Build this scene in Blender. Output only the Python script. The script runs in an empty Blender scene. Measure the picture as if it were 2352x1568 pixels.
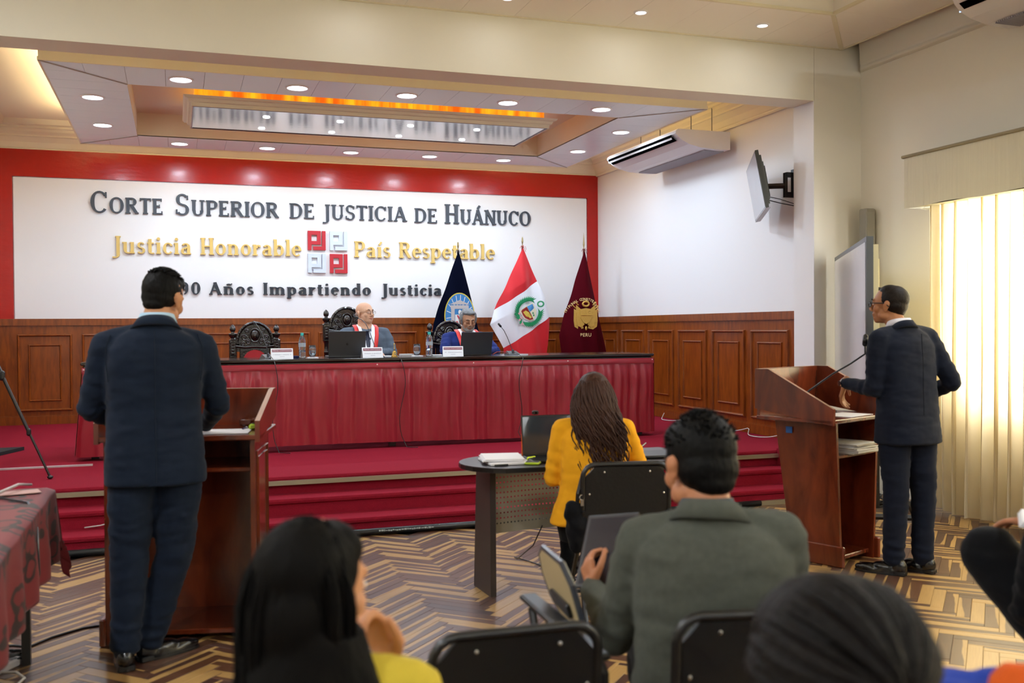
import bpy, math, random
from mathutils import Vector, Matrix, Euler, noise
random.seed(7)
PI = math.pi
S = bpy.context.scene
COL = S.collection
R = math.radians
def V(*a): return Vector(a)

# ---------------- camera, world, exposure ----------------
cam = bpy.data.cameras.new('camera'); camo = bpy.data.objects.new('camera', cam); COL.objects.link(camo)
cam.sensor_width = 36.0; cam.lens = 2266.0 / 2352.0 * 36.0
camo.location = (0, 0, 1.47)
camo.rotation_euler = (Matrix.Rotation(R(-18.8), 3, 'Z') @ Matrix.Rotation(R(90 - 0.784), 3, 'X') @ Matrix.Rotation(R(-0.385), 3, 'Z')).to_euler()
cam.dof.use_dof = True; cam.dof.focus_distance = 10.5; cam.dof.aperture_fstop = 3.0
cam.clip_start = 0.05
S.camera = camo
w = bpy.data.worlds.new('world'); S.world = w; w.use_nodes = True
w.node_tree.nodes['Background'].inputs[0].default_value = (0.80, 0.90, 1.0, 1)
w.node_tree.nodes['Background'].inputs[1].default_value = 2.0
vs = S.view_settings
vs.view_transform = 'Standard'; vs.look = 'None'; vs.gamma = 1.0; vs.use_curve_mapping = False; vs.exposure = 0.0
S.cycles.use_denoising = True
try: S.cycles.denoiser = 'OPENIMAGEDENOISE'
except Exception: pass
S.cycles.max_bounces = 8; S.cycles.diffuse_bounces = 4; S.cycles.glossy_bounces = 4; S.cycles.transmission_bounces = 6; S.cycles.transparent_max_bounces = 12
S.cycles.caustics_reflective = False; S.cycles.caustics_refractive = False
S.cycles.sample_clamp_indirect = 6.0

def area(name, loc, size, power, color=(1, 1, 1), rot=(0, 0, 0), shape='RECTANGLE', size_y=None, spread=None):
    l = bpy.data.lights.new(name, 'AREA'); l.energy = power; l.color = color; l.shape = shape; l.size = size
    if size_y is not None: l.size_y = size_y
    if spread: l.spread = spread
    o = bpy.data.objects.new(name, l); o.location = loc; o.rotation_euler = rot; COL.objects.link(o); return o

# daylight standing outside the right-hand windows (near the curtain in view, and an unseen second window added for fill)
area('daylight', (6.45, 4.85, 1.85), 3.1, 980, (.92, 0.96, 1.0), (0, R(90), 0), size_y=None, shape='SQUARE')
area('daylight', (6.45, 0.4, 1.9), 3.0, 1150, (.90, 0.95, 1.0), (0, R(90), 0), shape='SQUARE')

# ---------------- helpers ----------------
def lin(h):
    if isinstance(h, str):
        h = h.lstrip('#'); c = [int(h[i:i+2], 16) / 255 for i in (0, 2, 4)]
    else: c = list(h)
    return tuple((x / 12.92 if x <= 0.04045 else ((x + 0.055) / 1.055) ** 2.4) for x in c) + (1.0,)
def mat(name, col, rough=0.6, metal=0.0, spec=0.5, bump=0.0, bscale=60.0, var=0.0, vscale=8.0, stretch=None, sheen=0.0, coat=0.0, emit=None, estr=0.0, trans=0.0, coord='Object', sub=0.0):
    m = bpy.data.materials.new(name); m.use_nodes = True; N = m.node_tree; L = N.links
    b = N.nodes['Principled BSDF']; b.inputs['Base Color'].default_value = lin(col)
    b.inputs['Roughness'].default_value = rough; b.inputs['Metallic'].default_value = metal
    b.inputs['Specular IOR Level'].default_value = spec
    if sheen: b.inputs['Sheen Weight'].default_value = sheen; b.inputs['Sheen Roughness'].default_value = 0.4
    if coat: b.inputs['Coat Weight'].default_value = coat; b.inputs['Coat Roughness'].default_value = 0.12
    if trans: b.inputs['Transmission Weight'].default_value = trans
    if sub: b.inputs['Subsurface Weight'].default_value = sub; b.inputs['Subsurface Radius'].default_value = (0.02, 0.008, 0.004); b.inputs['Subsurface Scale'].default_value = 0.3
    if emit: b.inputs['Emission Color'].default_value = lin(emit); b.inputs['Emission Strength'].default_value = estr
    if bump or var:
        tc = N.nodes.new('ShaderNodeTexCoord'); mp = N.nodes.new('ShaderNodeMapping'); L.new(tc.outputs[coord], mp.inputs[0])
        if stretch: mp.inputs['Scale'].default_value = stretch
    if bump:
        n = N.nodes.new('ShaderNodeTexNoise'); n.inputs['Scale'].default_value = bscale; n.inputs['Detail'].default_value = 4
        L.new(mp.outputs[0], n.inputs['Vector'])
        bp = N.nodes.new('ShaderNodeBump'); bp.inputs['Strength'].default_value = bump; bp.inputs['Distance'].default_value = 0.01
        L.new(n.outputs['Fac'], bp.inputs['Height']); L.new(bp.outputs[0], b.inputs['Normal'])
    if var:
        n2 = N.nodes.new('ShaderNodeTexNoise'); n2.inputs['Scale'].default_value = vscale; n2.inputs['Detail'].default_value = 5
        L.new(mp.outputs[0], n2.inputs['Vector'])
        mx = N.nodes.new('ShaderNodeMix'); mx.data_type = 'RGBA'
        c = lin(col); mx.inputs[6].default_value = tuple(max(0, x * (1 - var)) for x in c[:3]) + (1,); mx.inputs[7].default_value = tuple(min(1, x * (1 + var)) for x in c[:3]) + (1,)
        L.new(n2.outputs['Fac'], mx.inputs[0]); L.new(mx.outputs[2], b.inputs['Base Color'])
    return m
def wood(name, dark, light, rough=0.3, scale=(2, 2, 30), coat=0.3, coord='Object'):
    m = bpy.data.materials.new(name); m.use_nodes = True; N = m.node_tree; L = N.links; b = N.nodes['Principled BSDF']
    tc = N.nodes.new('ShaderNodeTexCoord'); mp = N.nodes.new('ShaderNodeMapping'); mp.inputs['Scale'].default_value = scale
    L.new(tc.outputs[coord], mp.inputs[0])
    n = N.nodes.new('ShaderNodeTexNoise'); n.inputs['Scale'].default_value = 3.0; n.inputs['Detail'].default_value = 7; n.inputs['Distortion'].default_value = 0.6
    L.new(mp.outputs[0], n.inputs['Vector'])
    cr = N.nodes.new('ShaderNodeValToRGB'); cr.color_ramp.elements[0].position = 0.3; cr.color_ramp.elements[1].position = 0.72
    cr.color_ramp.elements[0].color = lin(dark); cr.color_ramp.elements[1].color = lin(light)
    L.new(n.outputs['Fac'], cr.inputs[0]); L.new(cr.outputs[0], b.inputs['Base Color'])
    b.inputs['Roughness'].default_value = rough; b.inputs['Coat Weight'].default_value = coat; b.inputs['Coat Roughness'].default_value = 0.15
    return m

class MB:
    def __init__(s): s.v = []; s.f = []; s.mi = []; s.m = 0; s.M = None
    def add(s, vs, fs):
        o = len(s.v)
        if s.M is not None: vs = [s.M @ Vector(p) for p in vs]
        s.v += [tuple(p) for p in vs]; s.f += [tuple(o + i for i in f) for f in fs]; s.mi += [s.m] * len(fs)
    def box(s, x0, x1, y0, y1, z0, z1):
        s.add([(x0, y0, z0), (x1, y0, z0), (x1, y1, z0), (x0, y1, z0), (x0, y0, z1), (x1, y0, z1), (x1, y1, z1), (x0, y1, z1)],
              [(0, 3, 2, 1), (4, 5, 6, 7), (0, 1, 5, 4), (1, 2, 6, 5), (2, 3, 7, 6), (3, 0, 4, 7)]); return s
    def bbox(s, x0, x1, y0, y1, z0, z1, b=0.004):
        # box with chamfered vertical and horizontal edges
        pts = []; 
        for z, i in ((z0, b), (z0 + b, 0), (z1 - b, 0), (z1, b)):
            X0, X1, Y0, Y1 = x0 + i, x1 - i, y0 + i, y1 - i
            pts += [(X0 + b, Y0, z), (X1 - b, Y0, z), (X1, Y0 + b, z), (X1, Y1 - b, z), (X1 - b, Y1, z), (X0 + b, Y1, z), (X0, Y1 - b, z), (X0, Y0 + b, z)]
        fs = [tuple(range(7, -1, -1)), tuple(range(24, 32))]
        for k in range(3):
            for i in range(8): a = k * 8 + i; c = k * 8 + (i + 1) % 8; fs.append((a, c, c + 8, a + 8))
        s.add(pts, fs); return s
    def prism(s, poly, ext, axis='z', at=0.0):
        # poly: 2D CCW points; extruded by ext along axis from at
        n = len(poly); A = []
        for h in (at, at + ext):
            for (p, q) in poly:
                A.append((p, q, h) if axis == 'z' else ((p, h, q) if axis == 'y' else (h, p, q)))
        s.add(A, [tuple(range(n - 1, -1, -1)), tuple(range(n, 2 * n))] + [(i, (i + 1) % n, n + (i + 1) % n, n + i) for i in range(n)]); return s
    def tube(s, pts, rad, n=8, cap=True, flat=None):
        pts = [Vector(p) for p in pts]; k = len(pts)
        if not hasattr(rad, '__len__'): rad = [rad] * k
        vs = []; up = None
        for i, p in enumerate(pts):
            t = (pts[min(i + 1, k - 1)] - pts[max(i - 1, 0)])
            t = t.normalized() if t.length > 1e-9 else Vector((0, 0, 1))
            if up is None:
                up = Vector((0, 0, 1)) if abs(t.z) < 0.9 else Vector((1, 0, 0))
            a = t.cross(up)
            if a.length < 1e-6: a = t.cross(Vector((0, 1, 0)))
            a.normalize(); b = a.cross(t).normalized(); up = b
            for j in range(n):
                th = 2 * PI * j / n; vs.append(p + a * (math.cos(th) * rad[i]) + b * (math.sin(th) * rad[i] * (flat or 1)))
        fs = []
        for i in range(k - 1):
            for j in range(n): fs.append((i * n + j, i * n + (j + 1) % n, (i + 1) * n + (j + 1) % n, (i + 1) * n + j))
        if cap: fs += [tuple(range(n - 1, -1, -1)), tuple(range((k - 1) * n, k * n))]
        s.add(vs, fs); return s
    def cyl(s, p0, p1, r0, r1=None, n=16): return s.tube([p0, p1], [r0, r0 if r1 is None else r1], n)
    def lathe(s, prof, c=(0, 0, 0), n=20, axis='z', cap=True):
        vs = []
        for (r, h) in prof:
            for j in range(n):
                th = 2 * PI * j / n; a, b = math.cos(th) * r, math.sin(th) * r
                vs.append((c[0] + a, c[1] + b, c[2] + h) if axis == 'z' else ((c[0] + a, c[1] + h, c[2] - b) if axis == 'y' else (c[0] + h, c[1] + a, c[2] + b)))
        k = len(prof); fs = []
        for i in range(k - 1):
            for j in range(n): fs.append((i * n + j, i * n + (j + 1) % n, (i + 1) * n + (j + 1) % n, (i + 1) * n + j))
        if cap: fs += [tuple(range(n - 1, -1, -1)), tuple(range((k - 1) * n, k * n))]
        s.add(vs, fs); return s
    def ell(s, c, r, rot=None, n=16, m=10):
        if not hasattr(r, '__len__'): r = (r, r, r)
        Rm = Euler(rot).to_matrix() if rot else None; vs = []; c = Vector(c)
        for i in range(1, m):
            ph = PI * i / m
            for j in range(n):
                th = 2 * PI * j / n; p = Vector((r[0] * math.sin(ph) * math.cos(th), r[1] * math.sin(ph) * math.sin(th), r[2] * math.cos(ph)))
                vs.append(c + (Rm @ p if Rm else p))
        for sg in (1, -1):
            p = Vector((0, 0, r[2] * sg)); vs.append(c + (Rm @ p if Rm else p))
        T = len(vs) - 2; B = T + 1; fs = []
        for j in range(n):
            fs.append((T, j, (j + 1) % n)); fs.append((B, (m - 2) * n + (j + 1) % n, (m - 2) * n + j))
        for i in range(m - 2):
            for j in range(n): fs.append((i * n + j, (i + 1) * n + j, (i + 1) * n + (j + 1) % n, i * n + (j + 1) % n))
        s.add(vs, fs); return s
    def cap(s, p0, p1, r0, r1=None, n=14):   # capsule
        r1 = r0 if r1 is None else r1; p0 = Vector(p0); p1 = Vector(p1); s.ell(p0, r0, n=n, m=8); s.ell(p1, r1, n=n, m=8)
        if (p1 - p0).length > 1e-5: s.tube([p0, p1], [r0, r1], n)
        return s
    def limb(s, pts, rads, n=14):
        for i in range(len(pts) - 1): s.cap(pts[i], pts[i + 1], rads[i], rads[i + 1], n)
        return s
    def loft(s, rings, n=28, ex=2.4):
        # ring: (center, yaw, rx, ry)
        vs = []
        for (c, yaw, rx, ry) in rings:
            ca, sa = math.cos(yaw), math.sin(yaw)
            for j in range(n):
                th = 2 * PI * j / n; a, b = math.cos(th), math.sin(th)
                x = math.copysign(abs(a) ** (2 / ex), a) * rx; y = math.copysign(abs(b) ** (2 / ex), b) * ry
                vs.append((c[0] + x * ca - y * sa, c[1] + x * sa + y * ca, c[2]))
        k = len(rings); fs = [tuple(range(n - 1, -1, -1)), tuple(range((k - 1) * n, k * n))]
        for i in range(k - 1):
            for j in range(n): fs.append((i * n + j, i * n + (j + 1) % n, (i + 1) * n + (j + 1) % n, (i + 1) * n + j))
        s.add(vs, fs); return s
    def grid(s, fn, nu, nv):
        vs = [fn(i / nu, j / nv) for j in range(nv + 1) for i in range(nu + 1)]
        fs = [(j * (nu + 1) + i, j * (nu + 1) + i + 1, (j + 1) * (nu + 1) + i + 1, (j + 1) * (nu + 1) + i) for j in range(nv) for i in range(nu)]
        s.add(vs, fs); return s
    def mesh(s, name, mats, smooth=False):
        me = bpy.data.meshes.new(name); me.from_pydata(s.v, [], s.f)
        for m in (mats if isinstance(mats, (list, tuple)) else [mats]): me.materials.append(m)
        if len(me.polygons): me.polygons.foreach_set('material_index', s.mi)
        if smooth:
            me.polygons.foreach_set('use_smooth', [True] * len(me.polygons))
        me.update(); return me
    def build(s, name, mats, parent=None, smooth=False, solid=None):
        me = s.mesh(name, mats, smooth); o = bpy.data.objects.new(name, me); COL.objects.link(o)
        if parent: o.parent = parent
        if solid:
            md = o.modifiers.new('t', 'SOLIDIFY'); md.thickness = solid; md.offset = 0
        if smooth == 'auto':
            try: me.set_sharp_from_angle(angle=R(35))
            except Exception: pass
        return o
def tag(o, label, cat, group=None, kind=None):
    o['label'] = label; o['category'] = cat
    if group: o['group'] = group
    if kind: o['kind'] = kind
    return o
def thing(name, label, cat, loc=(0, 0, 0), rz=0.0, group=None):
    o = bpy.data.objects.new(name, None); COL.objects.link(o); o.location = loc; o.rotation_euler = (0, 0, rz); o.empty_display_size = 0.1
    return tag(o, label, cat, group)
def struct(o): o['kind'] = 'structure'; return o
def copy_tree(o, parent=None):
    c = o.copy(); COL.objects.link(c); c.parent = parent
    for ch in [x for x in KIDS(o)]: copy_tree(ch, c)
    return c
def KIDS(o): return [x for x in bpy.data.objects if x.parent == o]
def remesh(mb, vox, name, mats, parent=None, smooth_it=3, fac=0.5, disp=None):
    """fuse overlapping closed shapes into one continuous surface"""
    me = mb.mesh(name + '_src', mats); o = bpy.data.objects.new(name + '_src', me); COL.objects.link(o)
    md = o.modifiers.new('r', 'REMESH'); md.mode = 'VOXEL'; md.voxel_size = vox; md.use_smooth_shade = True
    if smooth_it:
        sm = o.modifiers.new('s', 'SMOOTH'); sm.iterations = smooth_it; sm.factor = fac
    dg = bpy.context.evaluated_depsgraph_get(); ev = o.evaluated_get(dg)
    nm = bpy.data.meshes.new_from_object(ev); nm.name = name
    bpy.data.objects.remove(o); bpy.data.meshes.remove(me)
    if disp:
        nrm = [v.normal.copy() for v in nm.vertices]
        for v, n in zip(nm.vertices, nrm): v.co += n * disp(v.co, n)
    nm.materials.clear()
    for m in (mats if isinstance(mats, (list, tuple)) else [mats]): nm.materials.append(m)
    nm.polygons.foreach_set('use_smooth', [True] * len(nm.polygons)); nm.update()
    r = bpy.data.objects.new(name, nm); COL.objects.link(r)
    if parent: r.parent = parent
    return r
def folds(amp=0.004, sc=9.0, dirz=2.5):
    def f(co, n):
        p = Vector((co.x * sc, co.y * sc, co.z * sc * dirz)); return amp * noise.noise(p) + amp * 0.5 * noise.noise(p * 2.3)
    return f
# ---------------- materials of the setting ----------------
cream = mat('cream_paint', '#ECE8DA', 0.75, bump=0.03, bscale=40)
cream2 = mat('cream_paint_right', '#E6E1D4', 0.75, bump=0.03, bscale=40)
white_wall = mat('white_wall', '#E9E8EA', 0.55, bump=0.03, bscale=30)
red_paint = mat('red_gloss_paint', '#A8140A', 0.25, spec=0.35, bump=0.25, bscale=9, var=0.12, vscale=2.0, stretch=(1, 1, 2.5), coat=0.12)
panel_white = mat('pvc_panel', '#E4EFF7', 0.28, bump=0.03, bscale=5)
panel_cream = mat('pvc_panel_cream', '#EEE4C8', 0.5)
crown_m = mat('crown_plaster', '#EFE8D4', 0.6)
mahog = wood('wainscot_wood', '#6C300A', '#8E4812', 0.28, (9, 9, 1.5), 0.22)
carpet = mat('red_carpet', '#8A1A2C', 0.95, bump=0.5, bscale=220, var=0.12, vscale=60, sheen=0.0, spec=0.1)
alu = mat('aluminium', '#A79E88', 0.35, 0.6)
black_plastic = mat('black_plastic', '#121214', 0.4)
black_metal = mat('black_metal', '#0E0E10', 0.35, spec=0.6)
led_m = mat('led_light', '#FFFFFF', 0.4, emit='#F4F7FF', estr=9.0)
trim_white = mat('lamp_trim', '#F2F2F2', 0.35)
cable_w = mat('cable_white', '#CFC9C6', 0.5)
chrome = mat('chrome', '#C8C8CC', 0.18, 1.0)
paper = mat('paper', '#EDEDF2', 0.8)

ST = 0.38                       # stage floor height
XL, XR, YB = -2.05, 5.59, 12.70 # stage room
FX0, FX1, FY0, FY1 = -2.6, 5.86, -3.5, 7.42
ZB = 3.46                       # beam underside

# ---- floor: herringbone parquet of separate blocks ----
def plank_mat():
    m = bpy.data.materials.new('parquet_wood'); m.use_nodes = True; N = m.node_tree; L = N.links; b = N.nodes['Principled BSDF']
    uv = N.nodes.new('ShaderNodeUVMap'); uv.uv_map = 'UVMap'
    at = N.nodes.new('ShaderNodeAttribute'); at.attribute_name = 'rnd'
    def math_(op, a, b_, c=None):
        n = N.nodes.new('ShaderNodeMath'); n.operation = op
        for i, x in enumerate((a, b_, c)):
            if x is None: continue
            if isinstance(x, (int, float)): n.inputs[i].default_value = x
            else: L.new(x, n.inputs[i])
        return n.outputs[0]
    sp = N.nodes.new('ShaderNodeSeparateXYZ'); L.new(uv.outputs[0], sp.inputs[0])
    sa = N.nodes.new('ShaderNodeSeparateXYZ'); L.new(at.outputs['Vector'], sa.inputs[0])
    # sapwood edge: v > threshold + slow waver along the block + tilt
    cx = N.nodes.new('ShaderNodeCombineXYZ'); L.new(math_('MULTIPLY', sp.outputs[0], 1.3), cx.inputs[0]); L.new(math_('MULTIPLY', sa.outputs[0], 57.0), cx.inputs[1])
    nz = N.nodes.new('ShaderNodeTexNoise'); nz.inputs['Scale'].default_value = 1.2; nz.inputs['Detail'].default_value = 2; L.new(cx.outputs[0], nz.inputs['Vector'])
    tilt = math_('MULTIPLY', math_('SUBTRACT', sp.outputs[0], 0.5), math_('MULTIPLY', math_('SUBTRACT', sa.outputs[1], 0.5), 0.9))
    t = math_('ADD', math_('ADD', math_('MULTIPLY', nz.outputs['Fac'], 0.5), sa.outputs[2]), tilt)
    d = math_('SUBTRACT', sp.outputs[1], t)
    edge = N.nodes.new('ShaderNodeMapRange'); edge.inputs[1].default_value = -0.03; edge.inputs[2].default_value = 0.03; L.new(d, edge.inputs[0])
    # grain
    cg = N.nodes.new('ShaderNodeCombineXYZ'); L.new(math_('MULTIPLY', sp.outputs[0], 2.0), cg.inputs[0]); L.new(math_('MULTIPLY', sp.outputs[1], 16.0), cg.inputs[1]); L.new(math_('MULTIPLY', sa.outputs[0], 91.0), cg.inputs[2])
    ng = N.nodes.new('ShaderNodeTexNoise'); ng.inputs['Scale'].default_value = 1.5; ng.inputs['Detail'].default_value = 6; L.new(cg.outputs[0], ng.inputs['Vector'])
    def ramp(c0, c1, f):
        r_ = N.nodes.new('ShaderNodeMix'); r_.data_type = 'RGBA'; r_.inputs[6].default_value = lin(c0); r_.inputs[7].default_value = lin(c1); L.new(f, r_.inputs[0]); return r_.outputs[2]
    dk = ramp('#2A1815', '#523832', ng.outputs['Fac']); dk2 = ramp('#44261A', '#6C4A30', ng.outputs['Fac'])
    lt = ramp('#967242', '#BE9A5E', ng.outputs['Fac'])
    mx = N.nodes.new('ShaderNodeMix'); mx.data_type = 'RGBA'; L.new(sa.outputs[1], mx.inputs[0]); L.new(dk, mx.inputs[6]); L.new(dk2, mx.inputs[7])
    m2 = N.nodes.new('ShaderNodeMix'); m2.data_type = 'RGBA'; L.new(edge.outputs[0], m2.inputs[0]); L.new(mx.outputs[2], m2.inputs[6]); L.new(lt, m2.inputs[7])
    L.new(m2.outputs[2], b.inputs['Base Color']); b.inputs['Roughness'].default_value = 0.36; b.inputs['Coat Weight'].default_value = 0.22; b.inputs['Coat Roughness'].default_value = 0.2
    return m
PM = plank_mat()
grout = mat('floor_base_dark', '#1C120C', 0.8)
floor = MB().box(FX0, FX1, FY0, 7.42, -0.12, -0.012).build('floor', grout); struct(floor)
PL, PW = 0.39, 0.065
def plank_mesh(name, rnd, L_=PL, W_=PW):
    b = 0.0012; z = 0.0; mb = MB(); x, y = L_ / 2 - 0.0006, W_ / 2 - 0.0006
    mb.add([(-x, -y, -0.012), (x, -y, -0.012), (x, y, -0.012), (-x, y, -0.012), (-x, -y, z - b), (x, -y, z - b), (x, y, z - b), (-x, y, z - b),
            (-x + b, -y + b, z), (x - b, -y + b, z), (x - b, y - b, z), (-x + b, y - b, z)],
           [(0, 1, 5, 4), (1, 2, 6, 5), (2, 3, 7, 6), (3, 0, 4, 7), (4, 5, 9, 8), (5, 6, 10, 9), (6, 7, 11, 10), (7, 4, 8, 11), (8, 9, 10, 11)])
    return mb
def finish_plank(me, rnds, L_=PL, W_=PW, local=None):
    uvl = me.uv_layers.new(name='UVMap'); at = me.attributes.new('rnd', 'FLOAT_VECTOR', 'POINT')
    n = 12
    for k, r in enumerate(rnds):
        for i in range(n): at.data[k * n + i].vector = r
    for l in me.loops:
        co = local[l.vertex_index] if local else me.vertices[l.vertex_index].co
        uvl.data[l.index].uv = (co[0] / L_ + 0.5, co[1] / W_ + 0.5)
def rnd_v(rr):
    q = rr.random()
    th = 0.25 + 0.35 * rr.random() if q < 0.72 else (0.9 if q < 0.86 else -0.45 + 0.2 * rr.random())
    return (rr.random(), rr.random(), th)
rr = random.Random(3); variants = []
for k in range(24):
    me = plank_mesh('p', None).mesh('parquet_block', PM); finish_plank(me, [rnd_v(rr)]); variants.append(me)
spots = []
# herringbone at +-45 degrees: classic unit translated on a lattice
Lr, Wr = PL, PW; n = int(round(PL / PW)); 
a45 = PI / 4
for i in range(-150, 150):
    for j in range(-30, 30):
        # block A horizontal, block B vertical (in pattern axes)
        # lattice: each step k moves by (W, -W)... rows repeat every 2L
        ox, oy = i * Wr + j * 2 * Lr * 0.5 * 2, i * Wr
        for (cx, cy, r0) in ((ox + Lr / 2, oy + Wr / 2, 0.0), (ox + Lr + Wr / 2, oy + Wr - Lr / 2 , PI / 2)):
            X = cx * math.cos(a45) - cy * math.sin(a45) + 1.0; Y = cx * math.sin(a45) + cy * math.cos(a45) + 2.0
            if FX0 + .1 < X < FX1 + .05 and FY0 < Y < 7.2: spots.append((X, Y, r0 + a45))
def view_px(x, y):
    d = Vector((x, y, 0)) - Vector((0, 0, 1.47)); q = camo.rotation_euler.to_matrix().transposed() @ d
    if q.z > -0.3: return None
    return (1176 - 2266 * q.x / q.z, 784 + 2266 * q.y / q.z, -q.z)
vis = []; rest = []
def seen(p):   # region of open floor between furniture
    x, y, d = p
    if not (-40 < x < 2390 and 1180 < y < 1600): return False
    return (600 < x < 1320 and y < 1480) or (1330 < x < 1480 and y < 1320) or (60 < x < 260) or (1960 < x < 2340 and y > 1170) or (1640 < x < 1960 and 1200 < y < 1345)
cand = []
for sp in spots:
    if sp[1] > 7.03 or sp[1] < -0.5 or sp[0] < -2.4: 
        continue
    p = view_px(sp[0], sp[1])
    if p and seen(p): cand.append((p[2], sp))
    else: rest.append(sp)
cand.sort(); vis = [c[1] for c in cand[:300]]; rest += [c[1] for c in cand[300:]]
for k, (x, y, r0) in enumerate(vis):
    o = bpy.data.objects.new('parquet_block', variants[rr.randrange(24)]); COL.objects.link(o); o.parent = floor; o.location = (x, y, 0.0008 * rr.random()); o.rotation_euler = (0, 0, r0 + (PI if rr.random() < .5 else 0))
allv = MB(); loc = []; rn = []
base = plank_mesh('p', None)
for (x, y, r0) in rest:
    r0 += PI if rr.random() < .5 else 0
    allv.M = Matrix.Translation((x, y, 0.0006 * rr.random())) @ Matrix.Rotation(r0, 4, 'Z'); allv.add(base.v, base.f); loc += base.v; rn.append(rnd_v(rr))
me = allv.mesh('parquet_block', PM); finish_plank(me, rn, local=loc)
o = bpy.data.objects.new('parquet_blocks_beyond', me); COL.objects.link(o); o.parent = floor; o['kind'] = 'stuff'

# ---- stage: platform and three carpeted steps ----
def step(name, y0, y1, z0, z1):
    # rounded nosing profile extruded along X
    prof = [(y1, z0), (y0 + 0.02, z0), (y0 + 0.02, z1 - 0.045), (y0 + 0.004, z1 - 0.035), (y0, z1 - 0.018), (y0 + 0.006, z1 - 0.004), (y0 + 0.02, z1), (y1, z1)]
    mb = MB(); mb.prism(prof[::-1], 7.36, 'x', -2.05 + 0.0); return mb.build(name, carpet)
stage = struct(step('floor_stage', 7.46, 12.85, 0.0, ST)); 
s1 = struct(step('trim_1', 7.0, 7.48, 0.0, 0.125)); s2 = struct(step('trim_2', 7.24, 7.48, 0.12, 0.25))
o = MB().box(-2.05, 5.3, 7.435, 7.478, ST - 0.062, ST - 0.03).build('trim_3', alu); struct(o)
o = MB().box(-2.05, 4.98, 6.985, 7.02, 0.0, 0.036).build('trim_4', alu); struct(o)
o = MB().bbox(5.0, 5.36, 7.16, 7.48, 0.22, 0.405, 0.01).build('trim_5', carpet); struct(o)
MB().box(5.30, 5.62, 7.45, 12.85, 0.0, ST - 0.002).build('trim_6', carpet)['kind'] = 'structure'

# ---- walls ----
def wall_box(name, m, *b):
    return struct(MB().box(*b).build(name, m))
wall_box('wall_back', white_wall, XL - .2, XR + .2, YB, YB + .2, 0, 4.1)
wall_box('wall_right', white_wall, XR, XR + .25, 7.72, YB + .2, 0, 4.1)
wall_box('wall_left', cream, XL - .2, XL, 7.42, YB + .2, 0, 4.1)
wall_box('wall_column', cream2, 5.363, 6.1, 7.42, 7.72, 0, 4.3); wall_box('wall_reveal', white_wall, 5.358, 5.363, 7.422, 7.72, 0, ZB)  # white slab on the reveal paints in the cool stage light
wall_box('wall_beam', cream, FX0 - .2, 5.36, 7.42, 7.72, ZB, 4.3)
wall_box('wall_pier', cream, FX0 - .2, XL, 7.42, 7.72, 0, ZB)
wall_box('wall_west', cream, FX0 - .2, FX0, FY0 - .2, 7.42, -.1, 4.3)
wall_box('wall_rear', cream, FX0 - .2, FX1 + .3, FY0 - .2, FY0, -.1, 4.3)
# right-hand wall of the public room, with the window in view and one added behind the camera
wz0, wz1 = 0.90, 2.80
mb = MB()
for y0, y1, z0, z1 in ((FY0, 7.42, -.1, wz0), (FY0, 7.42, wz1, 4.3), (6.15, 7.42, wz0, wz1), (2.1, 3.3, wz0, wz1), (FY0, -1.1, wz0, wz1)):
    mb.box(FX1, FX1 + .25, y0, y1, z0, z1)
struct(mb.build('wall_east', cream2))
win_frame = mat('window_frame', '#8A8478', 0.5)
glass_m = bpy.data.materials.new('window_glass'); glass_m.use_nodes = True
_g = glass_m.node_tree; _pb = _g.nodes['Principled BSDF']; _pb.inputs['Roughness'].default_value = .03; _pb.inputs['Base Color'].default_value = (.95, .98, .97, 1); _pb.inputs['Alpha'].default_value = .12
def window(idx, y0, y1):
    f = MB(); x = FX1 + 0.12
    f.box(x, x + .05, y0, y1, wz0, wz0 + .05); f.box(x, x + .05, y0, y1, wz1 - .05, wz1)
    k = 3
    for i in range(k + 1):
        yy = y0 + (y1 - y0 - .05) * i / k; f.box(x, x + .05, yy, yy + .05, wz0 + .05, wz1 - .05)
    fo = struct(f.build('window_%d' % idx, win_frame))
    for i in range(k):
        ya = y0 + (y1 - y0 - .05) * i / k + .05; yb = y0 + (y1 - y0 - .05) * (i + 1) / k
        MB().box(x + .02, x + .026, ya, yb, wz0 + .05, wz1 - .05).build('pane', glass_m, fo)
window(1, 3.3, 6.15); window(2, -1.1, 2.1)  # second window is unseen, added for fill light

# ---- red surround and white board on the back wall ----
x0, x1, z0, z1 = -1.775, 5.43, 1.60, 3.265
mb = MB()
for a in ((XL, x0, 1.60, 3.58), (x1, XR, 1.60, 3.58), (x0, x1, z1, 3.58)):
    mb.box(a[0], a[1], YB - .035, YB, a[2], a[3])
struct(mb.build('trim_7', red_paint))
board = struct(MB().bbox(x0, x1, YB - .03, YB, z0, z1 , 0.012).build('trim_8', white_wall))

# ---- crown moulding profile around the stage room ----
def crown(name, p0, p1, inward, prof, m=crown_m):
    p0 = Vector(p0); p1 = Vector(p1); d = Vector(inward); mb = MB(); vs = []
    t = (p1 - p0).normalized()
    for p in (p0, p1):
        s_ = 1 if p is p0 else -1
        for (o_, z) in prof: vs.append(p + d * o_ + t * (o_ * s_) + Vector((0, 0, z)))
    k = len(prof); mb.add(vs, [(i, i + 1, k + i + 1, k + i) for i in range(k - 1)]); return struct(mb.build(name, m))
CP = [(0, 3.565), (0.022, 3.565), (0.028, 3.58), (0.022, 3.595), (0.03, 3.605), (0.05, 3.66), (0.09, 3.715), (0.105, 3.72), (0.105, 3.74), (0.14, 3.77), (0.15, 3.80), (0.175, 3.805), (0.175, 3.83), (0.21, 3.84), (0.22, 3.87), (0.23, 3.9)]
crown('trim_9', (XL, YB, 0), (XR, YB, 0), (0, -1, 0), CP)
crown('trim_10', (XR, YB, 0), (XR, 7.72, 0), (-1, 0, 0), CP)
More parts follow.
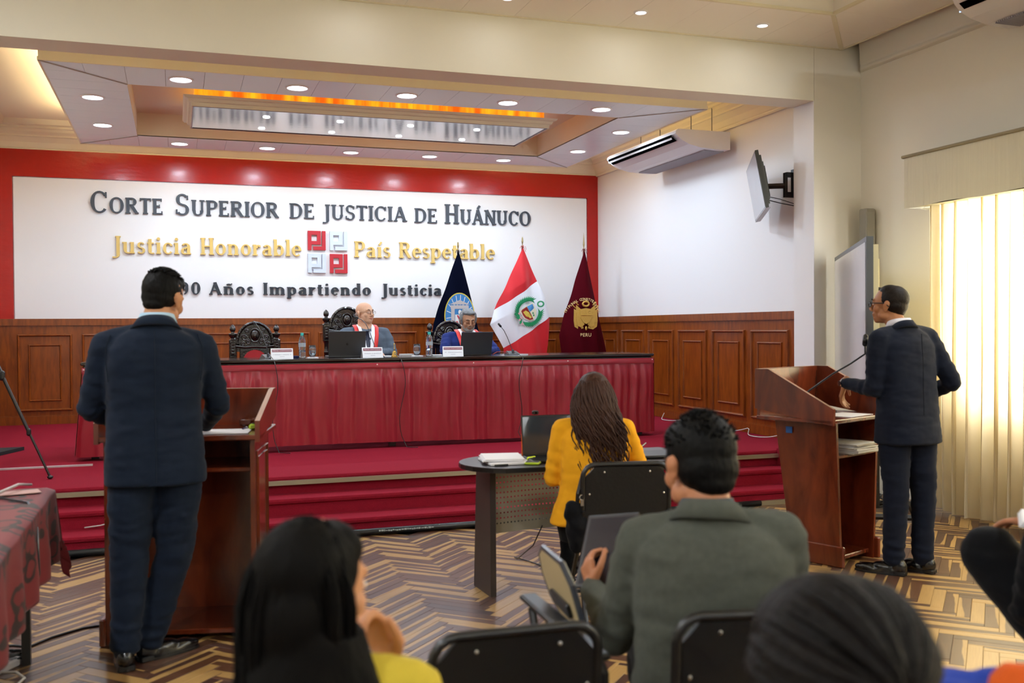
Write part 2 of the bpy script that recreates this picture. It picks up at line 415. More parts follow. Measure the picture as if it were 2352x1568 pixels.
crown('trim_11', (XL, 7.72, 0), (XL, YB, 0), (1, 0, 0), CP)
struct(MB().box(XL - .2, XR + .2, 7.5, YB + .2, 3.9, 4.1).build('ceiling_stage', crown_m))

# ---- suspended ring over the stage, clad in mitred panels ----
backing_m = mat('ring_backing', '#6E665E', .8)
def ring(prefix, X0, X1, Y0, Y1, x0, x1, y0, y1, z, pitch, m, seam=0.003):
    bk = MB(); bk.box(X0 + .008, x0 - .004, Y0 + .008, Y1 - .008, z + .012, z + .03); bk.box(x1 + .004, X1 - .008, Y0 + .008, Y1 - .008, z + .012, z + .03); bk.box(x0 - .004, x1 + .004, Y0 + .008, y0 - .004, z + .012, z + .03); bk.box(x0 - .004, x1 + .004, y1 + .004, Y1 - .008, z + .012, z + .03)
    root = struct(bk.build(prefix, backing_m))
    def cell(poly):
        if len(poly) > 2: MB().prism(poly, 0.011, 'z', z).build('ceiling_panel', m, root)
    def strip(U0, U1, u0, u1, D0, D1, sw):   # U along; outer edge D0, inner D1
        k = max(1, int(round((U1 - U0) / pitch))); g = seam / 2
        for i in range(k):
            a = U0 + (U1 - U0) * i / k + g; b_ = U0 + (U1 - U0) * (i + 1) / k - g
            def dd(u):
                if u < u0: return (u - U0) / (u0 - U0)
                if u > u1: return (U1 - u) / (U1 - u1)
                return 1.0
            us = sorted(set([a, b_] + [q for q in (u0, u1) if a < q < b_]))
            P = [(u, D0) for u in us] + [(u, D0 + (D1 - D0) * max(0.0, dd(u)) ) for u in reversed(us)]
            P2 = [P[0]]
            for q in P[1:]:
                if (abs(q[0] - P2[-1][0]) + abs(q[1] - P2[-1][1])) > 1e-5: P2.append(q)
            if sw: P2 = [(q[1], q[0]) for q in P2]
            A = sum(P2[i][0] * P2[(i + 1) % len(P2)][1] - P2[(i + 1) % len(P2)][0] * P2[i][1] for i in range(len(P2)))
            if A < 0: P2 = P2[::-1]
            cell(P2)
    g = 0.004
    strip(X0 + g, X1 - g, x0, x1, Y0, y0, False); strip(X0 + g, X1 - g, x0, x1, Y1, y1, False)
    strip(Y0 + g, Y1 - g, y0, y1, X0, x0, True); strip(Y0 + g, Y1 - g, y0, y1, X1, x1, True)
    return root
RX0, RX1, RY0, RY1 = -0.98, 4.83, 8.35, 11.93
rx0, rx1, ry0, ry1 = -0.37, 4.19, 8.96, 11.30
rg = ring('ceiling_ring', RX0, RX1, RY0, RY1, rx0, rx1, ry0, ry1, 3.55, 0.30, panel_white)
def frame_walls(name, X0, X1, Y0, Y1, z0, z1, t, m, parent=None):
    mb = MB(); mb.box(X0, X1, Y0 - t, Y0, z0, z1); mb.box(X0, X1, Y1, Y1 + t, z0, z1); mb.box(X0 - t, X0, Y0 - t, Y1 + t, z0, z1); mb.box(X1, X1 + t, Y0 - t, Y1 + t, z0, z1)
    return mb.build(name, m, parent)
frame_walls('fascia', RX0 + .012, RX1 - .012, RY0 + .012, RY1 - .012, 3.553, 3.66, .012, panel_cream, rg)
frame_walls('recess_side', rx0, rx1, ry0, ry1, 3.553, 3.80, .012, crown_m, rg)
MB().box(rx0 - .02, rx1 + .02, ry0 - .02, ry1 + .02, 3.80, 3.82).build('recess_top', crown_m, rg)
mb = MB()   # raised lip and edge bead round the ring
mb.box(RX0 - .006, RX1 + .006, RY0 - .006, RY0 + .01, 3.548, 3.575); mb.box(RX0 - .006, RX1 + .006, RY1 - .01, RY1 + .006, 3.548, 3.575)
mb.box(RX0 - .006, RX0 + .01, RY0, RY1, 3.548, 3.575); mb.box(RX1 - .01, RX1 + .006, RY0, RY1, 3.548, 3.575)
mb.box(RX0, RX1, RY0 + .02, RY0 + .05, 3.655, 3.665); mb.box(RX0 + .3, RX1 - .3, RY0 + .3, RY0 + .32, 3.66, 3.67)
mb.build('edge_bead', panel_cream, rg)
# mitre strips
mb = MB()
for (a, b_) in (((RX0, RY0), (rx0, ry0)), ((RX1, RY0), (rx1, ry0)), ((RX0, RY1), (rx0, ry1)), ((RX1, RY1), (rx1, ry1))):
    d = Vector((b_[0] - a[0], b_[1] - a[1], 0)).normalized(); nn = Vector((-d.y, d.x, 0)) * .008
    p = Vector((a[0], a[1], 0)); q = Vector((b_[0], b_[1], 0)); mb.add([p - nn + V(0, 0, 3.545), p + nn + V(0, 0, 3.545), q + nn + V(0, 0, 3.545), q - nn + V(0, 0, 3.545), p - nn + V(0, 0, 3.552), p + nn + V(0, 0, 3.552), q + nn + V(0, 0, 3.552), q - nn + V(0, 0, 3.552)],
       [(0, 1, 2, 3), (4, 7, 6, 5), (0, 4, 5, 1), (1, 5, 6, 2), (2, 6, 7, 3), (3, 7, 4, 0)])
mb.build('mitre_strip', mat('mitre_grey', '#A8A098', 0.5), rg)
# cove: warm strip lights lying on top of the ring
warm = (1.0, 0.74, 0.40)
mb = MB(); 
for (xa, xb, ya, yb) in ((RX0 + .08, RX1 - .08, RY0 + .08, RY0 + .10), (RX0 + .08, RX1 - .08, RY1 - .10, RY1 - .08), (RX0 + .08, RX0 + .10, RY0 + .1, RY1 - .1), (RX1 - .10, RX1 - .08, RY0 + .1, RY1 - .1)):
    mb.box(xa, xb, ya, yb, 3.60, 3.615)
mb.build('cove_strip', mat('cove_led', '#FFC070', 0.5, emit='#FFC060', estr=6.0), rg)
area('cove_left', (RX0 + .09, (RY0 + RY1) / 2, 3.63), 0.05, 36, warm, (R(180), 0, 0), size_y=3.2)
area('cove_right', (RX1 - .09, (RY0 + RY1) / 2, 3.63), 0.05, 20, warm, (R(180), 0, 0), size_y=3.2)
area('cove_front', ((RX0 + RX1) / 2, RY0 + .09, 3.63), 5.4, 16, warm, (R(180), 0, 0), size_y=0.05)
area('cove_rear', ((RX0 + RX1) / 2, RY1 - .09, 3.63), 5.4, 26, warm, (R(180), 0, 0), size_y=0.05)

# ---- hanging light box with mirrored underside ----
mirror_m = mat('mirror_panel', '#C9C6C8', 0.12, 0.95, bump=0.05, bscale=3, stretch=(1, 6, 1))
lb = thing('light_box', 'long mirrored ceiling box with stepped cream frame and glowing amber sides hanging inside the ring', 'ceiling light', (1.93, 10.17, 3.55))
hx, hy = 1.76, 0.53
MB().box(-hx, hx, -hy, hy, 0.0, 0.012).build('mirror', mirror_m, lb)
mb = MB()
def flange(w0, z0_, w1, z1_):
    a = [(-hx - w0, -hy - w0, z0_), (hx + w0, -hy - w0, z0_), (hx + w0, hy + w0, z0_), (-hx - w0, hy + w0, z0_)]
    c = [(-hx - w1, -hy - w1, z1_), (hx + w1, -hy - w1, z1_), (hx + w1, hy + w1, z1_), (-hx - w1, hy + w1, z1_)]
    mb.add(a + c, [(i, (i + 1) % 4, 4 + (i + 1) % 4, 4 + i) for i in range(4)])
for (a, b_) in (((0, -.004), (.012, -.004)), ((.012, -.004), (.014, .03)), ((.014, .03), (.035, .035)), ((.035, .035), (.045, .06)), ((.045, .06), (.07, .066)), ((.07, .066), (.085, .085)), ((.085, .085), (-.05, .088))):
    flange(a[0], a[1], b_[0], b_[1])
mb.build('stepped_frame', crown_m, lb)
mb = MB(); 
mb.box(-hx, hx, -hy - .0, -hy + .012, -.006, .002); mb.box(-hx, hx, hy - .012, hy, -.006, .002); mb.box(-hx, -hx + .01, -hy, hy, -.006, .002); mb.box(hx - .01, hx, -hy, hy, -.006, .002)
mb.build('mirror_edge', mat('dark_red_edge', '#5A1A18', 0.3), lb)
amber = bpy.data.materials.new('amber_glow'); amber.use_nodes = True; N = amber.node_tree; b = N.nodes['Principled BSDF']
tc = N.nodes.new('ShaderNodeTexCoord'); mp = N.nodes.new('ShaderNodeMapping'); mp.inputs['Scale'].default_value = (9, 9, 0.8); N.links.new(tc.outputs['Object'], mp.inputs[0])
nz = N.nodes.new('ShaderNodeTexNoise'); nz.inputs['Scale'].default_value = 1.3; nz.inputs['Detail'].default_value = 5; N.links.new(mp.outputs[0], nz.inputs['Vector'])
cr = N.nodes.new('ShaderNodeValToRGB'); cr.color_ramp.elements[0].position = .35; cr.color_ramp.elements[0].color = lin('#D4600A'); cr.color_ramp.elements[1].position = .65; cr.color_ramp.elements[1].color = lin('#FFB820')
N.links.new(nz.outputs['Fac'], cr.inputs[0]); N.links.new(cr.outputs[0], b.inputs['Emission Color']); b.inputs['Emission Strength'].default_value = 1.0; N.links.new(cr.outputs[0], b.inputs['Base Color'])
mb = MB(); mb.box(-hx + .02, hx - .02, -hy + .05, hy - .05, .088, .245); mb.build('amber_panel', amber, lb)
k = 0
for X in (0.86, 1.58, 2.30, 3.01):
    for Y in (9.94, 10.51):
        MB().lathe([(0.001, 0), (.022, 0), (.03, -.004), (.034, 0.0), (.034, .006)], (X - 1.93, Y - 10.17, -.004), 16).build('spot', led_m, lb)
        area('mini_spot', (X, Y, 3.52), 0.05, 1.6, (0.93, 0.96, 1.0), shape='DISK')

# ---- round downlights ----
def downlight(X, Y, z, r, label, group, power, col=(0.72, 0.87, 1.0)):
    t = thing('downlight', label, 'ceiling light', (X, Y, z), 0, group)
    MB().lathe([(r + .018, 0), (r + .018, -.004), (r + .002, -.010), (r, -.006), (r, 0)], n=28, cap=False).build('trim_ring', trim_white, t)
    MB().lathe([(0.001, -.006), (r, -.006), (r, -.002), (0.001, -.002)], n=28, cap=False).build('diffuser', led_m, t)
    if power: area('downlight_beam', (X, Y, z - .02), r * 2, power, col, shape='DISK')
nm = ['first', 'second', 'third', 'fourth', 'fifth']
for i, X in enumerate((0.06, 1.01, 1.97, 2.92, 3.86)):
    downlight(X, 8.65, 3.55, .085, 'round LED downlight, %s from the left in the ring\'s front row above the bench' % nm[i], 'downlights in the stage ceiling ring', 18)
    downlight(X, 11.62, 3.55, .085, 'round LED downlight, %s from the left in the ring\'s back row beside the red border' % nm[i], 'downlights in the stage ceiling ring', 18)
for Y, q in ((9.53, 'nearer the beam'), (10.79, 'nearer the back wall')):
    downlight(-.68, Y, 3.55, .085, 'round LED downlight on the left side of the ring, %s' % q, 'downlights in the stage ceiling ring', 18)
    downlight(4.51, Y - (0 if Y > 10 else -.07), 3.55, .085, 'round LED downlight on the right side of the ring, %s' % q, 'downlights in the stage ceiling ring', 18)

# ---- public room ceiling ring ----
QX0, QX1, QY0, QY1 = -2.3, 5.65, -3.2, 7.418
qx0, qx1, qy0, qy1 = -1.6, 4.95, -2.5, 6.60
pc2 = mat('pvc_panel_front', '#F2ECE2', 0.4)
rg2 = ring('ceiling_ring_front', QX0, QX1, QY0, QY1, qx0, qx1, qy0, qy1, 3.935, 0.44, pc2, 0.002)
frame_walls('recess_side', qx0, qx1, qy0, qy1, 3.94, 4.28, .012, pc2, rg2)
mb = MB(); mb.box(QX0, QX1, QY1 - .012, QY1 + .004, 3.925, 3.95); mb.box(QX1 - .012, QX1 + .006, QY0, QY1, 3.925, 3.95); mb.box(qx0, qx1, qy1 - .01, qy1 + .012, 3.927, 3.95); mb.box(qx1 - .01, qx1 + .012, qy0, qy1, 3.927, 3.95)
mb.M = Matrix.Translation((QX1, QY1, 3.928)) @ Matrix.Rotation(math.atan2(qy1 - QY1, qx1 - QX1), 4, 'Z'); mb.box(0, 1.05, -.018, .018, 0, .01); mb.M = None
mb.build('edge_bead', mat('bead_cream', '#E2D9BE', 0.45), rg2)
struct(MB().box(FX0 - .2, FX1 + .3, FY0 - .2, 7.42, 4.28, 4.4).build('ceiling', crown_m))
# big plaster cove along the east wall
CV = [(0, 3.745), (.035, 3.75), (.05, 3.765), (.035, 3.785), (.03, 3.80), (.05, 3.81)] + [(0.05 + .30 * (1 - math.cos(a * PI / 12)), 3.81 + .30 * math.sin(a * PI / 12)) for a in range(1, 7)]
cv = crown('trim_12', (FX1, 7.42, 0), (FX1, FY0, 0), (-1, 0, 0), CV, mat('cove_plaster', '#DCD8CC', 0.5)); 
for p in cv.data.polygons: p.use_smooth = True
k = 0
for i, X in enumerate((1.27, 2.37, 3.47, 4.57)):
    downlight(X, 7.01, 3.935, .04, 'small round downlight, %s from the left in the public room ceiling above the beam' % nm[i], 'small downlights in the public room ceiling', 1, (1.0, 1.0, 1.0))
for X, Y in ((5.3, 4.6), (5.3, 2.2), (0.5, -2.9), (3.2, -2.9), (-1.9, 5.2), (-1.9, 2.4), (-1.9, 0), (5.3, 0)):
    area('unseen_fill_lamp', (X, Y, 3.92), .12, 60, (.90, .95, 1.0), shape='DISK')  # unseen lamps added round the ring to fill the public room

# ---- wainscot of framed wooden panels ----
def bead(mb, a, b_, p, h, w):   # half-round bead from a to b_, local 2D (u,z) on plane
    pass
def wains(name, origin, du, length, inward, panels, ends=True):
    """du: unit vector along; inward: unit vector into the room"""
    root = thing(name, '', '', origin); 
    for k_ in ('label', 'category'): del root[k_]
    root['kind'] = 'structure'
    du = Vector(du); iw = Vector(inward)
    def slab(mb, u0, u1, z0, z1, d0, d1):
        P = []
        for d in (d0, d1):
            for (u, z) in ((u0, z0), (u1, z0), (u1, z1), (u0, z1)): P.append(du * u + iw * d + V(0, 0, z))
        mb.add(P, [(0, 1, 2, 3), (4, 7, 6, 5), (0, 4, 5, 1), (1, 5, 6, 2), (2, 6, 7, 3), (3, 7, 4, 0)])
    mb = MB(); slab(mb, 0, length, ST, 1.60, 0, .02); mb.build('backing', mahog, root)
    mb = MB(); slab(mb, 0, length, 1.535, 1.614, 0, .042); slab(mb, 0, length, 1.528, 1.536, 0, .03); mb.build('top_rail', mahog, root)
    mb = MB(); slab(mb, 0, length, ST, .475, 0, .036); slab(mb, 0, length, .475, .485, 0, .028); mb.build('bottom_rail', mahog, root)
    def frame(mb, u0, u1, z0, z1, w_, d0, d1):
        # mitred half-round frame
        prof = [(0, d0), (w_ * .2, d0 + (d1 - d0) * .85), (w_ * .5, d1), (w_ * .8, d0 + (d1 - d0) * .7), (w_, d0)]
        vs = []
        for (o_, d) in prof:
            for (u, z) in ((u0 + o_, z0 + o_), (u1 - o_, z0 + o_), (u1 - o_, z1 - o_), (u0 + o_, z1 - o_)): vs.append(du * u + iw * d + V(0, 0, z))
        fs = []
        for i in range(len(prof) - 1):
            for j in range(4): fs.append((i * 4 + j, i * 4 + (j + 1) % 4, (i + 1) * 4 + (j + 1) % 4, (i + 1) * 4 + j))
        mb.add(vs, fs)
    for (u0, u1) in panels:
        mb = MB(); frame(mb, u0, u1, .535, 1.435, .028, .02, .045); frame(mb, u0 + .115, u1 - .115, .65, 1.315, .022, .02, .038)
        slab(mb, u0 + .137, u1 - .137, .672, 1.293, .02, .024)
        mb.build('wood_panel', mahog, root)
    return root
# back wall: panels 0.585 wide every 0.69
wains('trim_13', (XL, YB - .001, 0), (1, 0, 0), XR - XL, (0, -1, 0), [(-1.745 + .692 * k_ - XL, -1.745 + .692 * k_ + .585 - XL) for k_ in range(0, 10)] + [(5.175 - XL, 5.50 - XL)])
wains('trim_14', (XR - .001, 7.73, 0), (0, 1, 0), YB - 7.73, (-1, 0, 0), [(8.10 + .772 * k_ - 7.73, 8.10 + .772 * k_ + .66 - 7.73) for k_ in range(5)] + [(11.96 - 7.73, 12.5 - 7.73)])
wains('trim_15', (XL + .001, 7.73, 0), (0, 1, 0), YB - 7.73, (1, 0, 0), [(8.10 + .772 * k_ - 7.73, 8.10 + .772 * k_ + .66 - 7.73) for k_ in range(6)])
# ---------------- serif lettering: strokes -> raised letters ----------------
def glyph_parts(ch, T, t):
    """list of 2D polygons (x, z) in units of cap height; T thick stem, t thin stroke"""
    P = []; X = 0.66 # x-height
    def bar(x0, y0, x1, y1, w):
        d = Vector((x1 - x0, y1 - y0)); n_ = Vector((-d.y, d.x)).normalized() * w / 2
        P.append([(x0 - n_.x, y0 - n_.y), (x1 - n_.x, y1 - n_.y), (x1 + n_.x, y1 + n_.y), (x0 + n_.x, y0 + n_.y)])
    def rect(x0, y0, x1, y1): P.append([(x0, y0), (x1, y0), (x1, y1), (x0, y1)])
    def arc(cx, cy, rx, ry, a0, a1, Th=None, th=None):
        Th = T if Th is None else Th; th = t if th is None else th
        n_ = max(4, int(abs(a1 - a0) / 14)); pi = []; po = []
        for k in range(n_ + 1):
            a = R(a0 + (a1 - a0) * k / n_); w_ = th + (Th - th) * abs(math.cos(a)) ** 1.3
            po.append((cx + rx * math.cos(a), cy + ry * math.sin(a)))
            f = w_; pi.append((cx + (rx - f) * math.cos(a), cy + (ry - max(th, w_ * .55)) * math.sin(a)))
        for k in range(n_): P.append([po[k], po[k + 1], pi[k + 1], pi[k]])
    def ser(x, y, h=0.13, up=True):   # slab serif centred at stem x, on line y
        rect(x - h, y if up else y - t * .9, x + h, y + t * .9 if up else y)
    def stem(x, y0=0, y1=1, T_=None, sb=True, st=True, h=.14):
        T_ = T if T_ is None else T_; rect(x - T_ / 2, y0, x + T_ / 2, y1)
        if sb: ser(x, y0, h)
        if st: ser(x, y1, h, False)
    w = .7
    if ch == 'C': arc(.38, .5, .36, .51, 42, 318); rect(.60, .70, .60 + t * .9, .96); w = .72
    elif ch in 'O0': 
        if ch == 'O': arc(.39, .5, .39, .51, 0, 360); w = .80
        else: arc(.29, .5, .29, .51, 0, 360); w = .60
    elif ch == 'R': stem(.15); arc(.36, .75, .27, .25, -90, 90); rect(.15, 1 - t, .38, 1); rect(.15, .5, .38, .5 + t); bar(.36, .5, .62, .04, T * .95); rect(.55, 0, .74, t * .9); w = .73
    elif ch == 'P': stem(.15); arc(.36, .72, .28, .28, -90, 90); rect(.15, 1 - t, .38, 1); rect(.15, .44, .38, .44 + t); w = .66
    elif ch == 'T': stem(.33, st=False); rect(.02, 1 - t, .64, 1); rect(.02, .82, .02 + t * .8, 1); rect(.64 - t * .8, .82, .64, 1); w = .66
    elif ch == 'E': stem(.14, st=False, sb=False); rect(.0, 0, .56, t); rect(.0, 1 - t, .53, 1); rect(.14, .48, .42, .48 + t); rect(.56 - t * .8, 0, .56, .2); rect(.53 - t * .8, .82, .53, 1); rect(.42 - t * .7, .42, .42, .62); w = .60
    elif ch == 'S': arc(.28, .74, .25, .27, 35, 270, T * .9); arc(.28, .26, .27, .27, -145, 90, T * .9); rect(.48 - t * .4, .74, .48 + t * .5, .93); rect(.02, .06, .02 + t * .9, .26); w = .58
    elif ch == 'U': stem(.15, .3, 1, sb=False); stem(.60, .3, 1, t * 1.4, sb=False); arc(.37, .32, .30, .33, 180, 360); w = .76
    elif ch == 'D': stem(.14); arc(.30, .5, .40, .5, -90, 90); rect(.14, 0, .32, t); rect(.14, 1 - t, .32, 1); w = .74
    elif ch == 'I': stem(.16); w = .32
    elif ch == 'J': stem(.26, -.08, 1, sb=False); arc(.07, -.08, .19 + T / 2, .2, 270, 360, T, t); rect(-.02, -.28, .09, -.28 + t * 1.2); w = .42
    elif ch in 'AÁ':
        bar(.10, 0, .37, 1, t * 1.3); bar(.36, 1, .66, 0, T); rect(.2, .3, .54, .3 + t); rect(0, 0, .22, t * .9); rect(.52, 0, .80, t * .9); w = .80
        if ch == 'Á': bar(.36, 1.07, .5, 1.28, T * .75)
    elif ch == 'H': stem(.15); stem(.60); rect(.15, .47, .6, .47 + t); w = .76
    elif ch == 'N': stem(.12, T_=t * 1.4); stem(.64, T_=t * 1.4); bar(.12, 1, .64, 0, T); w = .78
    elif ch == '9': arc(.27, .68, .26, .32, 0, 360); arc(.22, .45, .31, .46, -80, 20, T); P.append([(.06 + .07 * math.cos(R(a)), .1 + .07 * math.sin(R(a))) for a in range(0, 360, 45)]); w = .6
    elif ch == 'a': stem(.42, 0, .45, sb=False, st=False); arc(.27, .45, .15 + T / 2, .21, 0, 150, T, t); rect(.42, 0, .55, t); arc(.22, .19, .2, .2, 60, 310, T * .9, t); bar(.36, .40, .2, .35, t); w = .58
    elif ch == 'b': stem(.12, 0, 1.0, sb=False, st=False); rect(0, 1 - t * .9, .12, 1); arc(.33, .33, .26, .33, -150, 150); w = .62
    elif ch == 'c': arc(.29, .33, .27, .34, 45, 320); P.append([(.45 + .06 * math.cos(R(a)), .52 + .06 * math.sin(R(a))) for a in range(0, 360, 45)]); w = .52
    elif ch == 'd': stem(.46, 0, 1.0, sb=False, st=False); rect(.34, 1 - t * .9, .46, 1); rect(.46, 0, .6, t * .9); arc(.27, .33, .26, .33, 30, 330); w = .62
    elif ch == 'e': arc(.29, .33, .27, .34, 0, 315); rect(.08, .33, .55, .33 + t); w = .56
    elif ch in 'iíl': 
        stem(.15, 0, X if ch != 'l' else 1.0, st=False, h=.13); y = X if ch != 'l' else 1.0; rect(.01, y - t * .9, .15, y); w = .30
        if ch == 'i': P.append([(.15 + .09 * math.cos(R(a)), .88 + .09 * math.sin(R(a))) for a in range(0, 360, 40)])
        if ch == 'í': bar(.13, .78, .27, .98, T * .65)
    elif ch in 'nñ': 
        stem(.15, 0, X, st=False); rect(.01, X - t * .9, .15, X); stem(.50, 0, .42, st=False); arc(.33, .40, .17 + T / 2, .26, 0, 150, T, t); w = .68
        if ch == 'ñ': bar(.2, .80, .34, .86, T * .5); bar(.33, .86, .47, .81, T * .5); bar(.46, .81, .54, .9, T * .4)
    elif ch == 'm': 
        stem(.15, 0, X, st=False); rect(.01, X - t * .9, .15, X); w = 1.04
        for q in (.33, .69): stem(q + .17, 0, .42, st=False); arc(q, .40, .17 + T / 2, .26, 0, 150, T, t)
    elif ch == 'o': arc(.29, .33, .28, .34, 0, 360); w = .59
    elif ch == 'p': stem(.14, -.30, X, st=False); rect(.0, X - t * .9, .14, X); arc(.35, .33, .26, .33, -150, 150); w = .64
    elif ch == 'r': stem(.15, 0, X, st=False); rect(.01, X - t * .9, .15, X); arc(.33, .36, .18, .29, 70, 160, T, t * 1.2); P.append([(.40 + .07 * math.cos(R(a)), .57 + .07 * math.sin(R(a))) for a in range(0, 360, 45)]); w = .48
    elif ch == 's': arc(.23, .49, .19, .18, 30, 270, T * .8); arc(.23, .18, .21, .19, -150, 90, T * .8); w = .46
    elif ch == 't': stem(.17, .12, .86, sb=False, st=False); rect(.02, X - t, .36, X); arc(.30, .14, .13 + T / 2, .15, 180, 300, T, t); w = .40
    elif ch == 'u': stem(.14, .2, X, sb=False, st=False); rect(.0, X - t * .9, .14, X); stem(.50, 0, X, st=False, sb=False); rect(.38, X - t * .9, .5, X); rect(.5, 0, .62, t * .9); arc(.31, .22, .17 + T / 2, .23, 180, 340, T, t); w = .66
    return P, w
def word(txt, x0, x1, zb, cap, m, parent, y, depth, T=.15, t=.07, small=None, sp=.06):
    """letters as separate raised parts between x0 and x1; small: scale of all but the first letter"""
    items = []; x = 0
    for i, ch in enumerate(txt):
        sc = cap * (small if (small and i > 0) or (small and small < 0) else 1.0)
        k = (1 / small) if (small and i > 0) else 1.0
        P, w = glyph_parts(ch, T * min(k, 1.15), t * min(k, 1.15)); items.append((P, x, sc)); x += (w + sp) * sc
    x -= sp * cap * (small or 1); s_ = (x1 - x0) / x
    for (P, xx, sc) in items:
        mb = MB()
        for poly in P:
            q = [(x0 + (xx + px * sc) * s_, zb + pz * sc) for (px, pz) in poly]
            A = sum(q[i][0] * q[(i + 1) % len(q)][1] - q[(i + 1) % len(q)][0] * q[i][1] for i in range(len(q)))
            if A > 0: q = q[::-1]
            kq = .00035 * (len(mb.f) // 5 % 23); mb.prism(q, depth + kq, 'y', y - depth - kq)
        mb.build('letter', m, parent)
let_dark = mat('letter_charcoal', '#343B47', 0.45)
let_dark2 = mat('letter_black', '#262C36', 0.4)
let_gold = mat('letter_gold', '#D9B868', 0.45)
yw = YB - .032
t1 = thing('wall_lettering', 'charcoal letters CORTE SUPERIOR DE JUSTICIA DE HUÁNUCO, top row on the wall', 'sign')
for (w_, a, b_, sm) in (('CORTE', -.947, -.131, .74), ('SUPERIOR', .008, 1.232, .74), ('DE', 1.366, 1.68, None), ('JUSTICIA', 1.784, 2.873, None), ('DE', 2.972, 3.283, None), ('HUÁNUCO', 3.378, 4.591, .76)):
    word(w_, a, b_, 2.858 if a > 2.5 else 2.868, .255 if sm else .188, let_dark, t1, yw, .022, .16, .075, sm, .05)
t2 = thing('wall_lettering', 'gold letters Justicia Honorable, País Respetable, middle row on the white wall', 'sign')
for (w_, a, b_) in (('Justicia', -.70, .19), ('Honorable', .291, 1.508), ('País', 2.175, 2.651), ('Respetable', 2.76, 4.071)):
    word(w_, a, b_, 2.392, .205, let_gold, t2, yw, .026, .17, .075, None, .06)
t3 = thing('wall_lettering', 'black letters reading 90 Años Impartiendo Justicia, lowest row on the white wall', 'sign')
for (w_, a, b_) in (('90', .05, .291), ('Años', .388, .922), ('Impartiendo', 1.032, 2.389), ('Justicia', 2.53, 3.329)):
    word(w_, a, b_, 1.905, .15, let_dark2, t3, yw, .02, .21, .085, None, .10)
# four-tile emblem
t4 = thing('wall_emblem', 'emblem of two red and two silver square tiles between the gold words', 'sign', (1.589, yw, 2.185))
sil = mat('tile_silver', '#C9D2E2', 0.35); rd = mat('tile_red', '#B5182A', 0.4)
for (ox, oz, m_) in ((0, .288, rd), (.275, .288, sil), (0, 0, sil), (.275, 0, rd)):
    s_ = .222; h_ = .243; mb = MB()
    for (a, b_, c, d) in ((0, 0, .2, 1), (.2, .79, .73, 1), (.52, .29, .73, .79), (.2, .29, .52, .47), (.80, 0, 1, 1), (.30, 0, .80, .19)):
        mb.box(ox + a * s_, ox + c * s_, -.03, 0, oz + b_ * h_, oz + d * h_)
    mb.build('emblem_tile', m_, t4)

# ---------------- judges' bench ----------------
TZ = 1.205
dark_gloss = wood('bench_top_wood', '#160C08', '#2A1A14', 0.12, (2, 20, 20), 0.6)
satin = mat('red_satin', '#94152A', 0.36, spec=0.5, sheen=0.15, bump=0.12, bscale=14, stretch=(1, 1, .4), var=0.1, vscale=5)
bench = thing('judges_bench', 'long dark glossy bench with pleated red satin skirt, raised on the carpeted stage', 'table', (0, 0, ST))
zt = TZ - ST
mb = MB(); mb.bbox(-.76, 4.56, 8.95, 9.72, zt - .028, zt, .006); mb.bbox(-.74, 4.54, 8.965, 9.70, zt - .05, zt - .029, .006); mb.build('bench_top', dark_gloss, bench)
mb = MB()
for x in (-.66, 1.9, 4.44):
    for y in (9.08, 9.62): mb.box(x - .03, x + .03, y - .03, y + .03, 0, zt - .05)
mb.build('leg_frame', black_metal, bench)
MB().box(-.68, 4.46, 9.05, 9.07, .06, zt - .05).build('modesty_panel', dark_gloss, bench)
def skirt_y(x, v):   # v 0 top .. 1 bottom
    a = noise.noise(Vector((x * 1.7, 3.1, 0))) * .5 + .6
    xx = x + .02 * noise.noise(Vector((x * 3, 1, v * 2)))
    wv = math.sin(xx * 44 + 2.5 * noise.noise(Vector((x * 2.2, 7, 0)))) * .5 + .35 * math.sin(xx * 71 + 1.3) + .6 * noise.noise(Vector((x * 9, v * 1.2, 5)))
    amp = .030 * (min(1, v * 6)) * (1.0 - .25 * v)
    return 8.955 - .006 - amp * (wv * a + .75) - .012 * v
mb = MB()
def fn(u, v):
    x = -.745 + u * 5.29; x2 = x + (-.06 * v if u < .01 else 0)
    z = zt - .095 - v * (zt - .095 - (.045 + .012 * math.sin(x * 1.3)))
    return (x2, skirt_y(x, v), z)
mb.grid(fn, 900, 14); mb.build('skirt', satin, bench, True)
mb = MB(); mb.grid(lambda u, v: (-.75 + u * 5.30, 8.950 - .012 * math.sin(v * PI) * .4 - .010 * v + .003 * noise.noise(Vector((u * 60, v, 0))), zt - .045 - v * .052), 400, 4); mb.build('skirt_band', satin, bench, True)
mb = MB()
mb.grid(lambda u, v: (4.548 + .010 * math.sin(u * 40) * v + .01, 8.95 + u * .72, zt - .045 - v * (zt - .09)), 60, 8)
mb.grid(lambda u, v: (-.75 - .05 * v - .016 * math.sin(u * 34) * v, 9.67 - u * .72 , zt - .045 - v * (zt - .09)), 60, 8)
mb.build('end_skirt', satin, bench, True)
pins = MB()
for x in (-.735, .335, 1.74, 2.66, 3.62, 4.535): pins.ell((x, 8.944, zt - .062), .007, n=8, m=6)
pins.build('skirt_pin', mat('pin', '#F0D8D0', .3), bench)

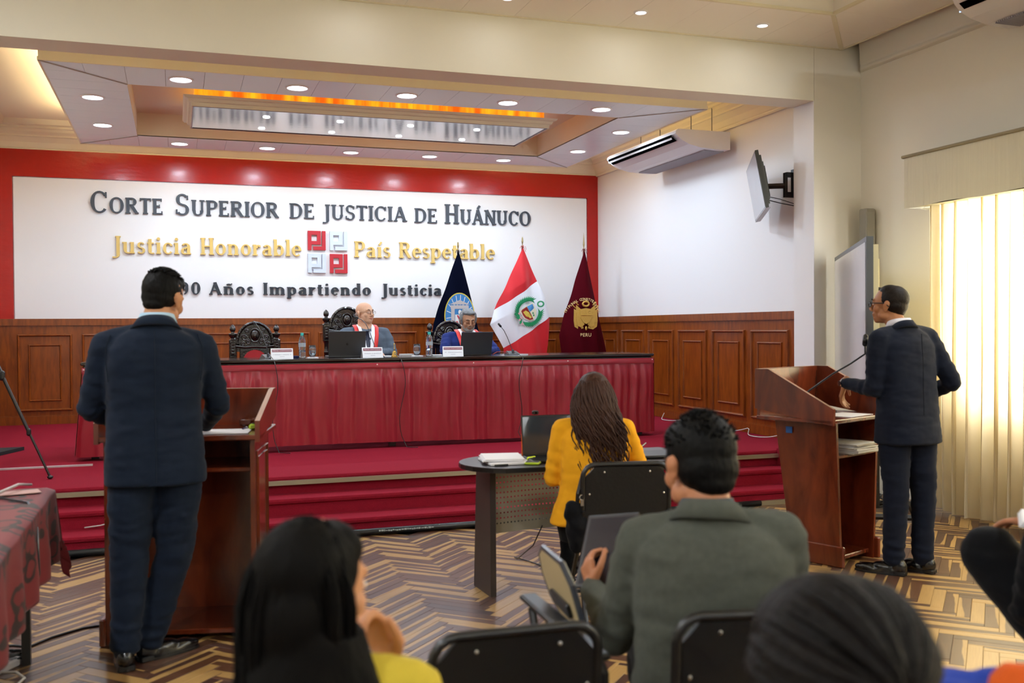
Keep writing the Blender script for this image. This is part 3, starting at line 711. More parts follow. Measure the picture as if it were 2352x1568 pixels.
# ---------------- carved chairs ----------------
ebony = mat('carved_dark_wood', '#1E1311', 0.22, bump=0.4, bscale=45, coat=0.5)
red_vel = mat('red_velvet', '#A5141F', 0.7, sheen=0.5)
def carved_chair(label, x, y, zf):
    """zf: height of finial tops above the floor"""
    c = thing('carved_chair', label, 'chair', (x, y, ST), 0, 'carved high-backed chairs behind the bench')
    z0 = zf - .34
    prof = [(.026, 0), (.026, z0 - .12), (.030, z0 - .11), (.022, z0 - .09), (.024, z0 - .02), (.034, z0 + .0), (.034, z0 + .0)]
    for sx in (-1, 1):
        mb = MB(); mb.lathe(prof, (sx * .215, 0, 0), 14)
        mb.bbox(sx * .215 - .038, sx * .215 + .038, -.038, .038, z0, z0 + .19, .008)
        mb.bbox(sx * .215 - .026, sx * .215 + .026, -.048, -.034, z0 + .03, z0 + .16, .006)
        for q in range(4): mb.ell((sx * .215, -.05, z0 + .05 + q * .03), (.016, .008, .012), n=8, m=6)
        mb.lathe([(.036, .19), (.040, .205), (.028, .215), (.020, .23), (.034, .25), (.042, .268), (.040, .278), (.018, .285), (.016, .295), (.026, .305), (.030, .325), (.026, .345), (.012, .362), (.004, .37)], (sx * .215, 0, z0 - .03), 16)
        mb.build('post', ebony, c, 'auto')
    # crest: half disc with beaded rim, medallion and scrolls
    cr_ = MB(); cz = zf - .185; r = .175
    poly = [(r * math.cos(a * PI / 20), cz + r * 1.15 * math.sin(a * PI / 20)) for a in range(21)] + [(-.20, cz - .05), (.20, cz - .05)]
    cr_.prism(poly[::-1], .05, 'y', -.02)
    rim = [(r * math.cos(a * PI / 24), -.03, cz + r * 1.15 * math.sin(a * PI / 24)) for a in range(25)]
    cr_.tube(rim, .016, 8)
    cr_.tube([(-.21, -.03, cz - .03), (-.1, -.035, cz - .045), (0, -.04, cz - .04), (.1, -.035, cz - .045), (.21, -.03, cz - .03)], .014, 8)
    for a in range(2, 23, 2): cr_.ell((r * math.cos(a * PI / 24), -.045, cz + r * 1.15 * math.sin(a * PI / 24)), (.010, .010, .013), n=8, m=6)
    cr_.ell((0, -.03, cz + .075), (.042, .02, .056)); cr_.ell((0, -.048, cz + .075), (.022, .012, .030))
    cr_.tube([(.052 * math.cos(a), -.035, cz + .075 + .068 * math.sin(a)) for a in [k_ * PI / 10 for k_ in range(21)]], .008, 6)
    for sx in (-1, 1):
        for (ox, oz, rr_) in ((.105, .05, .034), (.065, .01, .028), (.12, -.01, .024), (.08, .12, .022)):
            cr_.tube([(sx * (ox + rr_ * (1 - k_ / 26) * math.cos(k_ * .5)), -.034, cz + oz + rr_ * (1 - k_ / 26) * math.sin(k_ * .5)) for k_ in range(22)], .007, 6)
        cr_.tube([(sx * .175, 0, cz + .02), (sx * .20, 0, cz + .045), (sx * .19, 0, cz + .07)], [.03, .022, .012], 8)
        cr_.box(min(sx * .15, sx * .2), max(sx * .15, sx * .2), -.02, .02, cz - .09, cz - .01)
    cr_.build('crest', ebony, c, 'auto')
    mb = MB(); mb.bbox(-.15, .15, -.018, .03, .42, cz - .05, .006); mb.bbox(-.215, .215, -.02, .02, .44, .50, .006); mb.build('back_frame', ebony, c)
    mb = MB(); zc = cz - .19; P = [(.118 * math.cos(a * PI / 16), zc + .118 * math.sin(a * PI / 16)) for a in range(17)] + [(-.118, .55), (.118, .55)]
    mb.prism(P[::-1], .02, 'y', -.034); mb.build('back_cushion', red_vel, c)
    mb = MB()
    for a in range(17): mb.ell((.122 * math.cos(a * PI / 16), -.034, zc + .122 * math.sin(a * PI / 16)), .005, n=6, m=4)
    mb.build('stud', mat('brass_stud', '#5A4024', .3, .8), c)
    MB().bbox(-.24, .24, -.46, .02, .40, .45, .01).build('seat_frame', ebony, c); MB().bbox(-.22, .22, -.44, -.03, .45, .50, .02).build('seat', red_vel, c)
    for sx in (-1, 1):
        MB().lathe([(.02, 0), (.03, .02), (.022, .05), (.03, .2), (.034, .3), (.03, .4)], (sx * .21, -.42, 0), 12).build('leg', ebony, c, 'auto')
        MB().tube([(sx * .215, 0, .68), (sx * .235, -.15, .70), (sx * .24, -.32, .69), (sx * .235, -.40, .65)], [.02, .022, .024, .02], 8).tube([(sx * .235, -.38, .66), (sx * .22, -.40, .45)], .018, 8).build('armrest', ebony, c, 'auto')
    return c
carved_chair('empty carved dark wood chair with red back cushion, left end of the bench', .757, 10.35, 1.143)
carved_chair('tall carved dark wood chair behind the bald man in grey', 1.72, 10.52, 1.298)
carved_chair('carved dark wood chair behind the grey-haired man in blue', 2.82, 10.42, 1.148)

# ---------------- things on the bench ----------------
def text_mesh(txt, size, m, parent, loc, rot, name='print', bold=0.0, extrude=0.0, align='CENTER', spacing=1.0):
    cu = bpy.data.curves.new(name, 'FONT'); cu.body = txt; cu.size = size; cu.align_x = align; cu.align_y = 'CENTER'; cu.extrude = extrude; cu.offset = bold; cu.space_character = spacing; cu.resolution_u = 3
    o = bpy.data.objects.new(name + '_c', cu); COL.objects.link(o); dg = bpy.context.evaluated_depsgraph_get()
    me = bpy.data.meshes.new_from_object(o.evaluated_get(dg)); me.name = name; bpy.data.objects.remove(o)
    me.materials.clear(); me.materials.append(m); r_ = bpy.data.objects.new(name, me); COL.objects.link(r_); r_.parent = parent; r_.location = loc; r_.rotation_euler = rot; return r_
ink = mat('ink_grey', '#8E8E9C', 0.8); band_m = mat('band_burgundy', '#8A4A5A', 0.7); inkw = mat('print_white', '#F4EEF0', 0.8)
def nameplate(x, y, rz, label):
    t = thing('name_plate', label, 'sign', (x, y, TZ), rz, 'folded white name plates')
    a = .034; h = .094; mb = MB(); th = .0015
    mb.add([(-.098, -a, 0), (.098, -a, 0), (.098, 0, h), (-.098, 0, h), (-.098, a, 0), (.098, a, 0), (-.098, -a + .003, 0), (.098, -a + .003, 0), (.098, 0, h - .006), (-.098, 0, h - .006), (-.098, a - .003, 0), (.098, a - .003, 0)],
           [(0, 1, 2, 3), (3, 2, 5, 4), (7, 6, 9, 8), (8, 9, 10, 11), (0, 3, 9, 6), (3, 4, 10, 9), (1, 7, 8, 2), (2, 8, 11, 5), (0, 6, 7, 1), (4, 5, 11, 10)])
    mb.build('card', paper, t)
    ang = math.atan2(h, a)
    def on(v): return (0, -a * (1 - v) - .0012, h * v + .0004)
    b0 = MB(); b0.add([(-.088, on(.66)[1], on(.66)[2]), (.088, on(.66)[1], on(.66)[2]), (.088, on(.90)[1], on(.90)[2]), (-.088, on(.90)[1], on(.90)[2])], [(0, 1, 2, 3)]); b0.build('band', band_m, t)
    text_mesh('TRIBUNAL CONSTITUCIONAL', .0124, inkw, t, (0, on(.78)[1] - .0008, on(.78)[2]), (ang, 0, 0), 'print')
    mk = MB()
    rr_ = random.Random(int(x * 100))
    xx = -.078
    while xx < .078:
        if rr_.random() > .12: 
            for (v0, v1, dx) in ((.36, .44, .0022),): mk.add([(xx, on(v0)[1] - .0004, on(v0)[2]), (xx + dx, on(v0)[1] - .0004, on(v0)[2]), (xx + dx, on(v1)[1] - .0004, on(v1)[2]), (xx, on(v1)[1] - .0004, on(v1)[2])], [(0, 1, 2, 3)])
        xx += .0062
    mk.add([(-.022, on(.2)[1] - .0004, on(.2)[2]), (.022, on(.2)[1] - .0004, on(.2)[2]), (.022, on(.22)[1] - .0004, on(.22)[2]), (-.022, on(.22)[1] - .0004, on(.22)[2])], [(0, 1, 2, 3)])
    mk.build('print', ink, t)
nameplate(.905, 9.13, 0, 'folded white name plate beside the microphone of the empty carved chair')
nameplate(1.725, 9.11, R(6), 'folded white name plate in front of the bald man and his laptop')
nameplate(2.50, 9.10, R(-9), 'folded white name plate left of the grey-haired man\'s laptop')
clear = mat('clear_plastic', '#F4FAFF', 0.03, trans=0.96, spec=0.5); water = mat('water', '#EAF4FA', 0.0, trans=1.0); capm = mat('cap_teal', '#35B5AE', 0.4); labelm = mat('bottle_print', '#C8D4E2', .5, trans=.4)
def bottle(x, y, label):
    t = thing('water_bottle', label, 'bottle', (x, y, TZ), 0, 'clear water bottles with teal caps')
    mb = MB(); mb.lathe([(.010, .0), (.030, .002), (.032, .012), (.0305, .03), (.0325, .05), (.031, .075), (.0325, .10), (.0325, .15), (.028, .175), (.020, .195), (.013, .207), (.012, .215)], n=20); mb.build('body', clear, t, True)
    MB().lathe([(.009, .004), (.028, .004), (.030, .014), (.0285, .03), (.030, .05), (.029, .075), (.002, .076)], n=18).build('water', water, t, True)
    MB().lathe([(.033, .105), (.0332, .108), (.0332, .138), (.033, .14)], n=20, cap=False).build('label_print', labelm, t, True)
    MB().lathe([(.0145, .208), (.0145, .230), (.013, .233), (.001, .233)], n=16).build('cap', capm, t)
bottle(1.095, 9.20, 'clear water bottle with teal cap, left of the open grey laptop')
bottle(2.29, 9.18, 'clear water bottle with teal cap, right of the brass bell and glass')
def glass(x, y, label, fill):
    t = thing('drinking_glass', label, 'glass', (x, y, TZ + .008), 0, 'drinking glasses')
    MB().lathe([(.001, 0), (.024, 0), (.027, .006), (.034, .045), (.034, .075), (.029, .110), (.0275, .110), (.032, .075), (.032, .045), (.025, .01), (.001, .008)], n=22, cap=False).build('bowl', clear, t, True)
    if fill: MB().lathe([(.001, .011), (.024, .012), (.0312, .045), (.0312, .062), (.001, .062)], n=18).build('water', water, t, True)
    p = MB().bbox(-.05, .05, -.045, .045, -.008, 0, .002).build('coaster_napkin', paper, None); p.location = (x, y, TZ + .008); tag(p, ('white napkin under the half-full glass by the laptop' if fill else 'white napkin under the glass beside the brass bell'), 'napkin')
glass(1.19, 9.22, 'half-full drinking glass on a white napkin left of the grey laptop', True)
glass(2.185, 9.25, 'drinking glass on a white napkin between bell and bottle', False)
bellm = mat('brass', '#C8A45A', 0.25, 0.9)
t = thing('hand_bell', 'small brass hand bell standing on the bench between the two judges', 'bell', (1.95, 9.18, TZ))
MB().lathe([(.030, 0), (.031, .004), (.026, .012), (.021, .03), (.017, .048), (.008, .058), (.001, .06)], n=20).build('bell', bellm, t, True)
MB().lathe([(.004, .058), (.004, .07), (.0065, .075), (.004, .08), (.0035, .11), (.0055, .125), (.001, .132)], n=12).build('handle', bellm, t, True)
def laptop(name, label, x, y, z, rz, W, D, Hh, tilt, mlid, mbase, logo=None, group=None, screen=None):
    t = thing(name, label, 'laptop', (x, y, z), rz, group)   # screen faces local +Y, user at +Y
    MB().bbox(-W / 2, W / 2, 0, D, 0.002, .016, .004).build('base', mbase, t)
    kb = MB()
    for i in range(12):
        for j in range(5): kb.box(-W / 2 + .03 + i * (W - .06) / 12, -W / 2 + .03 + (i + .85) * (W - .06) / 12, .03 + j * .02, .046 + j * .02, .016, .0175)
    kb.build('keyboard', black_plastic, t)
    lid = MB(); lid.M = Matrix.Translation((0, .004, .012)) @ Matrix.Rotation(R(tilt), 4, 'X'); lid.bbox(-W / 2, W / 2, -.004, .003, 0, Hh, .0025); lo = lid.build('lid', mlid, t)
    sc = MB(); sc.M = Matrix.Translation((0, .004, .012)) @ Matrix.Rotation(R(tilt), 4, 'X'); sc.box(-W / 2 + .008, W / 2 - .008, .003, .004, .014, Hh - .01); sc.build('screen', screen or black_plastic, t)
    if logo:
        lg = MB(); lg.M = Matrix.Translation((0, .004, .012)) @ Matrix.Rotation(R(tilt), 4, 'X')
        P = []
        for k_ in range(24):
            a = k_ * PI / 12; r_ = .0125 * (1 - .10 * max(0, math.sin(a)) ** 6 * 1.5 - .06 * max(0, -math.sin(a)) ** 8); xx, zz = r_ * math.cos(a), r_ * math.sin(a)
            if xx > .0075 and abs(zz - .002) < .006: xx = .0075 
            P.append((xx, Hh / 2 - .004 + zz))
        lg.prism(P[::-1], .0006, 'y', -.0047)
        lg.prism([(.001, Hh / 2 + .010), (.006, Hh / 2 + .015), (.0065, Hh / 2 + .018), (.002, Hh / 2 + .015)], .0006, 'y', -.0047)
        lg.build('logo', black_plastic, t)
    return t
spacegrey = mat('space_grey', '#47484C', 0.35, 0.6); dk_lid = mat('dark_lid', '#2B2F38', 0.45)
laptop('laptop', 'open space grey laptop with fruit logo in front of the bald man', 1.515, 9.25, TZ, R(0), .345, .235, .238, 10, spacegrey, spacegrey, True, 'laptops open on the bench')
laptop('laptop', 'open black laptop in front of the grey-haired man in blue', 2.765, 9.22, TZ, R(5), .33, .23, .222, 14, dk_lid, black_plastic, None, 'laptops open on the bench')
mic_m = mat('microphone_black', '#16161A', 0.4); mic_g = mat('gooseneck_grey', '#5A5A60', 0.3, .8)
def gooseneck(label, base, pts, rz, group='gooseneck microphones', foam=.011, neckm=None, base_size=(.055, .075)):
    t = thing('microphone', label, 'microphone', base, rz, group)
    bw, bd = base_size; mb = MB(); mb.add([(-bw, -bd, 0), (bw, -bd, 0), (bw, bd, 0), (-bw, bd, 0), (-bw * .8, -bd * .75, .012), (bw * .8, -bd * .75, .012), (bw * .7, bd * .8, .04), (-bw * .7, bd * .8, .04)], [(0, 3, 2, 1), (4, 5, 6, 7), (0, 1, 5, 4), (1, 2, 6, 5), (2, 3, 7, 6), (3, 0, 4, 7)])
    mb.build('base', mic_m, t)
    MB().lathe([(.012, .015), (.012, .045), (.006, .055)], (pts[0][0], pts[0][1], 0), 12).build('socket', mic_g, t)
    MB().tube(pts, .0035, 8).build('gooseneck', neckm or mic_g, t, True)
    p, q = Vector(pts[-2]), Vector(pts[-1]); d = (q - p).normalized()
    MB().cap(q, q + d * .03, foam, foam * .95, 12).build('foam_head', mic_m, t, True)
    return t
gooseneck('tabletop gooseneck microphone with bent top before the empty carved chair', (.79, 9.2, TZ), [(0, 0, .03), (-.012, 0, .10), (-.05, .01, .23), (-.082, .03, .295), (-.095, .06, .318)], R(15))
gooseneck('tabletop gooseneck microphone reaching up to the bald man\'s mouth', (1.81, 9.28, TZ), [(0, 0, .03), (-.02, 0, .08), (-.075, .0, .24), (-.11, .0, .315), (-.15, .01, .355), (-.185, .02, .37)], R(0))
gooseneck('tabletop gooseneck microphone in front of the red and white flag', (3.14, 9.2, TZ), [(0, 0, .03), (-.01, 0, .06), (-.055, 0, .17), (-.09, 0, .24), (-.125, 0, .282)], R(0), base_size=(.07, .06))
for (lab, x0_, sw) in (('thin black cable hanging down the bench skirt below the empty carved chair', .80, .05), ('thin black cable hanging down the bench skirt below the brass bell', 1.94, .06), ('thin black cable hanging down the bench skirt at the right microphone', 3.13, -.06)):
    P = [(x0_, 9.12, TZ + .03), (x0_ + .01, 9.02, TZ + .01), (x0_ + .02, 8.925, TZ - .02)]
    for k_ in range(1, 13): P.append((x0_ + .02 + sw * math.sin(k_ * .5) * .5 + (.08 if x0_ > 3 else 0) * -k_ / 12, 8.90 - .002 * k_, TZ - .03 - k_ * .058))
    P += [(P[-1][0] + .03 * k_, 8.84 - .02 * k_, ST + .012) for k_ in range(1, 5)]
    o = MB().tube(P, .0035, 6).build('cable', black_plastic, None, True); tag(o, lab, 'cable', 'cables hanging on the bench skirt')
# papers and small things lying on the bench
def flat(name, label, cat, x, y, z, w_, d_, h_, rz, m_, group=None):
    o = MB().bbox(-w_ / 2, w_ / 2, -d_ / 2, d_ / 2, 0, h_, min(.002, h_ * .3)).build(name, m_); o.location = (x, y, z); o.rotation_euler = (0, 0, rz); tag(o, label, cat, group); return o
flat('paper_sheets', 'white papers on the bench between the bald man and the bell', 'paper', 1.86, 9.33, TZ, .2, .14, .006, R(10), paper)
flat('paper_sheets', 'white papers on the bench left of the grey-haired man\'s name plate', 'paper', 2.37, 9.28, TZ, .14, .12, .012, R(-12), paper)
flat('notebook', 'white notebook on the bench left of the drinking glass by the bell', 'notebook', 2.10, 9.33, TZ, .12, .12, .022, 0, mat('notebook_edge', '#B8B4B4', .6))
flat('blue_cloth', 'dark blue folded cloth beside the bottle left of the grey laptop', 'cloth', 1.02, 9.26, TZ, .085, .08, .022, R(8), mat('navy_cloth', '#1A2050', .9))
flat('pen', 'white pen on the bench right of the rightmost microphone', 'pen', 3.22, 9.12, TZ, .10, .009, .008, R(0), paper)
t = thing('eyeglasses', 'folded spectacles lying on the bench right of the black laptop', 'glasses', (3.02, 9.13, TZ), R(10))
mb = MB()
for s_ in (-1, 1): mb.tube([(s_ * .03 + .022 * math.cos(a * PI / 8), 0, .02 + .016 * math.sin(a * PI / 8)) for a in range(17)], .0015, 5)
mb.tube([(-.008, 0, .022), (.008, 0, .022)], .0015, 5); mb.tube([(-.052, 0, .02), (.04, .02, .004)], .0015, 5); mb.tube([(.052, 0, .02), (-.04, .024, .004)], .0015, 5); mb.build('frame', mic_g, t)
o = MB().tube([(2.93, 9.2, TZ + .006), (2.98, 9.22, TZ + .03), (3.04, 9.22, TZ + .034), (3.09, 9.18, TZ + .012)], .004, 6).build('cord', mat('red_cord', '#8A2018', .6), None, True); tag(o, 'short red cord looped on the bench right of the black laptop', 'cord')

# ---------------- flags ----------------
def ripple(x, z, seed): return .035 * math.sin(x * 26 + z * 4 + seed) * .6 + .03 * noise.noise(Vector((x * 5 + seed, z * 1.6, 0)))
def interp(pts, v):
    # polyline by cumulative z (descending)
    L_ = [0]
    for i in range(1, len(pts)): L_.append(L_[-1] + math.dist(pts[i], pts[i - 1]))
    s_ = v * L_[-1]
    for i in range(1, len(pts)):
        if s_ <= L_[i] + 1e-9:
            f = (s_ - L_[i - 1]) / max(1e-9, L_[i] - L_[i - 1]); return (pts[i - 1][0] + (pts[i][0] - pts[i - 1][0]) * f, pts[i - 1][1] + (pts[i][1] - pts[i - 1][1]) * f)
    return pts[-1]
def cloth(name, left, right, m_, parent, y, seed, nu=40, nv=50, apex=None):
    mb = MB()
    def f(u, v):
        a = interp(left, v); b_ = interp(right, v); x = a[0] + (b_[0] - a[0]) * u; z = a[1] + (b_[1] - a[1]) * u
        w_ = min(1, abs(b_[0] - a[0]) * 2.2); bow = -.10 * w_ * math.sin(u * PI)
        return (x, y + bow + ripple(x, z, seed) * w_, z)
    mb.grid(f, nu, nv); o = mb.build(name, m_, parent, True); return o
def appl(mb, poly, yoff, seed, y):   # flat applique following the ripple, dense enough for small pieces
    c = (sum(p[0] for p in poly) / len(poly), sum(p[1] for p in poly) / len(poly))
    mb.add([(p[0], yoff + ripple(p[0], p[1], seed) + y, p[1]) for p in poly] + [(c[0], yoff + ripple(c[0], c[1], seed) + y, c[1])], [(i, (i + 1) % len(poly), len(poly)) for i in range(len(poly))])
gold = mat('pole_gold', '#A89468', 0.35, .8); gold_emb = mat('embroidery_gold', '#C9A04A', 0.45, .3, bump=.4, bscale=90)
pole_m = mat('pole_wood', '#5A3A22', 0.4)
FY = 11.9
def flag(label, x, ztop, zcloth, tie):
    t = thing('flag_on_pole', label, 'flag', (0, 0, 0), 0, 'ceremonial flags on poles behind the bench')
    MB().cyl((x, FY, ST), (x, FY, zcloth + .03), .014, n=12).build('pole', pole_m, t)
    MB().lathe([(.11, 0), (.11, .02), (.05, .05), (.02, .09)], (x, FY, ST), 20).build('stand', gold, t)
    MB().lathe([(.010, 0), (.012, .03), (.006, .035), (.006, .05), (.013, .085), (.009, .13), (.001, ztop - zcloth)], (x, FY, zcloth + .0), 10).build('finial', gold, t)
    mb = MB()
    for k_ in range(5): a = k_ * 1.3; mb.tube([(x, FY - .02, zcloth + .02), (x + .03 * math.cos(a), FY - .03, zcloth + .02 + .02 * math.sin(a)), (x + .045 * math.cos(a + .4), FY - .03, zcloth - .02 + .03 * math.sin(a))], .003, 5)
    mb.build('tie_cord', tie, t); return t
# national flag
redf = mat('flag_red', '#C4101E', 0.75, sheen=.3, bump=.1, bscale=40); whitef = mat('flag_white', '#E6E8F0', 0.75, sheen=.2, bump=.1, bscale=40)
f2 = flag('red and white national flag with coat of arms, middle of the three flags', 4.20, 2.637, 2.487, mat('tie_red', '#B03038', .7))
cloth('upper_red_band', [(4.195, 2.487), (4.02, 2.05), (3.82, 1.62)][:0] + [(4.195, 2.487), (3.813, 1.70)], [(4.205, 2.487), (4.29, 2.29), (4.385, 2.066)], redf, f2, FY - .02, 1.0)
cloth('white_band', [(3.813, 1.70), (3.75, 1.516), (3.93, 1.215)], [(4.385, 2.066), (4.50, 1.84), (4.558, 1.613)], whitef, f2, FY - .02, 1.0, 50, 50)
cloth('lower_red_band', [(3.93, 1.215), (3.95, .95), (4.0, .70)], [(4.558, 1.613), (4.52, 1.2), (4.47, .70)], redf, f2, FY - .02, 1.0)
grn = mat('emblem_green', '#0E8A55', .7); ebl = mat('emblem_blue', '#4A8FCB', .7); ere = mat('emblem_maroon', '#8E1A18', .7); eyl = mat('emblem_yellow', '#D2B84A', .6); ewh = mat('emblem_white', '#E9ECEC', .7); epk = mat('emblem_pink', '#D8A8A8', .7)
def at2(px, py):   # emblem-local (px in photo-like units, 0..270) -> plane
    return (3.868 + px * .00294 * .68, 1.897 - py * .00294 * .68)
yo = FY - .02 - .135
def leaves(mb, cx, cy, r, a0, a1, n_, wd):
    for k_ in range(n_):
        a = R(a0 + (a1 - a0) * k_ / (n_ - 1)); x_, z_ = cx + r * math.cos(a), cy + r * math.sin(a); s_ = 1 if a1 > a0 else -1; d = a + s_ * PI / 2
        for sg in (-.55, .55):
            e = d + sg; appl(mb, [(x_ - .5 * wd * math.sin(e), z_ + .5 * wd * math.cos(e)), (x_ + 2.6 * wd * math.cos(e), z_ + 2.6 * wd * math.sin(e)), (x_ + .5 * wd * math.sin(e), z_ - .5 * wd * math.cos(e)), (x_ - wd * math.cos(e), z_ - wd * math.sin(e))], yo, 1.0, 0)
EC = (4.235, 1.672)
mb = MB(); leaves(mb, EC[0], EC[1], .158, 215, 75, 18, .027); leaves(mb, EC[0], EC[1], .155, -115, -5, 15, .027)
for k_ in range(14):
    a = k_ * 2 * PI / 14; cx_, cz_ = EC[0] + .155, EC[1] + .10; appl(mb, [(cx_ + .024 * math.cos(a), cz_ + .024 * math.sin(a)), (cx_ + .042 * math.cos(a + .1), cz_ + .042 * math.sin(a + .1)), (cx_ + .042 * math.cos(a + .5), cz_ + .042 * math.sin(a + .5)), (cx_ + .024 * math.cos(a + .45), cz_ + .024 * math.sin(a + .45))], yo, 1.0, 0)
appl(mb, [(EC[0] - .21, EC[1] - .03), (EC[0] - .15, EC[1] - .055), (EC[0] - .14, EC[1] - .035), (EC[0] - .19, EC[1] - .01)], yo, 1.0, 0)
appl(mb, [(EC[0] - .13, EC[1] - .15), (EC[0] - .10, EC[1] - .15), (EC[0] - .09, EC[1] - .08), (EC[0] - .12, EC[1] - .08)], yo, 1.0, 0)
mb.build('laurel_wreath', grn, f2)
def rotp(P, c, a): ca, sa = math.cos(a), math.sin(a); return [(c[0] + x * ca - z * sa, c[1] + x * sa + z * ca) for (x, z) in P]
mb = MB(); ra = R(30)
def rotp(P, c, a): ca, sa = math.cos(a) * 1.25, math.sin(a) * 1.25; return [(c[0] + x * ca - z * sa, c[1] + x * sa + z * ca) for (x, z) in P]
mb.m = 0; appl(mb, rotp([(-.085, .06), (0, .07), (.085, .06), (.08, -.03), (.05, -.075), (0, -.095), (-.05, -.075), (-.08, -.03)], EC, ra), yo - .002, 1.0, 0)
mb.m = 1; appl(mb, rotp([(-.0, .062), (.07, .055), (.07, -.0), (-.0, -.0)], EC, ra), yo - .004, 1.0, 0)
mb.m = 2; appl(mb, rotp([(-.075, .0), (-.0, .0), (-.0, -.085), (-.045, -.07), (-.07, -.03)], EC, ra), yo - .004, 1.0, 0); appl(mb, rotp([(-.075, .055), (-.004, .062), (-.004, .0), (-.075, .0)], EC, ra), yo - .004, 1.0, 0)
mb.m = 3; appl(mb, rotp([(-.06, .03), (-.03, .035), (-.012, -.0), (-.008, -.06), (-.03, -.055), (-.055, -.02)], EC, ra), yo - .006, 1.0, 0)
mb.m = 4
for (a_, b_) in ((.03, -.03), (.045, -.045), (.025, -.055)): appl(mb, rotp([(a_ - .012, b_), (a_, b_ + .012), (a_ + .012, b_), (a_, b_ - .012)], EC, ra), yo - .004, 1.0, 0)
mb.build('coat_of_arms', [mat('emblem_cream', '#E6DFC4', .7), ebl, ere, eyl, grn], f2)
mb = MB()
for (dx, dz) in ((-.13, -.02), (-.10, -.075), (-.125, -.1), (-.09, -.15)): appl(mb, [(EC[0] + dx - .02, EC[1] + dz), (EC[0] + dx, EC[1] + dz + .018), (EC[0] + dx + .02, EC[1] + dz), (EC[0] + dx, EC[1] + dz - .018)], yo - .003, 1.0, 0)
mb.build('ribbon', epk, f2)
# judiciary flag (navy)
navy = mat('flag_navy', '#04071A', 0.95, spec=.05)
f1 = flag('navy flag with round blue and gold temple emblem, behind the grey-haired man', 3.347, 2.47, 2.416, mat('tie_black', '#22222A', .6))
cloth('navy_cloth', [(3.342, 2.43), (3.02, 1.55), (2.95, 1.2), (2.92, .75)], [(3.352, 2.43), (3.612, 1.44), (3.70, 1.1), (3.72, .75)], navy, f1, FY - .02, 2.0)
yo = FY - .15; c1 = (3.318, 1.62); 
def ell_poly(c, rx, rz_, n_=36, a0=0, a1=360): return [(c[0] + rx * math.cos(R(a0 + (a1 - a0) * k_ / n_)), c[1] + rz_ * math.sin(R(a0 + (a1 - a0) * k_ / n_))) for k_ in range(n_)]
def appl0(mb, poly, y_): 
    c = (sum(p[0] for p in poly) / len(poly), sum(p[1] for p in poly) / len(poly)); mb.add([(p[0], y_, p[1]) for p in poly] + [(c[0], y_, c[1])], [(i, (i + 1) % len(poly), len(poly)) for i in range(len(poly))])
mb = MB(); mb.m = 0; appl0(mb, ell_poly(c1, .195, .29), yo - .004); mb.m = 1; appl0(mb, ell_poly(c1, .182, .276), yo - .006)
mb.m = 2
for k_ in range(18):
    a = k_ * 2 * PI / 18 + .1; ca, sa = math.cos(a), math.sin(a); appl0(mb, [(c1[0] + .10 * ca - .004 * sa, c1[1] + .14 * sa + .004 * ca), (c1[0] + .172 * ca - .004 * sa, c1[1] + .262 * sa + .004 * ca), (c1[0] + .172 * ca + .004 * sa, c1[1] + .262 * sa - .004 * ca), (c1[0] + .10 * ca + .004 * sa, c1[1] + .14 * sa - .004 * ca)], yo - .008)
mb.m = 3
def R4(x0, z0_, x1_, z1_): return [(c1[0] + x0, c1[1] + z0_), (c1[0] + x1_, c1[1] + z0_), (c1[0] + x1_, c1[1] + z1_), (c1[0] + x0, c1[1] + z1_)]
appl0(mb, R4(-.115, .09, .115, .135), yo - .010); appl0(mb, [(c1[0] - .13, c1[1] + .145), (c1[0] + .13, c1[1] + .145), (c1[0], c1[1] + .20)], yo - .010)
appl0(mb, R4(-.11, -.2, -.065, .09), yo - .010); appl0(mb, R4(.065, -.2, .11, .09), yo - .010)
mb.m = 2; appl0(mb, R4(-.06, -.22, .07, .02), yo - .012); appl0(mb, ell_poly((c1[0] + .0, c1[1] + .05), .02, .03, 12), yo - .014)
mb.m = 4; appl0(mb, [(c1[0] - .04, c1[1] + .01), (c1[0] - .02, c1[1] + .012), (c1[0] + .03, c1[1] - .08), (c1[0] + .01, c1[1] - .09)], yo - .014); appl0(mb, [(c1[0] - .05, c1[1] - .06), (c1[0] - .03, c1[1] - .06), (c1[0] + .01, c1[1] - .13), (c1[0] - .01, c1[1] - .14)], yo - .014)
mb.m = 0; appl0(mb, ell_poly((c1[0] - .135, c1[1] - .155), .045, .05, 14), yo - .014)
mb.build('temple_emblem', [mat('emblem_gold_line', '#D8C44A', .6), mat('emblem_sky', '#3C86C8', .7), ewh, mat('emblem_stone', '#C4BFC0', .7), mat('emblem_red', '#C03448', .7)], f1)
# tribunal flag (maroon)
maroon = mat('flag_maroon', '#48030F', 0.9, spec=.08, bump=.1, bscale=30)
f3 = flag('dark maroon tribunal flag with gold coat of arms, rightmost of the three flags', 5.05, 2.708, 2.464, mat('tie_maroon', '#7A2030', .7))
cloth('maroon_cloth', [(5.045, 2.464), (4.677, 1.37), (4.72, 1.1), (4.78, .75)], [(5.055, 2.464), (5.359, 1.15), (5.40, .75)], maroon, f3, FY - .02, 3.0)
c3 = (5.018, 1.66)
def y_mar(x, z):
    a = interp([(5.045, 2.464), (4.677, 1.37), (4.72, 1.1), (4.78, .75)], min(1, max(0, (2.464 - z) / 1.72))); b_ = interp([(5.055, 2.464), (5.359, 1.15), (5.40, .75)], min(1, max(0, (2.464 - z) / 1.72)))
    u = min(1, max(0, (x - a[0]) / (b_[0] - a[0]))); w_ = min(1, abs(b_[0] - a[0]) * 2.2); return FY - .02 - .10 * w_ * math.sin(u * PI) + ripple(x, z, 3.0) * w_
y3 = y_mar(c3[0], c3[1]) - .03
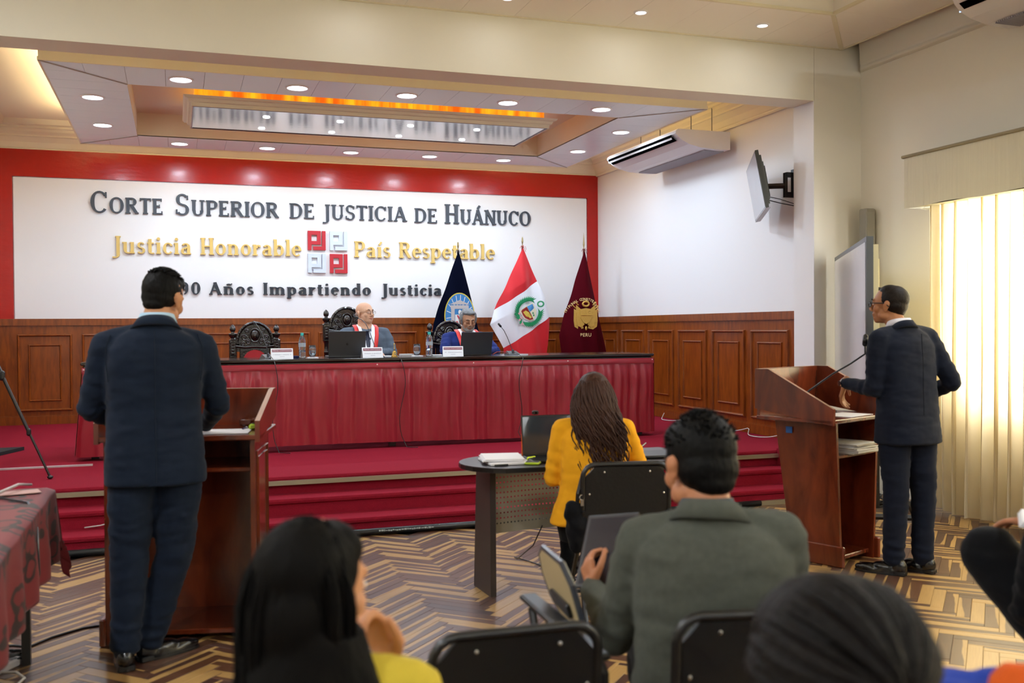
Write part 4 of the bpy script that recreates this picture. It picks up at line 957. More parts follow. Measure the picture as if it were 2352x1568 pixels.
def arc_text(txt, c, rad, a0, a1, size, m_, parent):
    n_ = len(txt)
    for i, ch in enumerate(txt):
        if ch == ' ': continue
        a = R(a0 + (a1 - a0) * i / (n_ - 1)); text_mesh(ch, size, m_, parent, (c[0] + rad * math.cos(a), y_mar(c[0] + rad * math.cos(a), c[1] + rad * math.sin(a)) - .014, c[1] + rad * math.sin(a)), (PI / 2, PI / 2 - a, 0) , 'letter', bold=.0015)
letg = mat('embroidery_pale', '#E0C48A', .5)
arc_text('TRIBUNAL CONSTITUCIONAL', (c3[0], 1.585), .25, 160, 20, .047, letg, f3)
text_mesh('PERU', .062, letg, f3, (c3[0] - .005, y3 - .01, 1.372), (PI / 2, 0, 0), 'letter', bold=.001, spacing=1.15)
# gold relief arms: shield between two drooping flags, ring wreath above
mb = MB()
def pr(P, d0, d1): 
    A = sum(P[i][0] * P[(i + 1) % len(P)][1] - P[(i + 1) % len(P)][0] * P[i][1] for i in range(len(P)))
    mb.prism(P[::-1] if A > 0 else P, d1 - d0, 'y', y3 + .012 - d1)
for s_ in (-1, 1):
    pr([(c3[0] + s_ * q[0], c3[1] + q[1]) for q in ((.03, -.20), (.10, -.215), (.155, -.18), (.165, -.10), (.160, .05), (.135, .03), (.13, .10), (.05, .03), (.07, -.08))], 0, .014)
    pr([(c3[0] + s_ * q[0], c3[1] + q[1]) for q in ((.02, -.15), (.07, -.19), (.12, -.165), (.135, -.08), (.13, .0), (.09, .0))], .012, .022)
    mb.tube([(c3[0] + s_ * .13, y3, c3[1] + .05), (c3[0] + s_ * .185, y3, c3[1] + .10)], .006, 6); mb.tube([(c3[0] + s_ * .10, y3, c3[1] + .10), (c3[0] + s_ * .15, y3, c3[1] + .14)], .006, 6)
pr([(c3[0] + q[0], c3[1] + q[1]) for q in ((-.085, .045), (0, .06), (.085, .045), (.08, -.06), (.045, -.12), (0, -.145), (-.045, -.12), (-.08, -.06))], .01, .03)
mb.tube([(c3[0], y3 - .022, c3[1] + .055), (c3[0], y3 - .022, c3[1] - .03)], .004, 6); mb.tube([(c3[0] - .08, y3 - .022, c3[1] - .03), (c3[0] + .08, y3 - .022, c3[1] - .03)], .004, 6)
mb.tube([(c3[0] + .042 * math.cos(a * PI / 10), y3 - .005, c3[1] + .115 + .030 * math.sin(a * PI / 10)) for a in range(21)], .013, 8)
mb.tube([(c3[0] + .04 + .018 * math.cos(a * PI / 6), y3 - .02, c3[1] + .012 + .018 * math.sin(a * PI / 6)) for a in range(13)], .003, 6)
mb.ell((c3[0], y3 - .01, c3[1] - .20), (.014, .01, .028))
mb.build('gold_coat_of_arms', gold_emb, f3)

# ---------------- ceiling-hung air conditioner ----------------
slot_m = mat('slot_black', '#020202', .95, spec=.02)
acw = mat('ac_white', '#E2DEE0', 0.35); grille_m = mat('ac_grille', '#A8A4AC', 0.5)
def ac_unit(label, X0, X1, Y0, Y1, zt_, th, rods=True):
    t = thing('air_conditioner', label, 'air conditioner', (0, 0, 0), 0)
    W_ = X1 - X0
    # profile in (x, z): curved nose at X0
    prof = [(X1, zt_), (X1, zt_ - th), (X1 - .10, zt_ - th - .006), (X0 + .30, zt_ - th + .005), (X0 + .16, zt_ - th + .035), (X0 + .07, zt_ - th + .075), (X0 + .02, zt_ - th + .12), (X0, zt_ - .05), (X0 + .006, zt_ - .02), (X0 + .03, zt_)]
    vs = [(x, Y0, z) for (x, z) in prof] + [(x, Y1, z) for (x, z) in prof]; n_ = len(prof); mb = MB()
    mb.add(vs, [tuple(range(n_)), tuple(range(2 * n_ - 1, n_ - 1, -1))] + [((i + 1) % n_, i, n_ + i, n_ + (i + 1) % n_) for i in range(n_)])
    mb.build('body', acw, t)
    mb = MB()
    for (a, b_) in (((X0 - .004, zt_ - .052), (X0 + .004, zt_ - .078)), ((X0 + .010, zt_ - th + .108), (X0 + .058, zt_ - th + .076))):
        mb.add([(a[0] - .004, Y0 + .05, a[1]), (a[0] - .004, Y1 - .04, a[1]), (b_[0] - .006, Y1 - .04, b_[1] - .004), (b_[0] - .006, Y0 + .05, b_[1] - .004)], [(0, 1, 2, 3)])
    mb.build('outlet_slot', slot_m, t)
    mb = MB(); mb.add([(X0 - .012, Y0 + .05, zt_ - .085), (X0 - .012, Y1 - .04, zt_ - .085), (X0 + .0, Y1 - .04, zt_ - .10), (X0 + .0, Y0 + .05, zt_ - .10), (X0 - .008, Y0 + .05, zt_ - .082), (X0 - .008, Y1 - .04, zt_ - .082)], [(0, 1, 2, 3), (0, 4, 5, 1)])
    mb.build('louvre', acw, t)
    mb = MB(); k_ = 0
    yy = Y0 + .06
    while yy < Y1 - .06:
        mb.box(X1 - .26, X1 - .03, yy, yy + .008, zt_ - th - .011, zt_ - th + .002); yy += .018
    mb.build('intake_grille', grille_m, t)
    for y in (Y0, Y1): MB().prism([(x * 1.0, z) for (x, z) in prof[::-1]], .018 * (1 if y == Y1 else -1), 'y', y).build('end_cap', acw, t)
    if rods:
        for y in (Y0 + .25, Y1 - .22):
            for x in (X0 + .33, X1 - .06): MB().cyl((x, y, zt_), (x, y, 3.9), .005, n=8).build('rod', mic_g, t)
    return t
ac_unit('long white air conditioner hung on rods beside the stage\'s right wall', 4.86, 5.50, 9.06, 10.72, 3.50, .185)
ac = ac_unit('white air conditioner cut off at the upper right corner', 5.25, 5.82, 4.0, 5.64, 3.84, .21, False)
for y in (4.3, 5.3):
    MB().cyl((5.6, y, 3.84), (5.6, y, 4.28), .005, n=8).build('rod', mic_g, ac)
MB().box(5.32, 5.325, 5.655, 5.665, 3.70, 3.71).build('indicator_light', mat('led_blue', '#80B0FF', .4, emit='#A0C8FF', estr=3), ac)

# ---------------- television on swing bracket ----------------
tv = thing('television', 'black flat television angled on a swing bracket right of the white side wall', 'television', (0, 0, 0))
scr = mat('tv_screen', '#9C9AA0', 0.15, .3, coat=.5)
def slab4(mb, c4, n_, d0, d1, inset=0.0):
    c = sum((Vector(p) for p in c4), Vector()) / 4
    q = [Vector(p) + (c - Vector(p)).normalized() * inset for p in c4]
    mb.add([p + n_ * d0 for p in q] + [p + n_ * d1 for p in q], [(0, 1, 2, 3), (7, 6, 5, 4), (0, 4, 5, 1), (1, 5, 6, 2), (2, 6, 7, 3), (3, 7, 4, 0)])
c4 = [V(5.0, 7.80, 3.07), V(5.095, 7.77, 2.55), V(5.44, 8.48, 2.50), V(5.35, 8.50, 3.00)]
nn = (c4[1] - c4[0]).cross(c4[3] - c4[0]).normalized()
if nn.x > 0: nn = -nn
mb = MB(); slab4(mb, c4, nn, -.03, 0); slab4(mb, c4, nn, -.055, -.03, .07); slab4(mb, c4, nn, -.075, -.05, .16); mb.build('casing', mat('tv_black_gloss', '#141418', .15, coat=.5), tv)
mb = MB(); slab4(mb, c4, nn, 0.0005, .002, .022); mb.build('screen', scr, tv)
mb = MB(); b0, b1 = c4[1], c4[2]; dn = (c4[1] - c4[0]).normalized()
mb.add([b0 + dn * .002, b1 + dn * .002, b1 + dn * .002 - nn * .05, b0 + dn * .002 - nn * .05], [(0, 1, 2, 3)]); mb.build('bottom_panel', mat('tv_grey', '#B8B8BC', .4), tv)
cb = (c4[0] + c4[1] + c4[2] + c4[3]) / 4 - nn * .075
mb = MB(); mb.box(5.50, 5.585, 7.93, 7.97, 2.68, 2.94); mb.M = Matrix.Translation(cb) ; mb.M = None
mb.tube([cb, V(5.44, 7.98, 2.79)], .028, 6); mb.box(5.425, 5.455, 7.955, 7.985, 2.68, 2.91); mb.box(5.44, 5.585, 7.95, 7.985, 2.87, 2.915); mb.box(5.44, 5.585, 7.95, 7.985, 2.68, 2.73)
slab4(mb, c4, nn, -.09, -.07, .22); mb.build('swing_bracket', black_metal, tv)
mb = MB(); mb.tube([cb + V(-.02, -.03, -.12), V(5.38, 7.95, 2.62), V(5.50, 7.93, 2.60), V(5.585, 7.9, 2.61)], .005, 6); mb.tube([cb + V(-.02, -.03, -.09), V(5.36, 7.95, 2.66), V(5.5, 7.93, 2.62), V(5.585, 7.9, 2.62)], .004, 6); mb.build('cable', black_plastic, tv)

# small things on the stage floor
def line_thing(name, label, cat, pts, r, m_, group=None):
    o = MB().tube(pts, r, 6).build(name, m_, None, True); return tag(o, label, cat, group)
P = []
for k_ in range(60):
    y = 10.6 - k_ * .045; ph = ((10.6 - y) % .62) / .62; P.append((5.53 - .16 * math.sin(ph * PI), y, ST + .008 + .05 * (1 - math.sin(ph * PI)) ** 2))
line_thing('cable', 'white cable tacked in loops along the foot of the right wainscot', 'cable', P, .005, cable_w)
line_thing('cable', 'thin dark cable curving on the carpeted steps left of the left lectern', 'cable', [(-.60, 7.23, .14), (-.5, 7.22, .15), (-.42, 7.19, .17), (-.30, 7.2, .22), (-.22, 7.3, .28), (-.18, 7.44, .36), (-.1, 7.6, .39), (0, 8.2, .39)], .005, cable_w)
o = MB().box(0, 1.35, -.02, .02, 0, .012).build('cable_cover', mat('strip_white', '#C9BFC2', .4, .4)); o.location = (-2.0, 8.62, ST); o.rotation_euler = (0, 0, R(1)); tag(o, 'flat pale aluminium cable cover lying on the carpet left of the bench', 'cable cover')
o = MB().add([(0, 0, 0), (.16, 0, 0), (.35, .42, 0), (0, .42, 0), (0, 0, .03), (.16, 0, .03), (.35, .42, .03), (0, .42, .03)], [(0, 3, 2, 1), (4, 5, 6, 7), (0, 1, 5, 4), (1, 2, 6, 5), (2, 3, 7, 6), (3, 0, 4, 7)])
mb = MB(); mb.add([(-.1, 0, 0), (.16, 0, 0), (.33, .45, 0), (-.1, .45, 0), (-.1, 0, .03), (.16, 0, .03), (.33, .45, .03), (-.1, .45, .03)], [(0, 3, 2, 1), (4, 5, 6, 7), (0, 1, 5, 4), (1, 2, 6, 5), (2, 3, 7, 6), (3, 0, 4, 7)])
o = mb.build('floor_mat', mat('rubber_mat', '#17171A', .9)); o.location = (-1.66, 9.55, ST + .001); tag(o, 'black rubber mat on the red carpet at the far left', 'mat')
t = thing('antenna_receiver', 'small black receiver with a leaning antenna on the stage edge block behind the right lectern', 'receiver', (5.22, 7.34, .405))
MB().bbox(-.06, .06, -.05, .05, 0, .03, .004).build('body', black_plastic, t); MB().cyl((-.04, 0, .03), (-.075, .0, .17), .007, .005, 8).build('antenna', black_plastic, t)
# rolled black strip along the foot of the steps
t = thing('rolled_banner', 'long black rolled strip with small pale print lying along the foot of the red steps', 'banner', (0, 0, 0))
MB().tube([(-1.9, 6.955, .028), (1.0, 6.95, .028), (4.5, 6.955, .028)], .024, 10).build('roll', mat('roll_black', '#0C1014', .35), t, True)
mb = MB(); rq = random.Random(5); x = 1.35
while x < 1.75: 
    wq = .006 + .012 * rq.random(); mb.box(x, x + wq, 6.925, 6.93, .028 + .004 * rq.random(), .036 + .006 * rq.random()); x += wq + .004
mb.build('print', mat('print_pale', '#A8B0B0', .6), t)
# tripod at the left edge of the stage
t = thing('tripod', 'black camera tripod whose slanted leg stands on the red carpet at the left edge', 'tripod', (-1.42, 7.95, ST))
for (dx, dy) in ((.53, .02), (-.28, .45), (-.28, -.43)):
    mb = MB(); top = V(0, 0, 1.32); foot = V(dx, dy, .015)
    a = top + (foot - top) * .42; b_ = top + (foot - top) * .74
    mb.tube([top, a], .016, 8); mb.tube([a, b_], .0125, 8); mb.tube([b_, foot], .009, 8); lg = mb.build('leg', black_metal, t)
    MB().cap(a - V(0, 0, .02), a + V(0, 0, .015), .02, n=8).cap(b_ - V(0, 0, .015), b_ + V(0, 0, .01), .016, n=8).build('clamp', black_plastic, lg); MB().ell(foot, (.022, .022, .014), n=10, m=6).build('rubber_foot', black_plastic, lg)
    MB().tube([a, V(0, 0, a.z - .02)], .006, 6).build('brace', black_metal, t)
MB().cyl((0, 0, .62), (0, 0, 1.5), .014, n=10).ell((0, 0, 1.33), (.04, .04, .05)).bbox(-.05, .05, -.05, .05, 1.5, 1.52).build('centre_column', black_metal, t)
# ---------------- people ----------------
def skin(name, c): return mat(name, c, 0.5, spec=0.35, bump=0.08, bscale=160, sub=0.08)
def cloth_m(name, c, rough=.9, bump=.25, bscale=400, var=.08, vscale=30): return mat(name, c, rough, spec=.15, bump=bump, bscale=bscale, var=var, vscale=vscale, sheen=.06)
eye_w = mat('eye_white', '#D8D0CC', .3); iris_m = mat('iris_brown', '#2A1610', .2)
def hand(mb, wrist, d, up, side, curl=.5, size=1.0, spread=1.0):
    """palm and five bent fingers; d = pointing direction, up = back of the hand, side = +1 thumb toward d x up"""
    d = Vector(d).normalized(); up = Vector(up); up = (up - d * up.dot(d)).normalized(); s_ = d.cross(up) * side; w_ = Vector(wrist); k = size
    mb.limb([w_ - d * .03 * k, w_ + d * .02 * k], [.024 * k, .026 * k], 10)
    for q in (-1, -.33, .33, 1): mb.limb([w_ + d * .015 * k + s_ * q * .014 * k, w_ + d * .085 * k + s_ * q * .028 * k], [.015 * k, .013 * k], 10)
    L_ = (.036, .042, .046, .041)
    for i, q in enumerate((-1.08, -.36, .36, 1.08)):
        p = w_ + d * .088 * k + s_ * q * .026 * k * spread; pts = [p]; a = 0; ln = L_[i] * k
        for j, f in enumerate((1.0, .72, .55)):
            a += curl * (.55, .85, .6)[j]; dd = (d * math.cos(a) - up * math.sin(a) + s_ * q * .06 * spread).normalized(); p = p + dd * ln * f; pts.append(p)
        mb.limb(pts, [.0098 * k, .0092 * k, .0082 * k, .0072 * k], 8)
    p = w_ + d * .025 * k + s_ * .028 * k; q1 = p + (d * .6 + s_ * .75 - up * .25).normalized() * .045 * k; q2 = q1 + (d * .85 + s_ * .35 - up * .4).normalized() * .034 * k; q3 = q2 + (d * .95 + s_ * .1 - up * .4).normalized() * .026 * k
    mb.limb([p, q1, q2, q3], [.016 * k, .0125 * k, .0105 * k, .009 * k], 8)
def head_blobs(mb, M, wide=1.0, jaw=1.0, nose=1.0):
    mb.M = M; w_ = wide
    mb.ell((0, -.014, .036), (.075 * w_, .094, .084), n=24, m=16)
    mb.ell((0, .012, .02), (.068 * w_, .078, .075), n=22, m=14)
    mb.ell((0, .024, -.038), (.057 * w_ * jaw, .062, .066), n=20, m=12)
    mb.ell((0, .034, -.072), (.044 * w_ * jaw, .046, .036), n=16, m=10)
    mb.ell((0, .062, -.090), (.022 * jaw, .022, .018)); 
    for s_ in (-1, 1):
        mb.ell((s_ * .040 * w_, .056, -.022), (.022, .024, .026)); mb.ell((s_ * .052 * w_, .012, -.062), (.018, .034, .026))
        mb.ell((s_ * .077 * w_, -.006, -.004), (.007, .019, .031), (R(12), 0, R(-s_ * 18))); mb.ell((s_ * .083 * w_, -.012, .010), (.006, .017, .019), (R(12), 0, R(-s_ * 22))); mb.ell((s_ * .076 * w_, -.0, -.03), (.006, .010, .012))
        mb.cap((s_ * .012, .087, .030), (s_ * .040 * w_, .078, .030), .0095, .008, 8)
        mb.ell((s_ * .011 * nose, .098, -.030), (.0085, .011, .008)); mb.ell((s_ * .030 * w_, .074, .006), (.016, .013, .010))
    mb.cap((0, .088, .020), (0, .106 + .006 * (nose - 1), -.022), .0085, .0115 * nose, 10)
    mb.cap((-.018, .083, -.0515), (.018, .083, -.0515), .0062, n=8); mb.cap((-.009, .087, -.0505), (.009, .087, -.0505), .0066, n=8); mb.cap((-.014, .083, -.0625), (.014, .083, -.0625), .0068, n=8)
    mb.cap((-.01, .075, -.078), (.01, .075, -.078), .013, n=8)
    mb.M = None
def eyes(M, parent, wide=1.0, open_=1.0):
    for s_ in (-1, 1):
        mb = MB(); mb.M = M; mb.m = 0; mb.ell((s_ * .031 * wide, .0765, .0065), (.0125, .0115, .0075 * open_ + .001)); mb.m = 1; mb.ell((s_ * .031 * wide, .0835, .006), (.0052, .0052, .0052 * open_)); mb.build('eye', [eye_w, iris_m], parent, True)
def face_details(M, parent, skin_m, lip_c, wide=1.0, lid=.0045):
    lm = mat('lips', lip_c, .5)
    mb = MB(); mb.M = M; mb.tube([(-.024, .0835, -.056), (-.010, .0905, -.0535), (0, .0915, -.0548), (.010, .0905, -.0535), (.024, .0835, -.056)], [.0015, .0036, .0032, .0036, .0015], 8); mb.tube([(-.020, .085, -.0605), (0, .0905, -.0635), (.020, .085, -.0605)], [.0018, .0045, .0018], 8); mb.build('lips', lm, parent, True)
    mb = MB(); mb.M = M
    for s_ in (-1, 1): mb.tube([(s_ * .031 * wide + q * .014, .0865 - abs(q) * .006, .0105 + lid * .3 - abs(q) * .002) for q in (-1, -.5, 0, .5, 1)], [.0018, .0038, .0044, .0038, .0018], 8)
    mb.build('eyelids', skin_m, parent, True)
def headM(pos, yaw=0, pitch=0, roll=0, s=1.0):
    return Matrix.Translation(pos) @ Matrix.Rotation(R(yaw), 4, 'Z') @ Matrix.Rotation(R(pitch), 4, 'X') @ Matrix.Rotation(R(roll), 4, 'Y') @ Matrix.Scale(s, 4)
def strand_mesh(mb, pts, r, n=5):
    k = len(pts); mb.tube(pts, [r * (.55 + .45 * math.sin(PI * min(1, (i + .6) / (k * .75)))) if i < k - 1 else r * .15 for i in range(k)], n)
def brow_mesh(M, m_, parent, w_=1.0):
    mb = MB(); mb.M = M
    for s_ in (-1, 1): mb = MB(); mb.M = M; mb.tube([(s_ * .014, .0955, .031), (s_ * .03 * w_, .092, .036), (s_ * .046 * w_, .080, .031)], [.003, .0038, .002], 6); mb.build('eyebrow', m_, parent, True)
def glasses(M, m_, parent, thick=.0016, lens_h=.015):
    mb = MB(); mb.M = M
    for s_ in (-1, 1):
        mb.tube([(s_ * .032 + .024 * math.cos(a * PI / 10), .102, .004 + lens_h * math.sin(a * PI / 10)) for a in range(21)], thick, 6)
        mb.tube([(s_ * .056, .100, .010), (s_ * .073, .085, .012), (s_ * .083, .0, .012), (s_ * .082, -.025, -.008)], thick * 1.2, 6)
    mb.tube([(-.009, .103, .008), (0, .106, .011), (.009, .103, .008)], thick, 6); mb.build('glasses_frame', m_, parent, True)
    lb_ = MB(); lb_.M = M
    for s_ in (-1, 1): lb_.prism([(s_ * .032 + .023 * math.cos(a * PI / 8), .004 + lens_h * .95 * math.sin(a * PI / 8)) for a in range(16)][::1], .001, 'y', .1015)
    lb_.build('lens', lens_m, parent)
lens_m = bpy.data.materials.new('lens_glass'); lens_m.use_nodes = True
_n = lens_m.node_tree; _b = _n.nodes['Principled BSDF']; _b.inputs['Base Color'].default_value = (.9, .95, 1, 1); _b.inputs['Roughness'].default_value = .05; _b.inputs['Alpha'].default_value = .05; _b.inputs['Specular IOR Level'].default_value = .25
def shoe(parent, ankle, yaw, m_, L_=.28):
    M = Matrix.Translation((ankle[0], ankle[1], 0)) @ Matrix.Rotation(R(yaw), 4, 'Z')
    mb = MB(); mb.M = M
    mb.ell((0, -.02, .05), (.038, .05, .05)); mb.ell((0, .06, .038), (.042, .08, .036)); mb.ell((0, .15, .030), (.040, .065, .027)); mb.cap((0, -.02, .05), (0, -.01, .10), .036, .036); mb.ell((0, .20, .026), (.026, .035, .02))
    mb.loft([((0, .085, .0), 0, .040, .145), ((0, .085, .03), 0, .041, .146)], 20, 2.2)
    o = remesh(mb, .006, 'shoe', m_, parent, 2); 
    for v in o.data.vertices:
        if v.co.z < .004: v.co.z = .002
    s = MB(); s.M = M; s.loft([((0, .085, .001), 0, .042, .150), ((0, .085, .012), 0, .042, .150)], 24, 2.3); s.bbox(-.036, .036, -.062, .0, .001, .024, .004); s.build('sole', black_plastic, o)
    return o
def sleeve_wrinkle(a, b_, c_, amp=.004, f=95):
    """cross creases along the arm, strongest near the elbow b_"""
    def g(co):
        e = 0
        for (p, q) in ((a, b_), (b_, c_)):
            d = (q - p); L_ = d.length; t_ = (co - p).dot(d) / (L_ * L_)
            if -.1 < t_ < 1.1 and (co - (p + d * t_)).length < .10:
                near = math.exp(-((co - b_).length / .11) ** 2) + .25; e += amp * near * math.sin((t_ * L_) * f + 4 * noise.noise(co * 9)) * .7
        return e
    return g
def jacket(parent, name, m_, hem_z, sp, shL, shR, elL, elR, wrL, wrR, yaw, rx=.2, ry=.125, hem=(0.205, .135), waist=None, vox=.009, neck=.062, wr=.036, arm=1.0, amp=.005, lean=None, flare=0):
    """sp: list of spine points pelvis..neck base"""
    pel, wst, cst, nk = [Vector(p) for p in sp]; y = R(yaw); mb = MB()
    waist = waist or (rx * .86, ry * .92)
    sh_z = (Vector(shL).z + Vector(shR).z) / 2
    hz = Vector((pel.x, pel.y, hem_z))
    rings = [(hz, y, hem[0], hem[1]), (hz.lerp(wst, .5), y, (hem[0] + waist[0]) / 2, (hem[1] + waist[1]) / 2), (wst, y, waist[0], waist[1]), (wst.lerp(cst, .5), y, (waist[0] + rx) / 2, (waist[1] + ry) / 2), (cst, y, rx, ry),
             (cst.lerp(nk, .42), y, rx * .98, ry * .96), (cst.lerp(nk, .72), y, rx * .80, ry * .80), (cst.lerp(nk, .92), y, rx * .50, ry * .64), (nk + V(0, 0, .012), y, neck, neck)]
    mb.loft(rings, 36, 2.5)
    for (sh, el, wr_) in ((shL, elL, wrL), (shR, elR, wrR)):
        sh, el, wr_ = Vector(sh), Vector(el), Vector(wr_)
        mb.cap(cst.lerp(nk, .80), sh + (nk - sh) * .12, .055, .060 * arm); mb.cap(sh, sh + (el - sh) * .3, .063 * arm, .062 * arm); mb.cap(sh + (el - sh) * .3, el, .062 * arm, .053 * arm); mb.cap(el, wr_, .052 * arm, wr)
    wa = sleeve_wrinkle(Vector(shL), Vector(elL), Vector(wrL)); wb = sleeve_wrinkle(Vector(shR), Vector(elR), Vector(wrR)); ff = folds(amp)
    return remesh(mb, vox, name, m_, parent, 4, .5, lambda co, n_: ff(co, n_) + wa(co) + wb(co))
def body_mesh(parent, m_, HM, neck_b, shL, elL, wrL, shR, elR, wrR, hands, wide=1.0, jaw=1.0, nose=1.0, vox=.0048, nk_r=.055, s=1.0, extra=None):
    mb = MB(); head_blobs(mb, HM, wide, jaw, nose)
    hp = HM @ V(0, -.012, -.05); nb = Vector(neck_b); mb.cap(hp, nb, nk_r, nk_r * 1.05); mb.cap(nb, nb - V(0, 0, .10), nk_r * 1.1, .09)
    for (sh, el, wr_) in ((shL, elL, wrL), (shR, elR, wrR)):
        mb.limb([nb - V(0, 0, .06), sh, el, wr_], [.05, .040, .034, .024], 10)
    for h in hands: hand(mb, *h[0], **h[1])
    if extra: extra(mb)
    return remesh(mb, vox, 'body', m_, parent, 2, .5)
def collar_band(parent, name, m_, c, yaw, rx, ry, h, tilt=0, t=.006, drop=.03, gap=0.0, flare=.012):
    """standing collar: dips at the front (local +Y of yaw)"""
    mb = MB(); n_ = 40; vs = []; y = R(yaw)
    for j in range(n_ + 1):
        a = -PI / 2 + (j / n_ - .5) * (2 * PI - gap); ca, sa = math.cos(a), math.sin(a); dz = -drop * (0.5 + 0.5 * sa) ** 1.5
        for (o_, z) in ((flare, 0), (0, h), (-t, h - .002), (flare - t, -.004)):
            px, py = (rx + o_) * ca, (ry + o_) * sa; vs.append((c[0] + px * math.cos(y) - py * math.sin(y), c[1] + px * math.sin(y) + py * math.cos(y), c[2] + z + dz + tilt * sa))
    fs = []
    for j in range(n_):
        for k in range(4): fs.append((j * 4 + k, j * 4 + (k + 1) % 4, (j + 1) * 4 + (k + 1) % 4, (j + 1) * 4 + k))
    mb.add(vs, fs); return mb.build(name, m_, parent, True)
def trousers(parent, m_, pel, hipL, hipR, knL, knR, anL, anR, yaw, vox=.01, rx=.175, ry=.12, th=.088, kn=.066, an=.058, amp=.005, name='trousers'):
    mb = MB(); y = R(yaw); pel = Vector(pel)
    mb.loft([(pel + V(0, 0, -.07), y, rx * .93, ry * .95), (pel + V(0, 0, .0), y, rx, ry), (pel + V(0, 0, .10), y, rx * .92, ry * .92), (pel + V(0, 0, .16), y, rx * .86, ry * .86)], 28, 2.3)
    for (h, k_, a) in ((hipL, knL, anL), (hipR, knR, anR)): mb.limb([h, k_, a], [th, kn, an], 16)
    ff = folds(amp, 7, 3.0); kk = [Vector(knL), Vector(knR)]; aa = [Vector(anL), Vector(anR)]
    def dd(co, n_):
        e = ff(co, n_)
        for a in aa: 
            q = (co - a).length
            if q < .16: e += .005 * math.sin(co.z * 120 + co.x * 20) * (1 - q / .16)
        return e
    return remesh(mb, vox, name, m_, parent, 4, .5, dd)
def person(label, x, y, z, rz, group=None): return thing('person', label, 'person', (x, y, z), R(rz), group)
def azim(x, y): return math.degrees(math.atan2(y, x)) - 90   # rotation that turns local +Y away from the camera

hair_black = mat('hair_black', '#070606', .6, spec=.14, bump=.4, bscale=90, stretch=(1, 1, .15))
hair_brown = mat('hair_dark_brown', '#3A2014', .5, spec=.25, bump=.4, bscale=80, stretch=(1, 1, .2), var=.4, vscale=12)
hair_grey = mat('hair_grey', '#74767A', .55, bump=.6, bscale=120, var=.35, vscale=40)
leather = mat('shoe_leather', '#08080A', .25, coat=.4)

# ===== man in the navy blue suit at the left lectern (seen from behind) =====
az = azim(-.09, 4.62)
p1 = person('man in navy suit and light blue collar standing at the left lectern, back turned', -.09, 4.62, 0, az)
sk1 = skin('skin_tan', '#B9835F'); suit1 = cloth_m('suit_navy', '#172030')
HM = headM((.037, .05, 1.605), -32, -14, 4, 1.04)
shL, elL, wrL = V(-.198, .0, 1.405), V(-.268, .06, 1.13), V(-.12, .27, 1.03)
shR, elR, wrR = V(.198, -.0, 1.395), V(.268, .08, 1.13), V(.225, .28, 1.02)
body_mesh(p1, sk1, HM, (.01, .0, 1.49), shL, elL, wrL, shR, elR, wrR, [((wrL, (.3, 1, -.1), (0, 0, 1), 1), dict(curl=.4)), ((wrR, (-.55, 1, -.15), (0, 0, 1), -1), dict(curl=.5))], nk_r=.062, wide=1.06)
eyes(HM, p1)
jk = jacket(p1, 'jacket', suit1, .80, [(0, .0, .95), (-.005, .0, 1.13), (0, -.01, 1.31), (.005, -.02, 1.495)], shL, shR, elL, elR, wrL, wrR, 0, rx=.207, ry=.135, hem=(.216, .145), waist=(.196, .13), arm=1.04)
mb = MB(); mb.tube([(0.0, -.152, 1.47), (.0, -.157, 1.3), (-.002, -.142, 1.12), (.0, -.149, .95), (.0, -.158, .82)], .002, 4)
for s_ in (-1, 1): mb.tube([(s_ * .178, -.058, 1.452), (s_ * .196, -.074, 1.40), (s_ * .196, -.092, 1.33), (s_ * .188, -.095, 1.25)], .002, 4)
mb.build('seam', cloth_m('suit_navy_seam', '#161E2B'), p1)
collar_band(p1, 'jacket_collar', suit1, (.005, -.02, 1.487), 0, .084, .078, .040, t=.008, drop=.08, tilt=-.012, flare=.03)
collar_band(p1, 'shirt_collar', cloth_m('shirt_light_blue', '#A9C6DC'), (.012, -.012, 1.515), -8, .072, .070, .034, drop=.03)
ff = MB(); ff.M = HM
ff.ell((0, -.020, .042), (.080, .096, .086), n=28, m=18); ff.ell((0, -.034, -.0), (.072, .070, .055), n=24, m=14); ff.ell((0, .02, .076), (.068, .07, .052), n=20, m=12); ff.ell((0, -.060, -.035), (.050, .036, .028))
for s_ in (-1, 1): ff.ell((s_ * .071, .012, .012), (.012, .016, .03))
hr = remesh(ff, .006, 'hair', hair_black, p1, 2, .5, lambda co, n_: (.004 * noise.noise(co * 60) if co.z > 1.66 else .001 * noise.noise(co * 90)))
mb = MB(); rr1 = random.Random(11)
for k in range(420):
    a = rr1.uniform(0, 2 * PI); e = rr1.uniform(.05, .95); d = V(math.cos(a) * math.sin(e), math.sin(a) * math.sin(e), math.cos(e)); p = V(d.x * .080, -.02 + d.y * .094, .045 + d.z * .084)
    dirv = (d + V(.6, .9, .15) * .6 + V(rr1.uniform(-.4, .4), rr1.uniform(-.4, .4), 0)).normalized(); q = p + dirv * .009; q2 = q + (dirv * .5 + V(.3, .5, -.3)).normalized() * .010
    strand_mesh(mb, [HM @ p, HM @ q, HM @ q2], .0032, 4)
mb.build('hair_strands', hair_black, p1, True)
trousers(p1, suit1, (0, .0, .90), (-.095, 0, .88), (.10, 0, .88), (-.115, .0, .48), (.075, .03, .48), (-.135, -.02, .10), (-.03, .06, .10), 0, rx=.19, ry=.135, th=.108, kn=.082, an=.062, amp=.008)
shoe(p1, (-.135, -.02, .1), 6, leather); shoe(p1, (-.03, .07, .1), -62, leather)

